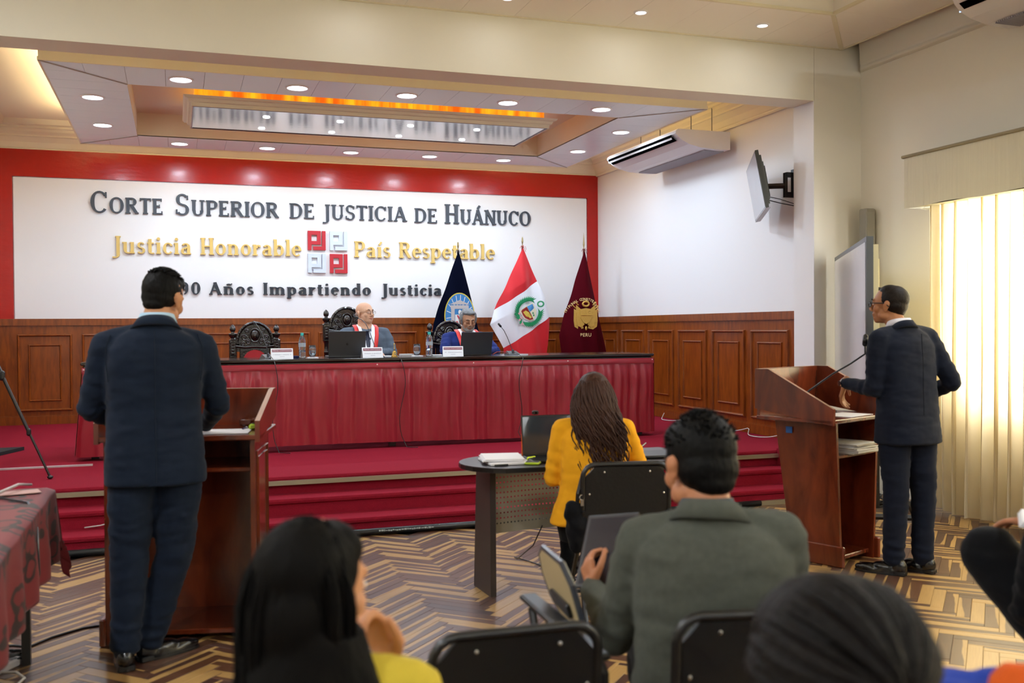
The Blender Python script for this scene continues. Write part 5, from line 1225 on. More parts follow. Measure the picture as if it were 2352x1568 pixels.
# ===== man at the right lectern, face in profile to the left =====
az = azim(4.08, 4.78); DD = 5.9
p2 = person('man in dark navy suit and black-framed glasses speaking at the right lectern', 4.08, 4.78, 0, az)
sk2 = skin('skin_brown', '#A8724E'); suit2 = cloth_m('suit_dark_navy', '#161B29')
HM = headM((-.085, .04, 1.59), 74, 2, 0, 1.0)
tw = 46  # torso yaw in this frame (90 = pure profile facing image left)
shL = V(-.185, -.11, 1.39); shR = V(.085, .19, 1.40); elL = V(-.175, .0, 1.10); wrL = V(-.355, .17, 1.115); elR = V(.265, .13, 1.13); wrR = V(.11, .30, 1.03)
shL = V(-.135, -.13, 1.385); shR = V(.125, .14, 1.395); elL = V(-.165, -.12, 1.10); wrL = V(-.335, .07, 1.118)
body_mesh(p2, sk2, HM, (-.03, .0, 1.455), shL, elL, wrL, shR, elR, wrR, [((wrL, (-.25, .35, -.85), (-.9, .2, 0), 1), dict(curl=.6, size=.95)), ((wrR, (-.7, .6, -.3), (0, 0, 1), -1), dict(curl=.4))], wide=.96)
face_details(HM, p2, sk2, '#8E5848'); eyes(HM, p2, 1.0, .8); brow_mesh(HM, hair_black, p2); glasses(HM, black_plastic, p2, .0028, .016)
jacket(p2, 'jacket', suit2, .775, [(0.02, .0, .93), (0.015, .0, 1.10), (-.005, .01, 1.29), (-.02, .01, 1.465)], shL, shR, elL, elR, wrL, wrR, tw, rx=.205, ry=.128, hem=(.205, .150), waist=(.185, .122), arm=1.04)
collar_band(p2, 'jacket_collar', suit2, (-.025, .0, 1.455), tw, .078, .074, .036, t=.008, drop=.09, tilt=-.012, flare=.028)
collar_band(p2, 'shirt_collar', cloth_m('shirt_white', '#E4E2EA'), (-.03, .0, 1.480), tw, .066, .066, .034, drop=.035)
mb = MB(); y_ = R(tw)
def on_back(u, z, r_=.15): return (-.0 + math.sin(y_) * r_ + u * math.cos(y_), -math.cos(y_) * r_ + u * math.sin(y_), z)
mb.tube([on_back(0, 1.42, .13), on_back(0, 1.25, .142), on_back(0, 1.1, .144), on_back(-.01, .95, .158)], .002, 4); mb.build('seam', cloth_m('suit2_seam', '#10141E'), p2)
ff = MB(); ff.M = HM; ff.ell((0, -.026, .038), (.079, .093, .082), n=28, m=18); ff.ell((0, -.045, .0), (.074, .066, .06), n=24, m=14); ff.ell((0, -.004, .074), (.062, .064, .050), n=20, m=12); ff.ell((0, -.062, -.035), (.052, .036, .028))
remesh(ff, .006, 'hair', mat('hair_cropped_brown', '#170E09', .5, spec=.2, bump=.3, bscale=200), p2, 2, .5, lambda co, n_: .0012 * noise.noise(co * 120))
trousers(p2, suit2, (0.02, .0, .88), (-.055, -.06, .86), (.085, .06, .86), (-.045, -.05, .47), (.105, .07, .47), (-.06, -.05, .10), (.10, .06, .10), tw, rx=.175, ry=.125, th=.098, kn=.074, an=.062, amp=.006)
shoe(p2, (-.05, -.06, .1), 78, leather); shoe(p2, (.11, .06, .1), 66, leather)
t = thing('wristwatch', 'steel wristwatch on the left wrist of the man at the right lectern', 'watch', (4.08, 4.78, 0), R(az))
d = (wrL - elL).normalized(); c = wrL + d * .008; a_ = d.cross(V(0, 0, 1)).normalized(); b_ = a_.cross(d)
MB().tube([c + a_ * .031 * math.cos(q * PI / 10) + b_ * .031 * math.sin(q * PI / 10) for q in range(21)], .005, 6, flat=1.6).build('strap', chrome, t, True); MB().cyl(c + a_ * -.030, c + a_ * -.042, .017, n=16).build('dial', chrome, t)

# ===== bald judge =====
p3 = person('bald man with thin glasses in a grey suit and red sash, seated behind the bench', 1.83, 10.05, ST, 180 + 2)
sk3 = skin('skin_fair', '#D2A184'); suit3 = cloth_m('suit_grey', '#5A6472')
HM = headM((0, .02, 1.245), 30, 5, 0, .98)
shL, elL, wrL = V(-.205, .0, 1.04), V(-.27, .08, .845), V(-.02, .26, .845)   # local left (image right after turning)
shR, elR, wrR = V(.205, .0, 1.04), V(.265, .10, .84), V(.02, .30, .86)
body_mesh(p3, sk3, HM, (0, -.0, 1.11), shL, elL, wrL, shR, elR, wrR, [((wrL, (.9, .25, 0), (0, 0, 1), -1), dict(curl=.5)), ((wrR, (-.7, .4, 0), (0, 0, 1), 1), dict(curl=.6))], wide=1.1, jaw=1.18, nk_r=.070)
face_details(HM, p3, sk3, '#B06A5C', 1.05); eyes(HM, p3, 1.05, .7); brow_mesh(HM, mat('brow_grey', '#6A5A50', .8), p3); glasses(HM, mat('glasses_bronze', '#6A4030', .3, .6), p3, .0014, .017)
jacket(p3, 'jacket', suit3, .50, [(0, .0, .60), (0, .0, .72), (0, .0, .92), (0, -.01, 1.10)], shL, shR, elL, elR, wrL, wrR, 0, rx=.215, ry=.14, waist=(.215, .15), hem=(.21, .15))
def v_front(parent, name, m_, z0, z1, w0, w1, y0, y1, off=0):
    mb = MB(); mb.add([(-w1, y1, z1), (w1, y1, z1), (w0, y0, z0), (-w0, y0, z0), (-w1, y1 - .03, z1), (w1, y1 - .03, z1), (w0, y0 - .03, z0), (-w0, y0 - .03, z0)], [(0, 1, 2, 3), (7, 6, 5, 4), (0, 4, 5, 1), (1, 5, 6, 2), (2, 6, 7, 3), (3, 7, 4, 0)]); return mb.build(name, m_, parent)
def band_ribbon(parent, name, m_, pts, w_, th=.006):
    mb = MB(); vs = []
    for i, p in enumerate(pts):
        p = Vector(p[0]); q = Vector(pts[i][1]).normalized() * w_ / 2; nrm = Vector(pts[i][2]).normalized() * th
        vs += [p - q, p + q, p + q + nrm, p - q + nrm]
    n_ = len(pts); fs = [(0, 1, 2, 3), ((n_ - 1) * 4 + 3, (n_ - 1) * 4 + 2, (n_ - 1) * 4 + 1, (n_ - 1) * 4)]
    for i in range(n_ - 1):
        for k in range(4): fs.append((i * 4 + k, i * 4 + (k + 1) % 4, (i + 1) * 4 + (k + 1) % 4, (i + 1) * 4 + k))
    mb.add(vs, fs); return mb.build(name, m_, parent, True)
shirt_w = cloth_m('judge_shirt', '#E6E8F2'); sash_r = mat('sash_red', '#D8241E', .5, sheen=.3); sash_w = mat('sash_white', '#EEEEF4', .6)
def sash(parent, sc=1.0, wx=0.0):
    for s_ in (-1, 1):
        base = [((s_ * .070, -.085, 1.118), (1, 0, .0), (0, 0, 1)), ((s_ * .103, -.02, 1.128), (1, 0, .1 * -s_), (0, 0, 1)), ((s_ * .105, .06, 1.10), (1, .3 * s_, 0), (0, .6, .8)), ((s_ * .093, .125, 1.02), (1, 0, .1), (0, 1, .3)), ((s_ * .075, .160, .93), (1, 0, .1), (0, 1, .1)), ((s_ * .050, .172, .82), (1, 0, .1), (0, 1, 0))]
        band_ribbon(parent, 'sash_red_stripe', sash_r, base, .044); band_ribbon(parent, 'sash_white_stripe', sash_w, [((p[0] - s_ * .036, p[1] + .004, p[2] + .004), a, n_) for (p, a, n_) in base], .034)
v_front(p3, 'shirt_front', shirt_w, .84, 1.065, .03, .048, .168, .110); sash(p3)
collar_band(p3, 'shirt_collar', shirt_w, (0, .0, 1.105), 0, .078, .076, .032, drop=.045, gap=.25)
band_ribbon(p3, 'necktie', mat('tie_dark', '#20243A', .5), [((0, .105, 1.07), (1, 0, 0), (0, 1, 0)), ((0, .14, .98), (1, 0, 0), (0, 1, 0)), ((0, .173, .86), (1, 0, 0), (0, 1, 0))], .035)
trousers(p3, suit3, (0, .0, .52), (-.1, .02, .50), (.1, .02, .50), (-.12, .42, .50), (.12, .42, .50), (-.12, .42, .10), (.12, .42, .10), 0)
ff = MB(); ff.M = HM; 
for s_ in (-1, 1): ff.ell((s_ * .060, -.045, .0), (.019, .038, .026))
ff.ell((0, -.08, -.01), (.05, .022, .026)); remesh(ff, .005, 'hair', mat('hair_stubble', '#A0897C', .9), p3, 2)

# ===== grey-haired judge =====
p4 = person('grey-haired bearded man in a blue suit and red sash looking down at his laptop', 2.905, 10.05, ST, 180)
sk4 = skin('skin_weathered', '#A97A5E'); suit4 = cloth_m('suit_blue', '#27336E')
HM = headM((-.015, .035, 1.165), 0, -13, 0, 1.0)
shL, elL, wrL = V(-.195, .0, .985), V(-.29, .12, .845), V(-.13, .30, .85); shR, elR, wrR = V(.205, .0, .985), V(.27, .14, .85), V(.10, .30, .86)
body_mesh(p4, sk4, HM, (0, -.0, 1.05), shL, elL, wrL, shR, elR, wrR, [((wrL, (.5, .8, 0), (0, 0, 1), 1), dict(curl=.5)), ((wrR, (-.5, .8, 0), (0, 0, 1), -1), dict(curl=.5))], wide=1.02, jaw=1.05)
face_details(HM, p4, sk4, '#8A5648', 1.0, -.004); eyes(HM, p4, 1.0, .35); brow_mesh(HM, mat('brow_dark', '#3A3430', .8), p4)
jacket(p4, 'jacket', suit4, .50, [(0, .0, .58), (0, .0, .70), (0, .0, .88), (0, -.01, 1.045)], shL, shR, elL, elR, wrL, wrR, 0, rx=.21, ry=.135, waist=(.21, .145), hem=(.21, .15))
def shift_sash(parent, dz):
    n0 = set(bpy.data.objects); sash(parent)
    for o in set(bpy.data.objects) - n0: o.location.z += dz
shift_sash(p4, -.055)
o = v_front(p4, 'shirt_front', shirt_w, .78, 1.01, .03, .048, .168, .110)
collar_band(p4, 'shirt_collar', shirt_w, (0, .0, 1.055), 0, .074, .072, .030, drop=.045, gap=.25)
ff = MB(); ff.M = HM; ff.ell((0, -.028, .042), (.086, .092, .092), n=28, m=18); ff.ell((0, .012, .095), (.068, .066, .034), n=20, m=12); ff.ell((-.02, .055, .098), (.05, .03, .018), n=16, m=10)
for s_ in (-1, 1): ff.ell((s_ * .079, -.0, .035), (.014, .035, .05)); ff.ell((s_ * .078, -.02, .0), (.012, .03, .04)); ff.ell((s_ * .074, .02, .0), (.008, .010, .03))
ff.ell((0, -.06, -.02), (.066, .045, .05))
remesh(ff, .0055, 'hair', hair_grey, p4, 1, .5, lambda co, n_: .006 * noise.noise(V(co.x * 45, co.y * 45, co.z * 25)))
ff = MB(); ff.M = HM; ff.ell((0, .045, -.084), (.047, .042, .026), n=18, m=12); ff.cap((-.030, .070, -.058), (-.036, .055, -.085), .009); ff.cap((.030, .070, -.058), (.036, .055, -.085), .009); ff.cap((-.022, .084, -.044), (.022, .084, -.044), .0062); ff.cap((-.018, .078, -.082), (.018, .078, -.082), .014)
for s_ in (-1, 1): ff.cap((s_ * .058, .03, -.05), (s_ * .045, .05, -.08), .012)
remesh(ff, .0045, 'beard', mat('beard_grey', '#86807C', .85, bump=.7, bscale=200), p4, 1, .5, lambda co, n_: .002 * noise.noise(co * 140))
trousers(p4, suit4, (0, .0, .50), (-.1, .02, .48), (.1, .02, .48), (-.12, .42, .49), (.12, .42, .49), (-.12, .42, .10), (.12, .42, .10), 0)

# ===== woman in the yellow blazer at the clerk's desk =====
wx, wy = 2.03, 4.66; az = azim(wx, wy)
p5 = person('woman with long wavy brown hair in a yellow blazer seated at the clerk\'s desk', wx, wy, 0, az)
yel = cloth_m('blazer_yellow', '#E8A41E', .85, .15, 300, .05); blk = cloth_m('trousers_black', '#0B0B0D'); sk5 = skin('skin_woman', '#C08A6A')
# frame: x right in the picture, y away; desk lies ahead
HM = headM((.0, .07, 1.115), -8, -12, 0, .96)
shL, elL, wrL = V(-.165, .03, .945), V(-.215, .03, .69), V(-.12, .26, .755); shR, elR, wrR = V(.155, .03, .945), V(.225, .10, .76), V(.215, .29, .79)
body_mesh(p5, sk5, HM, (0, .02, 1.0), shL, elL, wrL, shR, elR, wrR, [((wrL, (.5, .8, -.05), (0, 0, 1), 1), dict(curl=.4, size=.88)), ((wrR, (-.1, 1, -.1), (0, 0, 1), -1), dict(curl=.6, size=.88))], wide=.95, nk_r=.048)
eyes(HM, p5)
jacket(p5, 'blazer', yel, .47, [(-.03, -.02, .54), (-.015, -.01, .66), (0, .0, .84), (0, .015, .99)], shL, shR, elL, elR, wrL, wrR, 0, rx=.172, ry=.115, hem=(.205, .165), waist=(.158, .118), arm=.90, wr=.038, neck=.055, amp=.004)
mb = MB()
for s_ in (-1, 1): mb.tube([(s_ * .115, -.085, .88), (s_ * .085, -.102, .80), (s_ * .072, -.10, .70), (s_ * .082, -.12, .60), (s_ * .095, -.145, .47)], .0018, 4)
mb.build('seam', cloth_m('blazer_seam', '#B67E18'), p5)
ff = MB(); ff.M = HM; ff.ell((0, -.024, .034), (.088, .10, .090), n=26, m=16); ff.ell((0, -.055, -.03), (.088, .070, .09), n=22, m=14); ff.ell((0, .0, .06), (.07, .08, .06)); ff.M = None
ff.loft([((.01, .0, .90), 0, .09, .04), ((.005, -.01, 1.0), 0, .105, .06), ((.0, .0, 1.08), 0, .10, .08)], 20, 2)
remesh(ff, .008, 'hair', hair_brown, p5, 2, .5, lambda co, n_: .007 * noise.noise(V(co.x * 28, co.y * 28, co.z * 10)))
mb = MB(); r5 = random.Random(21)
for k in range(330):
    a = r5.uniform(-PI * 1.06, PI * .06); e = r5.uniform(.10, 1.25); base = HM @ V(.078 * math.cos(a) * math.sin(e), -.02 + .096 * math.sin(a) * math.sin(e), .036 + .090 * math.cos(e))
    out = V(math.cos(a), math.sin(a), 0); x_end = .02 + out.x * .105 + r5.uniform(-.03, .03); z_end = .80 + r5.uniform(-.06, .14) - .03 * (1 - abs(out.x)); ph = r5.uniform(0, 6.3); fr = r5.uniform(26, 40); am = r5.uniform(.010, .022)
    pts = []; N_ = 15; mid = V(out.x * .108, -.01 + out.y * .075, 1.06); end = V(x_end + .02, -.115 + .03 * abs(out.x) + r5.uniform(-.012, .006), z_end)
    for j in range(N_ + 1):
        t_ = j / N_
        p = base.lerp(mid, min(1, t_ / .35)) if t_ < .35 else mid.lerp(V(end.x, -.095 if t_ < .6 else end.y, end.z), (t_ - .35) / .65)
        if t_ < .35: p = p + (p - (HM @ V(0, -.02, .03))).normalized() * .018 * math.sin(PI * t_ / .35)
        z = p.z; w_ = am * min(1, t_ * 2); p = p + V(math.sin(z * fr + ph) * w_, math.cos(z * fr + ph) * w_ * .6 - (.01 if t_ > .5 else 0), 0); pts.append(p)
    strand_mesh(mb, pts, .0055, 5)
mb.build('hair_locks', hair_brown, p5, True)
trousers(p5, blk, (-.03, -.02, .45), (-.11, .03, .49), (.05, .05, .47), (-.13, .40, .50), (.02, .40, .51), (-.145, .32, .13), (-.045, .42, .14), 0, rx=.165, ry=.115, th=.085, kn=.062, an=.050)
for (x_, y_, yw) in ((-.15, .30, 10), (-.05, .43, -5)):
    mb = MB(); mb.cap((x_, y_, .10), (x_, y_ + .02, .05), .030, .032); mb.cap((x_, y_ + .02, .06), (x_ - .01, y_ + .13, .028), .032, .024); remesh(mb, .006, 'foot', sk5, p5, 2)
    M = Matrix.Translation((x_, y_, 0)) @ Matrix.Rotation(R(yw), 4, 'Z'); mb = MB(); mb.M = M; mb.loft([((0, .07, .0), 0, .042, .115), ((0, .07, .028), 0, .043, .116)], 20, 2.2); mb.bbox(-.03, .03, -.045, .01, .0, .07, .006)
    mb.tube([(.036 * math.cos(q * PI / 8), -.01 + .04 * math.sin(q * PI / 8), .095) for q in range(17)], .007, 6); mb.tube([(-.043, .08, .02), (-.03, .085, .055), (0, .09, .066), (.03, .085, .055), (.043, .08, .02)], .009, 6)
    mb.tube([(-.043, .12, .02), (0, .125, .052), (.043, .12, .02)], .010, 6); mb.build('sandal', leather, p5)

# ===== man in the grey jacket with a tablet (public, seen from behind) =====
gx, gy = 1.295, 2.25; az = azim(gx, gy)
p6 = person('man in grey tweed jacket holding a tablet, seated with his back turned', gx, gy, 0, az)
sk6 = skin('skin_warm', '#B67A58'); tw_g = cloth_m('jacket_tweed_grey', '#53564F', .95, .5, 500, .18, 60)
HM = headM((-.02, .05, 1.10), 34, -14, 2, 1.06)
shL, elL, wrL = V(-.165, .02, .905), V(-.245, .10, .63), V(-.335, .33, .69); shR, elR, wrR = V(.185, .02, .925), V(.21, .12, .64), V(-.05, .33, .62)
body_mesh(p6, sk6, HM, (.01, .0, .98), shL, elL, wrL, shR, elR, wrR, [((wrL, (-.25, .55, .75), (-.75, -.5, .1), 1), dict(curl=.95, size=.9, spread=.8)), ((wrR, (-.8, .6, 0), (0, 0, 1), -1), dict(curl=.5))], nk_r=.060, wide=1.04)
eyes(HM, p6)
jacket(p6, 'jacket', tw_g, .42, [(.02, -.02, .50), (.02, -.01, .64), (.015, -.01, .82), (.01, -.01, .99)], shL, shR, elL, elR, wrL, wrR, -4, rx=.203, ry=.135, hem=(.225, .15), waist=(.205, .14), arm=1.12, amp=.006)
collar_band(p6, 'jacket_collar', tw_g, (.01, -.005, .985), -4, .082, .078, .042, t=.008, drop=.08, tilt=-.012, flare=.03)
collar_band(p6, 'shirt_collar', cloth_m('shirt_grey', '#4C5258'), (.0, .01, 1.005), 10, .067, .066, .03, drop=.03)
ff = MB(); ff.M = HM; ff.ell((0, -.022, .044), (.083, .098, .090), n=28, m=18); ff.ell((0, -.040, -.005), (.078, .072, .07), n=24, m=14); ff.ell((0, .025, .075), (.066, .07, .052), n=20, m=12); ff.ell((0, .062, .086), (.05, .034, .026)); ff.ell((0, -.06, -.045), (.056, .042, .035))
for s_ in (-1, 1): ff.ell((s_ * .073, .016, .012), (.011, .015, .032))
remesh(ff, .006, 'hair', hair_black, p6, 2, .5, lambda co, n_: .0015 * noise.noise(co * 90))
mb = MB(); r6 = random.Random(4)
for k in range(420):
    a = r6.uniform(0, 2 * PI); e = r6.uniform(.0, 1.5); d = V(math.cos(a) * math.sin(e), math.sin(a) * math.sin(e), math.cos(e)); p = V(d.x * .082, -.022 + d.y * .096, .045 + d.z * .089)
    q = p + (d + V(r6.uniform(-.3, .3), .3, .1)).normalized() * .011; strand_mesh(mb, [HM @ p, HM @ q], .003, 4)
mb.build('hair_strands', hair_black, p6, True)
trousers(p6, cloth_m('trousers_dark', '#17191E'), (.02, .0, .48), (-.09, .05, .48), (.11, .05, .48), (-.17, .45, .50), (.12, .48, .50), (-.17, .50, .10), (.12, .52, .10), 0, th=.095, kn=.075, an=.06)
shoe(p6, (-.17, .50, 0), 0, leather); shoe(p6, (.12, .52, 0), 0, leather)
tb = thing('tablet_computer', 'black tablet computer tilted in the left hand of the man in grey tweed', 'tablet', (gx, gy, 0), R(az))
M = Matrix.Translation((-.30, .43, .785)) @ Matrix.Rotation(R(-10), 4, 'Z') @ Matrix.Rotation(R(50), 4, 'X') @ Matrix.Rotation(R(-14), 4, 'Y')
mb = MB(); mb.M = M; mb.bbox(-.09, .09, -.125, .125, -.006, .004, .003); mb.build('case', mat('tablet_case', '#1A1416', .4), tb)
mb = MB(); mb.M = M; mb.box(-.078, .078, -.112, .112, .004, .0052); mb.build('screen', mat('tablet_screen', '#2A2A34', .12, coat=.5), tb)

# ===== woman with long dark hair, lower left foreground =====
fx, fy = .215, 1.66; az = azim(fx, fy)
p7 = person('woman with long straight dark hair and yellow top resting chin on hand', fx, fy, 0, az)
sk7 = skin('skin_light', '#C98F68')
HM = headM((.0, .0, 1.037), -46, -8, 0, .98)
shL, elL, wrL = V(-.12, .04, .80), V(-.16, .14, .57), V(-.10, .30, .56); shR, elR, wrR = V(.160, .0, .86), V(.20, .19, .67), V(.132, .15, .85)
body_mesh(p7, sk7, HM, (.0, -.01, .88), shL, elL, wrL, shR, elR, wrR, [((wrL, (.6, .8, -.1), (0, 0, 1), 1), dict(curl=.4, size=.9)), ((wrR, (-.25, .05, .95), (.6, .5, 0), -1), dict(curl=1.3, size=.92))], wide=.96, nk_r=.048)
eyes(HM, p7)
jacket(p7, 'top', cloth_m('top_yellow', '#C9B23E'), .42, [(0, -.02, .50), (0, -.01, .62), (0, -.01, .78), (0, -.01, .915)], shL, shR, elL, elR, wrL, elR.lerp(wrR, .35), -10, rx=.165, ry=.11, hem=(.17, .13), waist=(.14, .105), arm=.82, wr=.036, neck=.05)
ff = MB(); ff.M = HM; ff.ell((0, -.026, .034), (.083, .097, .089), n=26, m=16); ff.ell((0, -.06, -.04), (.080, .062, .09), n=22, m=14); ff.ell((0, .015, .068), (.066, .07, .05)); ff.M = None
ff.loft([((-.08, -.095, .50), 0, .15, .03), ((-.06, -.10, .74), 0, .16, .04), ((-.02, -.07, .88), 0, .13, .06), ((-.01, -.03, .98), 0, .088, .08)], 22, 2)
hb = mat('hair_near_black', '#0A0807', .65, spec=.08, bump=.3, bscale=120, stretch=(1, 1, .1))
remesh(ff, .008, 'hair', hb, p7, 2, .5, lambda co, n_: .003 * noise.noise(V(co.x * 40, co.y * 40, co.z * 6)))
mb = MB(); r7 = random.Random(8)
for k in range(260):
    a = r7.uniform(-PI * 1.12, PI * .0); e = r7.uniform(.15, 1.3); base = HM @ V(.078 * math.cos(a) * math.sin(e), -.02 + .094 * math.sin(a) * math.sin(e), .036 + .089 * math.cos(e)); o_ = (base - (HM @ V(0, -.02, .03))); ox = o_.x / .09
    mid = V(ox * .125 - .012, -.065 + r7.uniform(-.03, .01), .92); end = V(-.06 + ox * .17 + r7.uniform(-.012, .012), -.11 + r7.uniform(-.015, .012), .50 + r7.uniform(-.05, .08)); pts = []
    for j in range(11):
        t_ = j / 10; p = base.lerp(mid, t_ / .4) if t_ < .4 else mid.lerp(end, (t_ - .4) / .6)
        if t_ < .4: p = p + o_.normalized() * .02 * math.sin(PI * t_ / .4)
        pts.append(p + V(.004 * math.sin(t_ * 9 + k), 0, 0))
    strand_mesh(mb, pts, .0045, 4)
mb.build('hair_locks', hb, p7, True)
trousers(p7, cloth_m('jeans_dark', '#1A2230'), (0, .0, .47), (-.09, .03, .47), (.09, .03, .47), (-.1, .42, .49), (.1, .42, .49), (-.1, .44, .09), (.1, .44, .09), 0)

# ===== head with tied-back hair, lower right foreground =====
hx_, hy_ = .77, 1.04; az = azim(hx_, hy_)
p8 = person('person with dark hair twisted back in thick strands, only the head in view', hx_, hy_, 0, az)
HM = headM((.0, .0, 1.03), 18, -4, 0, 1.0); sk8 = skin('skin_amber', '#B07A50')
shL, elL, wrL = V(-.17, .02, .80), V(-.22, .1, .54), V(-.1, .3, .56); shR, elR, wrR = V(.17, .02, .80), V(.22, .1, .54), V(.1, .3, .56)
body_mesh(p8, sk8, HM, (0, 0, .88), shL, elL, wrL, shR, elR, wrR, [((wrL, (.5, .8, 0), (0, 0, 1), 1), {}), ((wrR, (-.5, .8, 0), (0, 0, 1), -1), {})], nk_r=.05)
jacket(p8, 'sweater', cloth_m('sweater_black', '#15151A'), .42, [(0, -.02, .50), (0, -.01, .60), (0, -.01, .76), (0, -.01, .87)], shL, shR, elL, elR, wrL, wrR, 0, rx=.175, ry=.12, arm=.95)
ff = MB(); ff.M = HM; ff.ell((0, -.018, .036), (.098, .108, .096), n=28, m=18); ff.ell((0.02, -.055, -.02), (.100, .075, .085), n=24, m=14); ff.ell((.055, -.04, -.05), (.075, .07, .09))
hb2 = mat('hair_soft_brown', '#100C0B', .6, spec=.15, bump=.4, bscale=90, var=.3, vscale=10); ff.M = None
remesh(ff, .007, 'hair', hb2, p8, 2, .5, lambda co, n_: .006 * noise.noise(V(co.x * 22, co.y * 22, co.z * 22)))
mb = MB(); r8 = random.Random(2)
C8 = HM @ V(0.008, -.03, .018); d1 = V(.62, -.70, -.05).normalized()
for k in range(150):
    a = -PI * .05 + PI * 1.15 * (k % 50) / 50; e = .55 + .75 * r8.random(); d0 = V(-math.cos(a) * math.sin(e) - .15, .30 + .35 * r8.random(), math.cos(e) * math.sin(a) + .1).normalized()
    if k >= 100: d0 = V(-.9, -.2 - .6 * r8.random(), .5 - r8.random()).normalized()
    pts = []
    for j in range(10):
        t_ = j / 9; q = d0.slerp(d1, t_ * (.9 + .1 * r8.random())); lift = 1.0 + .035 * math.sin(PI * t_ + k); pts.append(C8 + V(q.x * .104 * lift, q.y * .116 * lift, q.z * .104 * lift))
    strand_mesh(mb, pts, .0065 + .004 * r8.random(), 6)
mb.limb([(.045, -.10, 1.07), (.09, -.11, 1.02), (.13, -.10, .93), (.15, -.09, .84)], [.024, .030, .026, .016]); mb.limb([(.04, -.11, 1.06), (.06, -.125, .99), (.09, -.12, .90), (.10, -.11, .80)], [.02, .024, .022, .014])
mb.build('hair_twist', hb2, p8, True)
trousers(p8, cloth_m('trousers_8', '#22242A'), (0, .0, .47), (-.09, .03, .47), (.09, .03, .47), (-.1, .42, .49), (.1, .42, .49), (-.1, .44, .09), (.1, .44, .09), 0)

# ===== person at the right edge with crossed leg =====
ex, ey = 2.36, 1.97; az = azim(ex, ey)
p9 = person('seated person in black with one knee crossed, cut off at the right edge', ex, ey, 0, az)
HM = headM((.06, .02, 1.10), 15, -8, 0, 1.0); blk9 = cloth_m('clothes_black', '#0D0E12')
shL, elL, wrL = V(-.15, .0, .88), V(-.20, .06, .66), V(-.16, .20, .88); shR, elR, wrR = V(.22, .0, .88), V(.27, .1, .64), V(.05, .28, .66)
body_mesh(p9, sk6, HM, (.05, 0, .97), shL, elL, wrL, shR, elR, wrR, [((wrL, (-.75, .5, .02), (0, 0, 1), 1), dict(curl=.4)), ((wrR, (-.6, .6, 0), (0, 0, 1), -1), {})])
jacket(p9, 'jacket', blk9, .42, [(.04, 0, .50), (.04, 0, .62), (.04, 0, .78), (.045, 0, .95)], shL, shR, elL, elR, wrL, wrR, 0, rx=.2, ry=.13, arm=1.0)
ff = MB(); ff.M = HM; ff.ell((0, -.022, .044), (.083, .098, .090)); ff.ell((0, -.04, 0), (.078, .07, .07)); remesh(ff, .008, 'hair', hair_black, p9, 2)
trousers(p9, blk9, (.04, .0, .48), (-.02, .03, .50), (.13, .03, .48), (-.32, .24, .775), (.10, .46, .50), (-.10, .50, .52), (.08, .50, .10), 0, th=.10, kn=.085, an=.06)
shoe(p9, (.08, .50, 0), 0, leather)
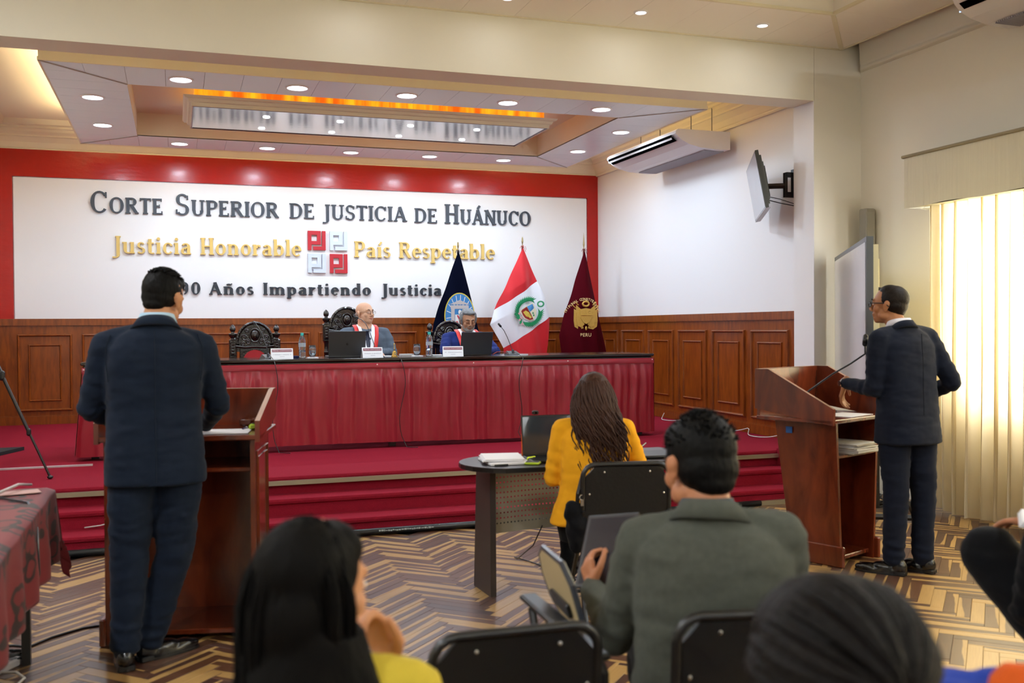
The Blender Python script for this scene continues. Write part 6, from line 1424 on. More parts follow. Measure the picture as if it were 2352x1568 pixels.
# ---------------- lecterns ----------------
lect = wood('lectern_wood', '#4A1A0C', '#7A3218', 0.24, (3, 3, 1.0), 0.5)
lect_edge = mat('worn_edge', '#A8826A', 0.5)
def lectern(label, x, y, rz, wb, wt, db, dt, x0, tw, near_z, far_z, shelf_z, paper_edge=False):
    """local: x along the open side, y away from the speaker; base near-left corner at the origin"""
    t = thing('lectern', label, 'lectern', (x, y, 0), R(rz), 'reddish wooden lecterns')
    zt_ = near_z - .025; ex = (wt - wb) / 2; th = .022
    def panel(xb, xt, name):
        mb = MB(); P = [(xb, 0, .0), (xb, db, .0), (xt, dt, zt_ + .01), (xt, 0, zt_)]
        mb.add([(p[0], p[1], p[2]) for p in P] + [(p[0] + th, p[1], p[2]) for p in P], [(0, 3, 2, 1), (4, 5, 6, 7), (0, 1, 5, 4), (1, 2, 6, 5), (2, 3, 7, 6), (3, 0, 4, 7)]); return mb.build(name, lect, t)
    sl = panel(0, -ex, 'side_panel'); sr = panel(wb - th, wb - th + ex, 'side_panel')
    # raised bead frame on the outer right panel
    mb = MB(); xo = wb + .001
    for s_ in (0, 1):
        i0 = .05 + s_ * .03; mb.tube([(xo + ex * .1, i0, .2 + s_ * .03), (xo + ex * .1, db - i0, .2 + s_ * .03), (xo + ex * .9, dt - i0, zt_ - .06 - s_ * .03), (xo + ex * .9, i0, zt_ - .06 - s_ * .03), (xo + ex * .1, i0, .2 + s_ * .03)], .006, 6)
    mb.build('bead_frame', lect, sr)
    mb = MB(); mb.add([(0, db - .02, .05), (wb, db - .02, .05), (wb + ex, dt - .02, zt_), (-ex, dt - .02, zt_), (0, db, .05), (wb, db, .05), (wb + ex, dt, zt_), (-ex, dt, zt_)], [(0, 1, 2, 3), (7, 6, 5, 4), (0, 4, 5, 1), (1, 5, 6, 2), (2, 6, 7, 3), (3, 7, 4, 0)]); mb.build('front_panel', lect, t)
    MB().bbox(th - ex * .7, wb - th + ex * .7, .01, dt - .03, shelf_z, shelf_z + .02, .003).build('shelf', lect, t)
    mb = MB(); mb.bbox(-.022, .006, -.03, db + .02, 0, .13, .006); mb.bbox(wb - .006, wb + .022, -.03, db + .02, 0, .13, .006); mb.bbox(-.02, wb + .02, db - .01, db + .02, 0, .13, .006); mb.bbox(.006, wb - .006, .03, db - .01, .03, .055, .004); mb.build('plinth', lect, t)
    # tray
    td = dt + .07; MB().bbox(x0, x0 + tw, -.04, td, near_z - .022, near_z + .002, .004).build('desk_board', lect, t)
    nz = near_z + .068
    for xx in (x0, x0 + tw - .022):
        P = [(-.045, near_z - .03), (td + .01, near_z + .045), (td + .01, far_z), (td - .09, far_z), (-.045, nz)]
        mb = MB(); mb.prism(P[::-1], .022, 'x', xx); w_ = mb.build('wing_board', lect, t)
        mb = MB(); mb.add([(xx - .0005, td + .01, far_z + .001), (xx + .0225, td + .01, far_z + .001), (xx + .0225, td - .09, far_z + .001), (xx - .0005, td - .09, far_z + .001), (xx + .0225, -.045, nz + .001), (xx - .0005, -.045, nz + .001)], [(0, 1, 2, 3), (3, 2, 4, 5)]); mb.build('worn_edge', lect_edge, w_)
    mb = MB(); mb.bbox(x0 + .022, x0 + tw - .022, td - .012, td + .01, near_z - .01, far_z, .002); fb = mb.build('tray_back', lect, t)
    MB().box(x0 + .022, x0 + tw - .022, td - .012, td + .01, far_z, far_z + .0015).build('worn_edge', lect_edge, fb)
    return t, td
lr, td = lectern('reddish wooden lectern at the right, microphone and open shelf of papers, by the white column', 3.81, 5.02, 22, .40, .50, .34, .43, -.15, .70, .905, 1.20, .66)
ll, td2 = lectern('reddish wooden lectern at the left in front of the man in navy', -.326, 4.953, -13, .69, .69, .44, .44, -.03, .75, .975, 1.165, .80)
MB().box(-.0565, -.055, .30, .345, .80, .84).build('blue_sticker', mat('sticker_blue', '#1A4E8E', .5), lr)
MB().lathe([(.045, 0), (.052, .01), (.052, .03), (.040, .035), (.036, .02), (.001, .02)], (.60, td2 - .10, .98), 24).build('mount_ring', lect, ll)
t = thing('microphone', 'black gooseneck microphone rising from the right lectern', 'microphone', (0, 0, 0), 0)
e1 = V(math.cos(R(22)), math.sin(R(22)), 0); e2 = V(-e1.y, e1.x, 0); b0 = V(3.81, 5.02, 0) - e1 * .06 + e2 * .30 + V(0, 0, .915)
MB().lathe([(.028, 0), (.028, .012), (.016, .03), (.016, .055), (.008, .06)], b0, 16).build('base', mic_m, t)
hd = V(3.92, 4.93, 1.36); P = [b0 + V(0, 0, .05), b0.lerp(hd, .25) + V(0, 0, .045), b0.lerp(hd, .55) + V(.01, 0, .015), b0.lerp(hd, .78) + V(.02, 0, -.02), hd + V(0, 0, -.06), hd]
MB().tube(P, .0055, 8).build('gooseneck', mic_m, t, True); MB().cap(hd, hd + V(.004, 0, .045), .016, .015, 12).build('foam_head', mic_m, t, True)
def lay(name, label, cat, base, rz, off, z, w_, d_, h_, m_, rr_=0, group=None):
    e1 = V(math.cos(R(rz)), math.sin(R(rz)), 0); e2 = V(-e1.y, e1.x, 0); p = V(base[0], base[1], 0) + e1 * off[0] + e2 * off[1]
    return flat(name, label, cat, p.x, p.y, z, w_, d_, h_, R(rz + rr_), m_, group)
lay('paper_sheet', 'white sheet of paper lying on the tray of the right lectern', 'paper', (3.81, 5.02), 22, (.24, .10), .9075, .30, .21, .003, paper, 4)
lay('document_folder', 'dark blue document folder on the tray behind the white sheet of the right lectern', 'folder', (3.81, 5.02), 22, (.20, .28), .9075, .26, .10, .018, mat('folder_navy', '#121826', .4), -6)
ps = thing('paper_stack', 'thick stack of papers sticking out of the shelf of the right lectern', 'papers', (3.81, 5.02, .68), R(22))
rr2 = random.Random(9)
for k in range(9):
    o = MB().bbox(-.13, .13, -.17, .17, 0, .0065, .001).build('sheaf', mat('paper_%d' % k, random.choice(['#D8D4D0', '#C8C4C0', '#E4E0DE']), .8), ps); o.location = (.235 + rr2.uniform(-.01, .01), .13 + rr2.uniform(-.015, .015), k * .0068 + .001); o.rotation_euler = (0, 0, R(rr2.uniform(-4, 4)))
lay('paper_sheet', 'white sheets on the left lectern under the hand of the man in navy', 'paper', (-.326, 4.953), -13, (.52, .12), .978, .26, .21, .004, paper, 3)
t = thing('highlighter', 'lime green eraser-shaped marker at the right end of the left lectern', 'marker', (.352, 5.0, .978), R(-10))
MB().bbox(-.018, .018, -.014, .014, 0, .03, .008).build('body', mat('lime', '#B8D838', .4), t); MB().lathe([(.006, 0), (.006, .003), (.001, .003)], (0, 0, .03), 10).build('cap', mic_g, t)
t = thing('pen', 'small purple pen lying beside the lime green marker on the left lectern', 'pen', (.315, 5.03, .978), R(70)); MB().tube([(-.03, 0, .005), (.03, 0, .005)], .0045, 8).build('barrel', mat('pen_purple', '#3A3070', .4), t); MB().ell((.035, 0, .006), .006, n=8, m=6).build('cap', paper, t)

# ---------------- clerk's desk ----------------
desk_top = mat('laminate_dark', '#2B2326', 0.35, bump=.05, bscale=50); desk_leg = mat('laminate_brown', '#372E2C', 0.45)
dk = thing('clerk_desk', 'dark clerk\'s desk with rounded left end and perforated metal front panel', 'desk', (0, 0, 0), 0)
P = []
for k in range(13): a = PI * .5 + PI * k / 12 * .86; P.append((1.72 + .29 * math.cos(a), 5.06 + .285 * math.sin(a)))
P += [(1.78, 4.79), (2.62, 4.76), (2.74, 4.80), (2.80, 4.9), (2.80, 5.22), (2.74, 5.33)]
A = sum(P[i][0] * P[(i + 1) % len(P)][1] - P[(i + 1) % len(P)][0] * P[i][1] for i in range(len(P)))
if A < 0: P = P[::-1]
MB().prism(P, .026, 'z', .722).build('desk_top', desk_top, dk); 
cx_ = sum(p[0] for p in P) / len(P); cy_ = sum(p[1] for p in P) / len(P)
MB().prism([(cx_ + (p[0] - cx_) * 1.004, cy_ + (p[1] - cy_) * 1.008) for p in P], .018, 'z', .726).build('edge_band', mat('edge_black', '#0C0B0C', .3), dk)
mb = MB(); mb.add([(1.612, 5.125, 0), (1.645, 5.125, 0), (1.63, 5.395, 0), (1.597, 5.395, 0), (1.612, 5.125, .722), (1.645, 5.125, .722), (1.63, 5.33, .722), (1.597, 5.33, .722)], [(0, 3, 2, 1), (4, 5, 6, 7), (0, 1, 5, 4), (1, 2, 6, 5), (2, 3, 7, 6), (3, 0, 4, 7)]); mb.build('leg_panel', desk_leg, dk)
mb = MB(); mb.box(2.56, 2.595, 4.98, 5.33, 0, .722); mb.build('leg_panel', desk_leg, dk)
st = mat('steel_panel', '#B4B2A4', 0.45, .1, bump=.15, bscale=6, var=.12, vscale=5)
mb = MB(); nx, nz_ = 41, 12; X0, X1, Z0, Z1 = 1.645, 2.56, .37, .71; 
def pt(u, z): 
    q = (u - X0) / (X1 - X0); return (u, 5.20 + .06 * math.sin(q * PI), z)
cw, ch = (X1 - X0) / nx, (Z1 - Z0) / nz_; rh = .0052
for i in range(nx):
    for j in range(nz_):
        cx, cz = X0 + (i + .5) * cw, Z0 + (j + .5) * ch; out = []; inn = []
        for k in range(8):
            a = k * PI / 4; ca, sa = math.cos(a), math.sin(a); m_ = max(abs(ca), abs(sa)); out.append(pt(cx + ca / m_ * cw / 2, cz + sa / m_ * ch / 2)); inn.append(pt(cx + rh * math.cos(a + .39 * 0), cz + rh * math.sin(a)))
        mb.add(out + inn, [(k, (k + 1) % 8, 8 + (k + 1) % 8, 8 + k) for k in range(8)])
mb.grid(lambda u, v: pt(X0 + (X1 - X0) * u, .33 + .04 * v), 30, 1); mb.grid(lambda u, v: pt(X0 + (X1 - X0) * u, .71 + .012 * v), 30, 1)
o = mb.build('perforated_panel', st, dk, True)
def stack(name, label, cat, x, y, z, w_, d_, n_, th, m_, rz, parent=None):
    t = thing(name, label, cat, (x, y, z), R(rz)); r_ = random.Random(int(x * 77))
    for k in range(n_):
        o = MB().bbox(-w_ / 2, w_ / 2, -d_ / 2, d_ / 2, 0, th * .96, th * .2).build('sheet', m_, t); o.location = (r_.uniform(-.006, .006), r_.uniform(-.005, .005), k * th); o.rotation_euler = (0, 0, R(r_.uniform(-3, 3)))
    return t
stack('paper_stack', 'pile of white papers on the left end of the clerk\'s desk', 'papers', 1.66, 5.07, .762, .21, .26, 4, .004, paper, -14)
flat('notepad', 'white bound notepad under the papers on the clerk\'s desk', 'notepad', 1.665, 5.04, .749, .22, .27, .012, R(-2), paper)
flat('paper_sheet', 'single white sheet sliding off the paper pile toward the laptop', 'paper', 1.78, 5.13, .7495, .20, .16, .002, R(-18), paper)
flat('pencil_case', 'narrow black and yellow pen lying along the notepad edge', 'pen', 1.60, 4.885, .749, .075, .010, .010, R(0), black_plastic)
t = thing('mobile_phone', 'mobile phone in a lime green case on the clerk\'s desk', 'phone', (1.80, 4.935, .749), R(-30)); MB().bbox(-.04, .04, -.078, .078, 0, .013, .005).build('case', mat('lime_case', '#A8C428', .4), t); MB().bbox(-.035, .035, -.072, .072, .0125, .0145, .001).build('screen', scr, t)
t = thing('highlighter', 'fluorescent yellow highlighter beside the phone on the clerk\'s desk', 'marker', (1.83, 5.05, .749), R(-60)); MB().cap((0, -.03, .011), (0, .02, .011), .010).build('barrel', mat('fluo', '#D8F030', .4), t); MB().cap((0, .03, .010), (0, .05, .010), .008).build('cap', black_plastic, t)
laptop_scr = mat('laptop_screen', '#2A3038', .15, coat=.5)
laptop('laptop', 'open black laptop facing the woman in yellow on the clerk\'s desk', 1.985, 5.13, .749, R(180 - 6), .35, .24, .225, 12, black_plastic, black_plastic, None, None, laptop_scr)
t = thing('webcam', 'small black webcam clipped on top of the clerk\'s laptop', 'webcam', (1.90, 5.185, .985), 0); MB().bbox(-.018, .018, -.012, .012, 0, .022, .005).build('body', black_plastic, t); MB().lathe([(.006, 0), (.006, .004), (.001, .005)], (0, -.012, .011), 12, 'y').build('lens', chrome, t)
t = thing('bottle', 'slim orange bottle standing behind the clerk\'s laptop', 'bottle', (1.862, 5.245, .749)); MB().lathe([(.022, 0), (.024, .01), (.024, .12), (.012, .155), (.010, .17)], n=18).build('body', mat('orange_bottle', '#D85A18', .4), t, True); MB().lathe([(.012, .17), (.012, .19), (.001, .19)], n=14).build('cap', mat('orange_cap', '#B83A10', .4), t)
t = thing('document_case', 'black document case on the right end of the clerk\'s desk', 'folder', (2.50, 4.98, .749), R(-6)); MB().bbox(-.16, .16, -.12, .12, 0, .016, .004).build('cover', black_plastic, t); MB().tube([(-.05, -.12, .008), (-.05, -.135, .01), (.05, -.135, .01), (.05, -.12, .008)], .004, 6).build('handle', black_plastic, t)
t = thing('pen', 'silver pen in the right hand of the woman in yellow', 'pen', (wx, wy, 0), R(azim(wx, wy))); MB().tube([(.215, .375, .775), (.285, .41, .83)], .0045, 8).build('barrel', chrome, t)
line_thing('cable', 'thin black cable running on the parquet under the clerk\'s desk', 'cable', [(1.95, 5.22, .35), (1.96, 5.4, .2), (2.0, 5.8, .03), (2.03, 5.95, .008), (2.10, 5.75, .006), (2.16, 5.5, .006), (2.22, 5.3, .006)], .004, black_plastic)

# ---------------- chairs of the public ----------------
pad = mat('chair_vinyl_black', '#0D0D0F', .38, bump=.15, bscale=60); tabl = mat('tablet_beige', '#B8A57E', .5)
def folding_chair(label, x, y, rz, arm=False, top=.80, wide=.43, group='black metal chairs'):
    t = thing('chair', label, 'chair', (x, y, 0), R(rz), group)   # faces local +Y, back at y=0
    h = wide / 2
    P = []
    for s_ in (-1,): 
        P = [(-h, .0, .42), (-h, -.02, .60), (-h, -.035, top - .06)] + [(-h + .06 - .06 * math.cos(a), -.038, top - .06 + .06 * math.sin(a)) for a in (.4, .8, 1.2, 1.57)] + [(h - .06 + .06 * math.sin(a), -.038, top - .06 + .06 * math.cos(a)) for a in (.0, .4, .8, 1.2)] + [(h, -.035, top - .06), (h, -.02, .60), (h, .0, .42)]
    MB().tube(P, .0125, 8).build('back_frame', black_metal, t, True)
    mb = MB(); Q = [(-h + .012, .50), (h - .012, .50), (h - .012, top - .06), (h - .055, top - .012), (-h + .055, top - .012), (-h + .012, top - .06)]
    mb.M = Matrix.Translation((0, -.012, 0)) @ Matrix.Rotation(0, 4, 'X'); mb.add([(p[0], -.0 - (p[1] - .5) * .1 - .006, p[1]) for p in Q] + [(p[0], .014 - (p[1] - .5) * .1, p[1]) for p in Q], [(0, 5, 4, 3, 2, 1)[::-1], (6, 7, 8, 9, 10, 11)[::-1]] + [(i, 6 + i, 6 + (i + 1) % 6, (i + 1) % 6) for i in range(6)]); mb.build('backrest', pad, t)
    mb = MB()
    for (px, pz) in ((-h + .10, top - .035), (h - .10, top - .035), (-h + .03, top - .14), (h - .03, top - .14), (-h + .03, .54), (h - .03, .54)): mb.ell((px, -.026 - (pz - .5) * .1, pz), (.006, .004, .006), n=8, m=6)
    mb.build('rivet', chrome, t)
    MB().bbox(-h + .02, h - .02, .02, .42, .43, .465, .014).build('seat', pad, t)
    for s_ in (-1, 1):
        MB().tube([(s_ * (h), -.035, .60), (s_ * (h + .004), .05, .43), (s_ * (h + .006), .42, .0)], .0115, 8).build('leg', black_metal, t); MB().tube([(s_ * (h - .02), .38, .45), (s_ * (h - .02), .1, .2), (s_ * (h - .015), -.08, .0)], .0115, 8).build('leg', black_metal, t)
    for qb in (((-h, .30, .13), (h, .30, .13)), ((-h + .02, .02, .12), (h - .02, .02, .12)), ((-h, -.0, .47), (h, .0, .47))): MB().tube(list(qb), .009, 6).build('crossbar', black_metal, t)
    if arm:
        ar = MB(); ar.tube([(h + .03, .0, .45), (h + .03, .0, .64), (h + .035, .06, .66)], .012, 8); ar.tube([(h + .035, .42, .45), (h + .035, .42, .655)], .012, 8); ar.bbox(h + .008, h + .062, .03, .62, .655, .675, .006); ar.tube([(h + .035, .45, .40), (h + .035, .58, .64)], .012, 8); a_ = ar.build('armrest', black_plastic, t)
        wt_ = MB(); wt_.M = Matrix.Translation((h + .075, .30, .66)) @ Matrix.Rotation(R(-4), 4, 'Z') @ Matrix.Rotation(R(-16), 4, 'Y')
        Q2 = [(-.05, .0), (.20, .0), (.27, .04), (.29, .11), (.26, .17), (.20, .20), (.0, .20), (-.05, .15)]; wt_.prism([(p[0], p[1] - .02) for p in Q2][::-1], .014, 'x', 0); w_ = wt_.build('writing_tablet', tabl, t)
        e_ = MB(); e_.M = wt_.M; e_.tube([(.007, p[0], p[1] - .02) for p in Q2 + Q2[:1]], .009, 6); e_.build('edge', mat('edge_slate', '#3A3E46', .3), w_); b2 = MB(); b2.M = wt_.M; b2.bbox(-.012, .0, .02, .2, .02, .06, .003); b2.build('hinge_plate', black_metal, w_)
    return t
folding_chair('black folding chair behind the woman in yellow, a black bag hanging at its left', 2.03, 4.30, -12, top=.82, wide=.42)
folding_chair('empty black chair with folded beige writing tablet at its right arm, bottom centre', .735, 2.17, -2, True, .775, .40)
folding_chair('black chair carrying the man in grey tweed', 1.30, 2.02, -12, False, .80, .42)
folding_chair('black chair under the person cut off at the right edge', 2.40, 1.80, -50, False, .78, .42)
folding_chair('black chair carrying the dark-haired woman in the lower left foreground', .20, 1.40, -8, False, .70, .42)
bg = thing('handbag', 'soft black handbag hanging by its strap from the left of the clerk\'s chair', 'bag', (1.80, 4.34, 0))
mb = MB(); mb.ell((.0, .0, .52), (.055, .05, .10)); mb.ell((-.02, 0, .60), (.05, .04, .05)); mb.ell((.01, .01, .44), (.045, .045, .05)); remesh(mb, .01, 'body', cloth_m('bag_black', '#0E0E12'), bg, 1, .5, lambda co, n_: .012 * noise.noise(co * 22))
MB().tube([(.0, 0, .62), (.0, -.01, .68), (.03, 0, .77), (.04, .0, .79), (.03, .02, .70)], .010, 6).build('strap', black_plastic, bg)
mb = MB(); mb.tube([(.012 + .012 * math.cos(q * PI / 6), -.03, .665 + .012 * math.sin(q * PI / 6)) for q in range(13)], .003, 6); mb.box(.004, .02, -.034, -.028, .625, .655); mb.build('snap_hook', chrome, bg)

# ---------------- interactive display on a stand ----------------
ds = thing('display_board', 'large white interactive display turned sideways on a black stand by the column', 'display', (0, 0, 0))
A_, B_ = V(5.486, 7.30, 0), V(4.385, 5.50, 0); dz0, dz1 = .97, 2.068; dirn = (B_ - A_).normalized(); nrm = V(-dirn.y, dirn.x, 0)
if nrm.x > 0: nrm = -nrm
def quad(a, b_, z0, z1, d0, d1, mb): mb.add([a + nrm * d0 + V(0, 0, z0), b_ + nrm * d0 + V(0, 0, z0), b_ + nrm * d0 + V(0, 0, z1), a + nrm * d0 + V(0, 0, z1), a + nrm * d1 + V(0, 0, z0), b_ + nrm * d1 + V(0, 0, z0), b_ + nrm * d1 + V(0, 0, z1), a + nrm * d1 + V(0, 0, z1)], [(0, 1, 2, 3), (7, 6, 5, 4), (0, 4, 5, 1), (1, 5, 6, 2), (2, 6, 7, 3), (3, 7, 4, 0)])
mb = MB(); quad(A_, B_, dz0, dz1, -.045, 0, mb); mb.build('frame', mat('frame_grey', '#55585C', .35, .6), ds)
mb = MB(); quad(A_ + dirn * .035, B_ - dirn * .035, dz0 + .035, dz1 - .035, 0, .003, mb); mb.build('screen', mat('display_screen', '#B4B4C0', .12, spec=.6, coat=.4), ds)
mb = MB(); quad(A_ + dirn * .06, B_ - dirn * .06, dz0 + .05, dz1 - .05, -.085, -.045, mb); quad(A_ + dirn * .25, B_ - dirn * .2, dz0 + .12, dz1 - .14, -.11, -.085, mb); mb.build('rear_casing', mat('casing_lit_yellow', '#D8CFA8', .45), ds)  # white casing, yellow of the window light painted into its colour
hb_ = B_ - dirn * .12 - nrm * .085; mb = MB(); mb.tube([hb_ + V(0, 0, 1.42), hb_ - nrm * .07 + V(0, 0, 1.43), hb_ - nrm * .09 + V(0, 0, 1.48), hb_ - nrm * .09 + V(0, 0, 1.66), hb_ - nrm * .07 + V(0, 0, 1.71), hb_ + V(0, 0, 1.72)], .012, 8); mb.build('handle', black_plastic, ds)
mid = (A_ + B_) / 2
for q in (-.3, .3):
    c = mid + dirn * q - nrm * .15; mb = MB(); mb.box(c.x - .025, c.x + .025, c.y - .025, c.y + .025, .12, 1.62); mb.tube([c - nrm * .28 + V(0, 0, .06), c + V(0, 0, .62)], .018, 6); mb.tube([c + nrm * .26 + V(0, 0, .05), c - nrm * .36 + V(0, 0, .05)], .024, 6); mb.build('post', black_metal, ds)
    for s_ in (.26, -.36): 
        p = c + nrm * s_; MB().cyl(p + V(-.015, 0, .03), p + V(.015, 0, .03), .03, n=14).build('caster', black_plastic, ds)
mb = MB(); mb.tube([mid - dirn * .4 - nrm * .15 + V(0, 0, 1.1), mid + dirn * .4 - nrm * .15 + V(0, 0, 1.1)], .02, 6); mb.tube([mid - dirn * .4 - nrm * .15 + V(0, 0, .3), mid + dirn * .4 - nrm * .15 + V(0, 0, .3)], .02, 6)
cc = B_ - dirn * .35 - nrm * .13
for k in range(4): mb.tube([cc + V(.02 * k, 0, 1.45), cc + V(.05 - .02 * k, .02 * k, 1.3), cc + V(-.03 * k, .03, 1.15), cc + V(.03, 0, 1.0)], .005, 5)
mb.build('crossbeam', black_metal, ds)
o = MB().tube([(5.25 + .14 * math.cos(a * .5) * (1 - a * .01), 6.55 + .14 * math.sin(a * .5) * (1 - a * .01), .012 + .0028 * a) for a in range(40)], .008, 6).build('cable_coil', black_plastic, None, True); tag(o, 'coil of black cable on the floor behind the right lectern', 'cable')
# column loudspeaker
t = thing('column_speaker', 'slim grey column loudspeaker fixed in the wall corner behind the display', 'speaker', (5.79, 7.25, 0))
MB().bbox(-.05, .05, -.05, .05, 1.25, 2.5, .008).build('cabinet', mat('speaker_grey', '#8F8B82', .45), t); MB().box(-.038, .038, -.053, -.05, 1.28, 2.47).build('grille', mat('speaker_mesh', '#98948A', .6, bump=.5, bscale=300), t); MB().box(-.02, .02, .05, .16, 2.0, 2.1).build('bracket', black_metal, t)

# ---------------- curtains and valance ----------------
def curtain_mat():
    m = bpy.data.materials.new('curtain_fabric'); m.use_nodes = True; N = m.node_tree; L = N.links; out = N.nodes['Material Output']; N.nodes.remove(N.nodes['Principled BSDF'])
    d = N.nodes.new('ShaderNodeBsdfDiffuse'); d.inputs[0].default_value = lin('#D2C8B0'); tr = N.nodes.new('ShaderNodeBsdfTranslucent'); tr.inputs[0].default_value = lin('#FFEFC8'); mx = N.nodes.new('ShaderNodeMixShader'); mx.inputs[0].default_value = .36
    L.new(d.outputs[0], mx.inputs[1]); L.new(tr.outputs[0], mx.inputs[2]); L.new(mx.outputs[0], out.inputs[0]); return m
cur = curtain_mat()
def curtain(label, y0, y1, zb, zt_, n_):
    def f(u, v):
        y = y0 + (y1 - y0) * u; ph = u * n_ * 2 * PI + .7 * noise.noise(V(u * n_ * .7, v * 1.2, y0)); a = .065 * (.8 + .4 * noise.noise(V(u * n_ * .5, 3, y0))) * (.75 + .35 * v)
        return (5.66 + a * math.sin(ph) + .012 * math.sin(ph * 2.3 + v * 2), y + .02 * math.sin(ph * 2), zt_ - v * (zt_ - zb + .012 * math.sin(u * 23)))
    o = MB().grid(f, int(n_ * 18), 26).build('curtain', cur, None, True); return tag(o, label, 'curtain', 'cream window curtains')
curtain('tall cream pleated curtain glowing with daylight on the right wall', 2.9, 6.33, .03, 2.47, 26)
curtain('cream pleated curtain of the added second window, unseen behind the camera', -1.4, 2.4, .03, 2.47, 28)
for (y0, y1) in ((2.8, 6.50), (-1.5, 2.5)):
    vl = thing('valance', 'fabric-covered striped valance box above the curtain' if y0 > 0 else 'fabric valance above the added second window behind the camera', 'valance', (0, 0, 0))
    stripe = mat('valance_stripe', '#D2CCB8', .8, bump=.8, bscale=30, stretch=(1, 1, .02), var=.08, vscale=40)
    mb = MB(); mb.grid(lambda u, v: (5.86 - .31 * min(1, u * 6) if u < 1 / 6 else 5.55, y1 + .0 if u < 1 / 6 else y1 - (u - 1 / 6) * 1.2 * (y1 - y0), 2.81 - v * (.40 + .006 * math.sin(u * 40))), 90, 4); mb.add([(5.86, y1 - .01, 2.41), (5.56, y1 - .01, 2.41), (5.56, y0, 2.41), (5.86, y0, 2.41), (5.86, y1 - .01, 2.42), (5.56, y1 - .01, 2.42), (5.56, y0, 2.42), (5.86, y0, 2.42)], [(0, 1, 2, 3), (7, 6, 5, 4)]); mb.build('board', stripe, vl)
    MB().box(5.60, 5.858, y0, y1 - .02, 2.44, 2.80).build('box', desk_leg, vl)
    MB().tube([(5.84, y1 + .015, 2.82), (5.545, y1 + .015, 2.82), (5.545, y0, 2.82)], .013, 8).build('top_piping', mat('piping', '#8E836A', .7), vl)
line_thing('cord', 'thin white pull cord hanging at the left edge of the glowing curtain', 'cord', [(5.80, 6.42, 2.4), (5.80, 6.43, 1.9), (5.79, 6.40, 1.5), (5.80, 6.43, 1.1)], .003, cable_w)

# ---------------- table with patterned cloth, lower left ----------------
clothm = bpy.data.materials.new('patterned_cloth'); clothm.use_nodes = True; N = clothm.node_tree; L = N.links; b = N.nodes['Principled BSDF']
tc = N.nodes.new('ShaderNodeTexCoord'); vo = N.nodes.new('ShaderNodeTexVoronoi'); vo.inputs['Scale'].default_value = 8.5; nz2 = N.nodes.new('ShaderNodeTexNoise'); nz2.inputs['Scale'].default_value = 4; mxv = N.nodes.new('ShaderNodeVectorMath'); mxv.operation = 'MULTIPLY_ADD'; L.new(nz2.outputs['Color'], mxv.inputs[0]); mxv.inputs[1].default_value = (.12, .12, .12); L.new(tc.outputs['Object'], mxv.inputs[2]); L.new(mxv.outputs[0], vo.inputs['Vector'])
cr = N.nodes.new('ShaderNodeValToRGB'); els = cr.color_ramp.elements; els[0].position = .30; els[0].color = lin('#6A101A'); els[1].position = .33; els[1].color = lin('#1E080B')
e = els.new(.46); e.color = lin('#1E080B'); e = els.new(.50); e.color = lin('#70121C'); L.new(vo.outputs['Distance'], cr.inputs[0]); L.new(cr.outputs[0], b.inputs['Base Color']); b.inputs['Roughness'].default_value = .7; b.inputs['Sheen Weight'].default_value = .1
tl = thing('side_table', 'table leg and top under a red cloth at the lower left edge', 'table', (0, 0, 0))
MB().bbox(-2.2, -.57, 3.2, 4.88, .72, .755, .004).build('table_top', desk_top, tl)
for (x, y) in ((-.64, 4.80), (-.64, 3.3), (-2.1, 4.80), (-2.1, 3.3)): MB().box(x - .018, x + .018, y - .018, y + .018, 0, .72).build('leg', black_metal, tl)
def cl(u, v):
    x = -2.3 + u * 2.1; y = 2.95 + v * 2.25; ox = max(0, x + .56); oy = max(0, y - 4.89); z = .762
    if ox > 0 or oy > 0:
        drop = ox + oy * 1.0 if ox * oy == 0 else max(ox, oy) + min(ox, oy) * .35; w_ = .02 * math.sin((y if ox > oy else x) * 17) * min(1, drop * 4)
        x = min(x, -.56) + (.03 + w_ + .10 * min(1, oy * 6) * drop if ox > 0 else 0); y = min(y, 4.89) + (.02 + w_ * .5 + .10 * min(1, ox * 6) * drop if oy > 0 else 0); z -= drop * .92
    return (x, y, z)
o = MB().grid(cl, 110, 110).build('tablecloth', clothm, None, True, .004); tag(o, 'red tablecloth with dark looping pattern draped over the lower left table', 'tablecloth')
line_thing('cable', 'light grey cable lying across the red patterned tablecloth', 'cable', [(-1.0, 4.1, .772), (-.86, 4.2, .772), (-.78, 4.45, .775), (-.72, 4.6, .79), (-.66, 4.78, .80), (-.62, 4.86, .785)], .006, cable_w)
line_thing('cable', 'dark cable drooping over the edge of the red patterned tablecloth', 'cable', [(-.72, 4.62, .773), (-.58, 4.45, .77), (-.535, 4.35, .68), (-.53, 4.35, .5), (-.56, 4.4, .36), (-.62, 4.5, .30)], .005, mic_g)
flat('card', 'small white and red card on the patterned tablecloth under the grey cable', 'card', -.66, 4.73, .770, .18, .10, .003, R(15), mat('card_pinkish', '#C8A098', .7))
t = thing('laptop', 'closed silver laptop edge on the patterned tablecloth at the left border', 'laptop', (-.93, 4.02, .772), R(4)); MB().bbox(-.17, .17, -.12, .12, 0, .016, .004).build('base', chrome, t); MB().bbox(-.168, .168, -.118, .118, .0165, .022, .002).build('lid', mat('lid_silver', '#A8A8AC', .3, .7), t)
t = thing('laptop', 'maroon laptop lid leaning at the far left border above the tablecloth', 'laptop', (-1.03, 4.55, .772), R(-72)); MB().bbox(-.17, .17, -.11, .11, 0, .016, .004).build('base', black_plastic, t)
mb = MB(); mb.M = Matrix.Translation((0, .11, .014)) @ Matrix.Rotation(R(-35), 4, 'X'); mb.bbox(-.17, .17, -.004, .004, 0, .23, .003); mb.build('lid', mat('lid_maroon', '#4A2020', .3), t)
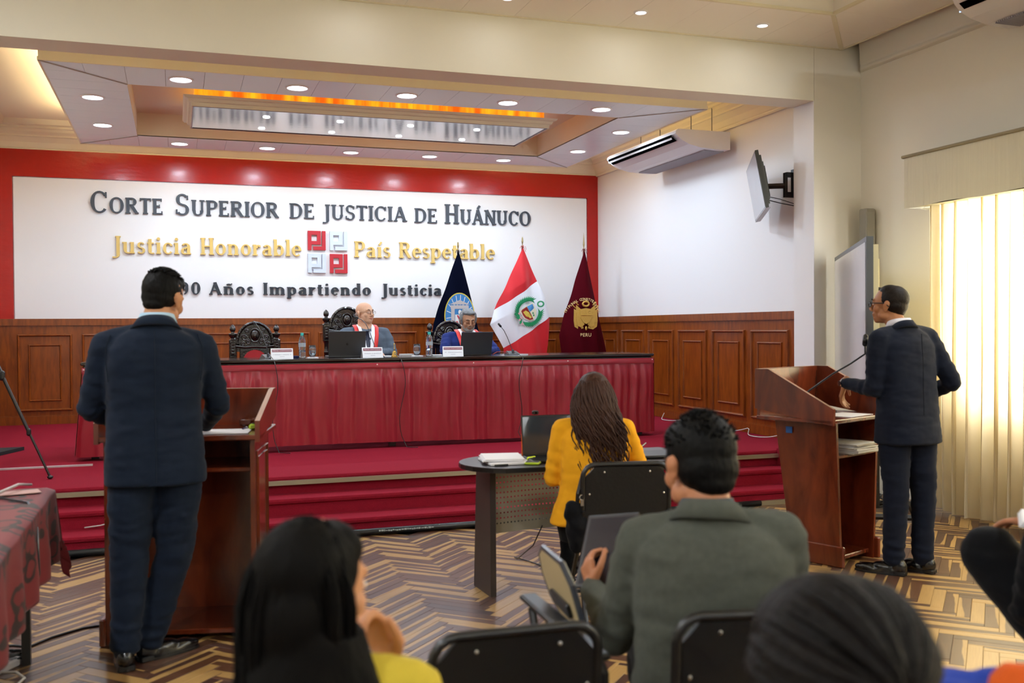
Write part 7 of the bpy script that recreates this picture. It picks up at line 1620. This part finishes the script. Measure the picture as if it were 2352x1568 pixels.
ps = thing('power_strip', 'white power strip with plugged cables on the floor under the lower left table', 'power strip', (-.74, 4.72, 0), R(60)); MB().bbox(-.12, .12, -.03, .03, 0, .035, .006).build('body', mat('strip_plastic', '#B8B4B8', .5), ps)
mb = MB()
for k in range(4): mb.bbox(-.10 + k * .055, -.065 + k * .055, -.016, .016, .035, .037, .001)
mb.build('socket', black_plastic, ps); MB().cap((-.06, 0, .045), (-.06, 0, .06), .016).build('plug', black_plastic, ps)
line_thing('cable', 'black floor cable looping from under the left table to the left lectern', 'cable', [(-.30, 5.30, .006), (-.45, 5.27, .006), (-.58, 5.16, .006), (-.68, 5.02, .006), (-.74, 4.95, .01), (-.70, 4.86, .01), (-.73, 4.80, .05), (-.76, 4.78, .055)], .006, black_plastic)
line_thing('cable', 'coiled black cable on the floor beside the white power strip', 'cable', [(-.74 + .10 * math.cos(a * .6), 4.84 + .07 * math.sin(a * .6), .012 + .002 * a) for a in range(26)], .007, black_plastic)
line_thing('cable', 'pale cable curling on the floor in front of the power strip', 'cable', [(-.72, 4.66, .02), (-.66, 4.64, .02), (-.62, 4.58, .01), (-.64, 4.5, .008), (-.72, 4.45, .008)], .006, cable_w)

# ---------------- garment at the lower right corner, papers on the lap ----------------
g = thing('shawl', 'blue and orange shawl over a chair back in the lower right corner', 'clothing', (1.16, 1.18, 0), R(-40))
blue_c = cloth_m('cloth_blue', '#1E3A9A'); or_c = cloth_m('cloth_orange', '#D05A22')
mb = MB(); mb.loft([((-.03, 0, .64), 0, .17, .07), ((-.03, 0, .78), 0, .17, .075), ((-.02, 0, .89), 0, .13, .07), ((-.01, 0, .935), 0, .08, .05)], 22, 2.2); remesh(mb, .01, 'blue_cloth', blue_c, g, 2, .5, folds(.012, 14, 1))
mb = MB(); mb.loft([((.06, -.05, .70), .3, .085, .06), ((.055, -.05, .86), .3, .075, .05), ((.05, -.04, .955), .3, .055, .035), ((.045, -.04, .975), .3, .03, .02)], 18, 2.2); remesh(mb, .01, 'orange_cloth', or_c, g, 2, .5, folds(.010, 16, 1))
MB().tube([(-.06, -.08, .915), (-.07, -.095, .86), (-.07, -.095, .80)], .008, 6).build('white_trim', paper, g)
folding_chair('black chair under the blue and orange shawl, lower right corner', 1.16, 1.10, -40, False, .86, .40)
pp = thing('paper_stack', 'white booklet resting on the raised knee of the person at the right edge', 'papers', (2.37, 2.18, .90), R(-45))
for k in range(3):
    o = MB().bbox(-.08, .08, -.11, .11, 0, .005, .001).build('sheet', paper, pp); o.location = (.004 * k, 0, .0055 * k)
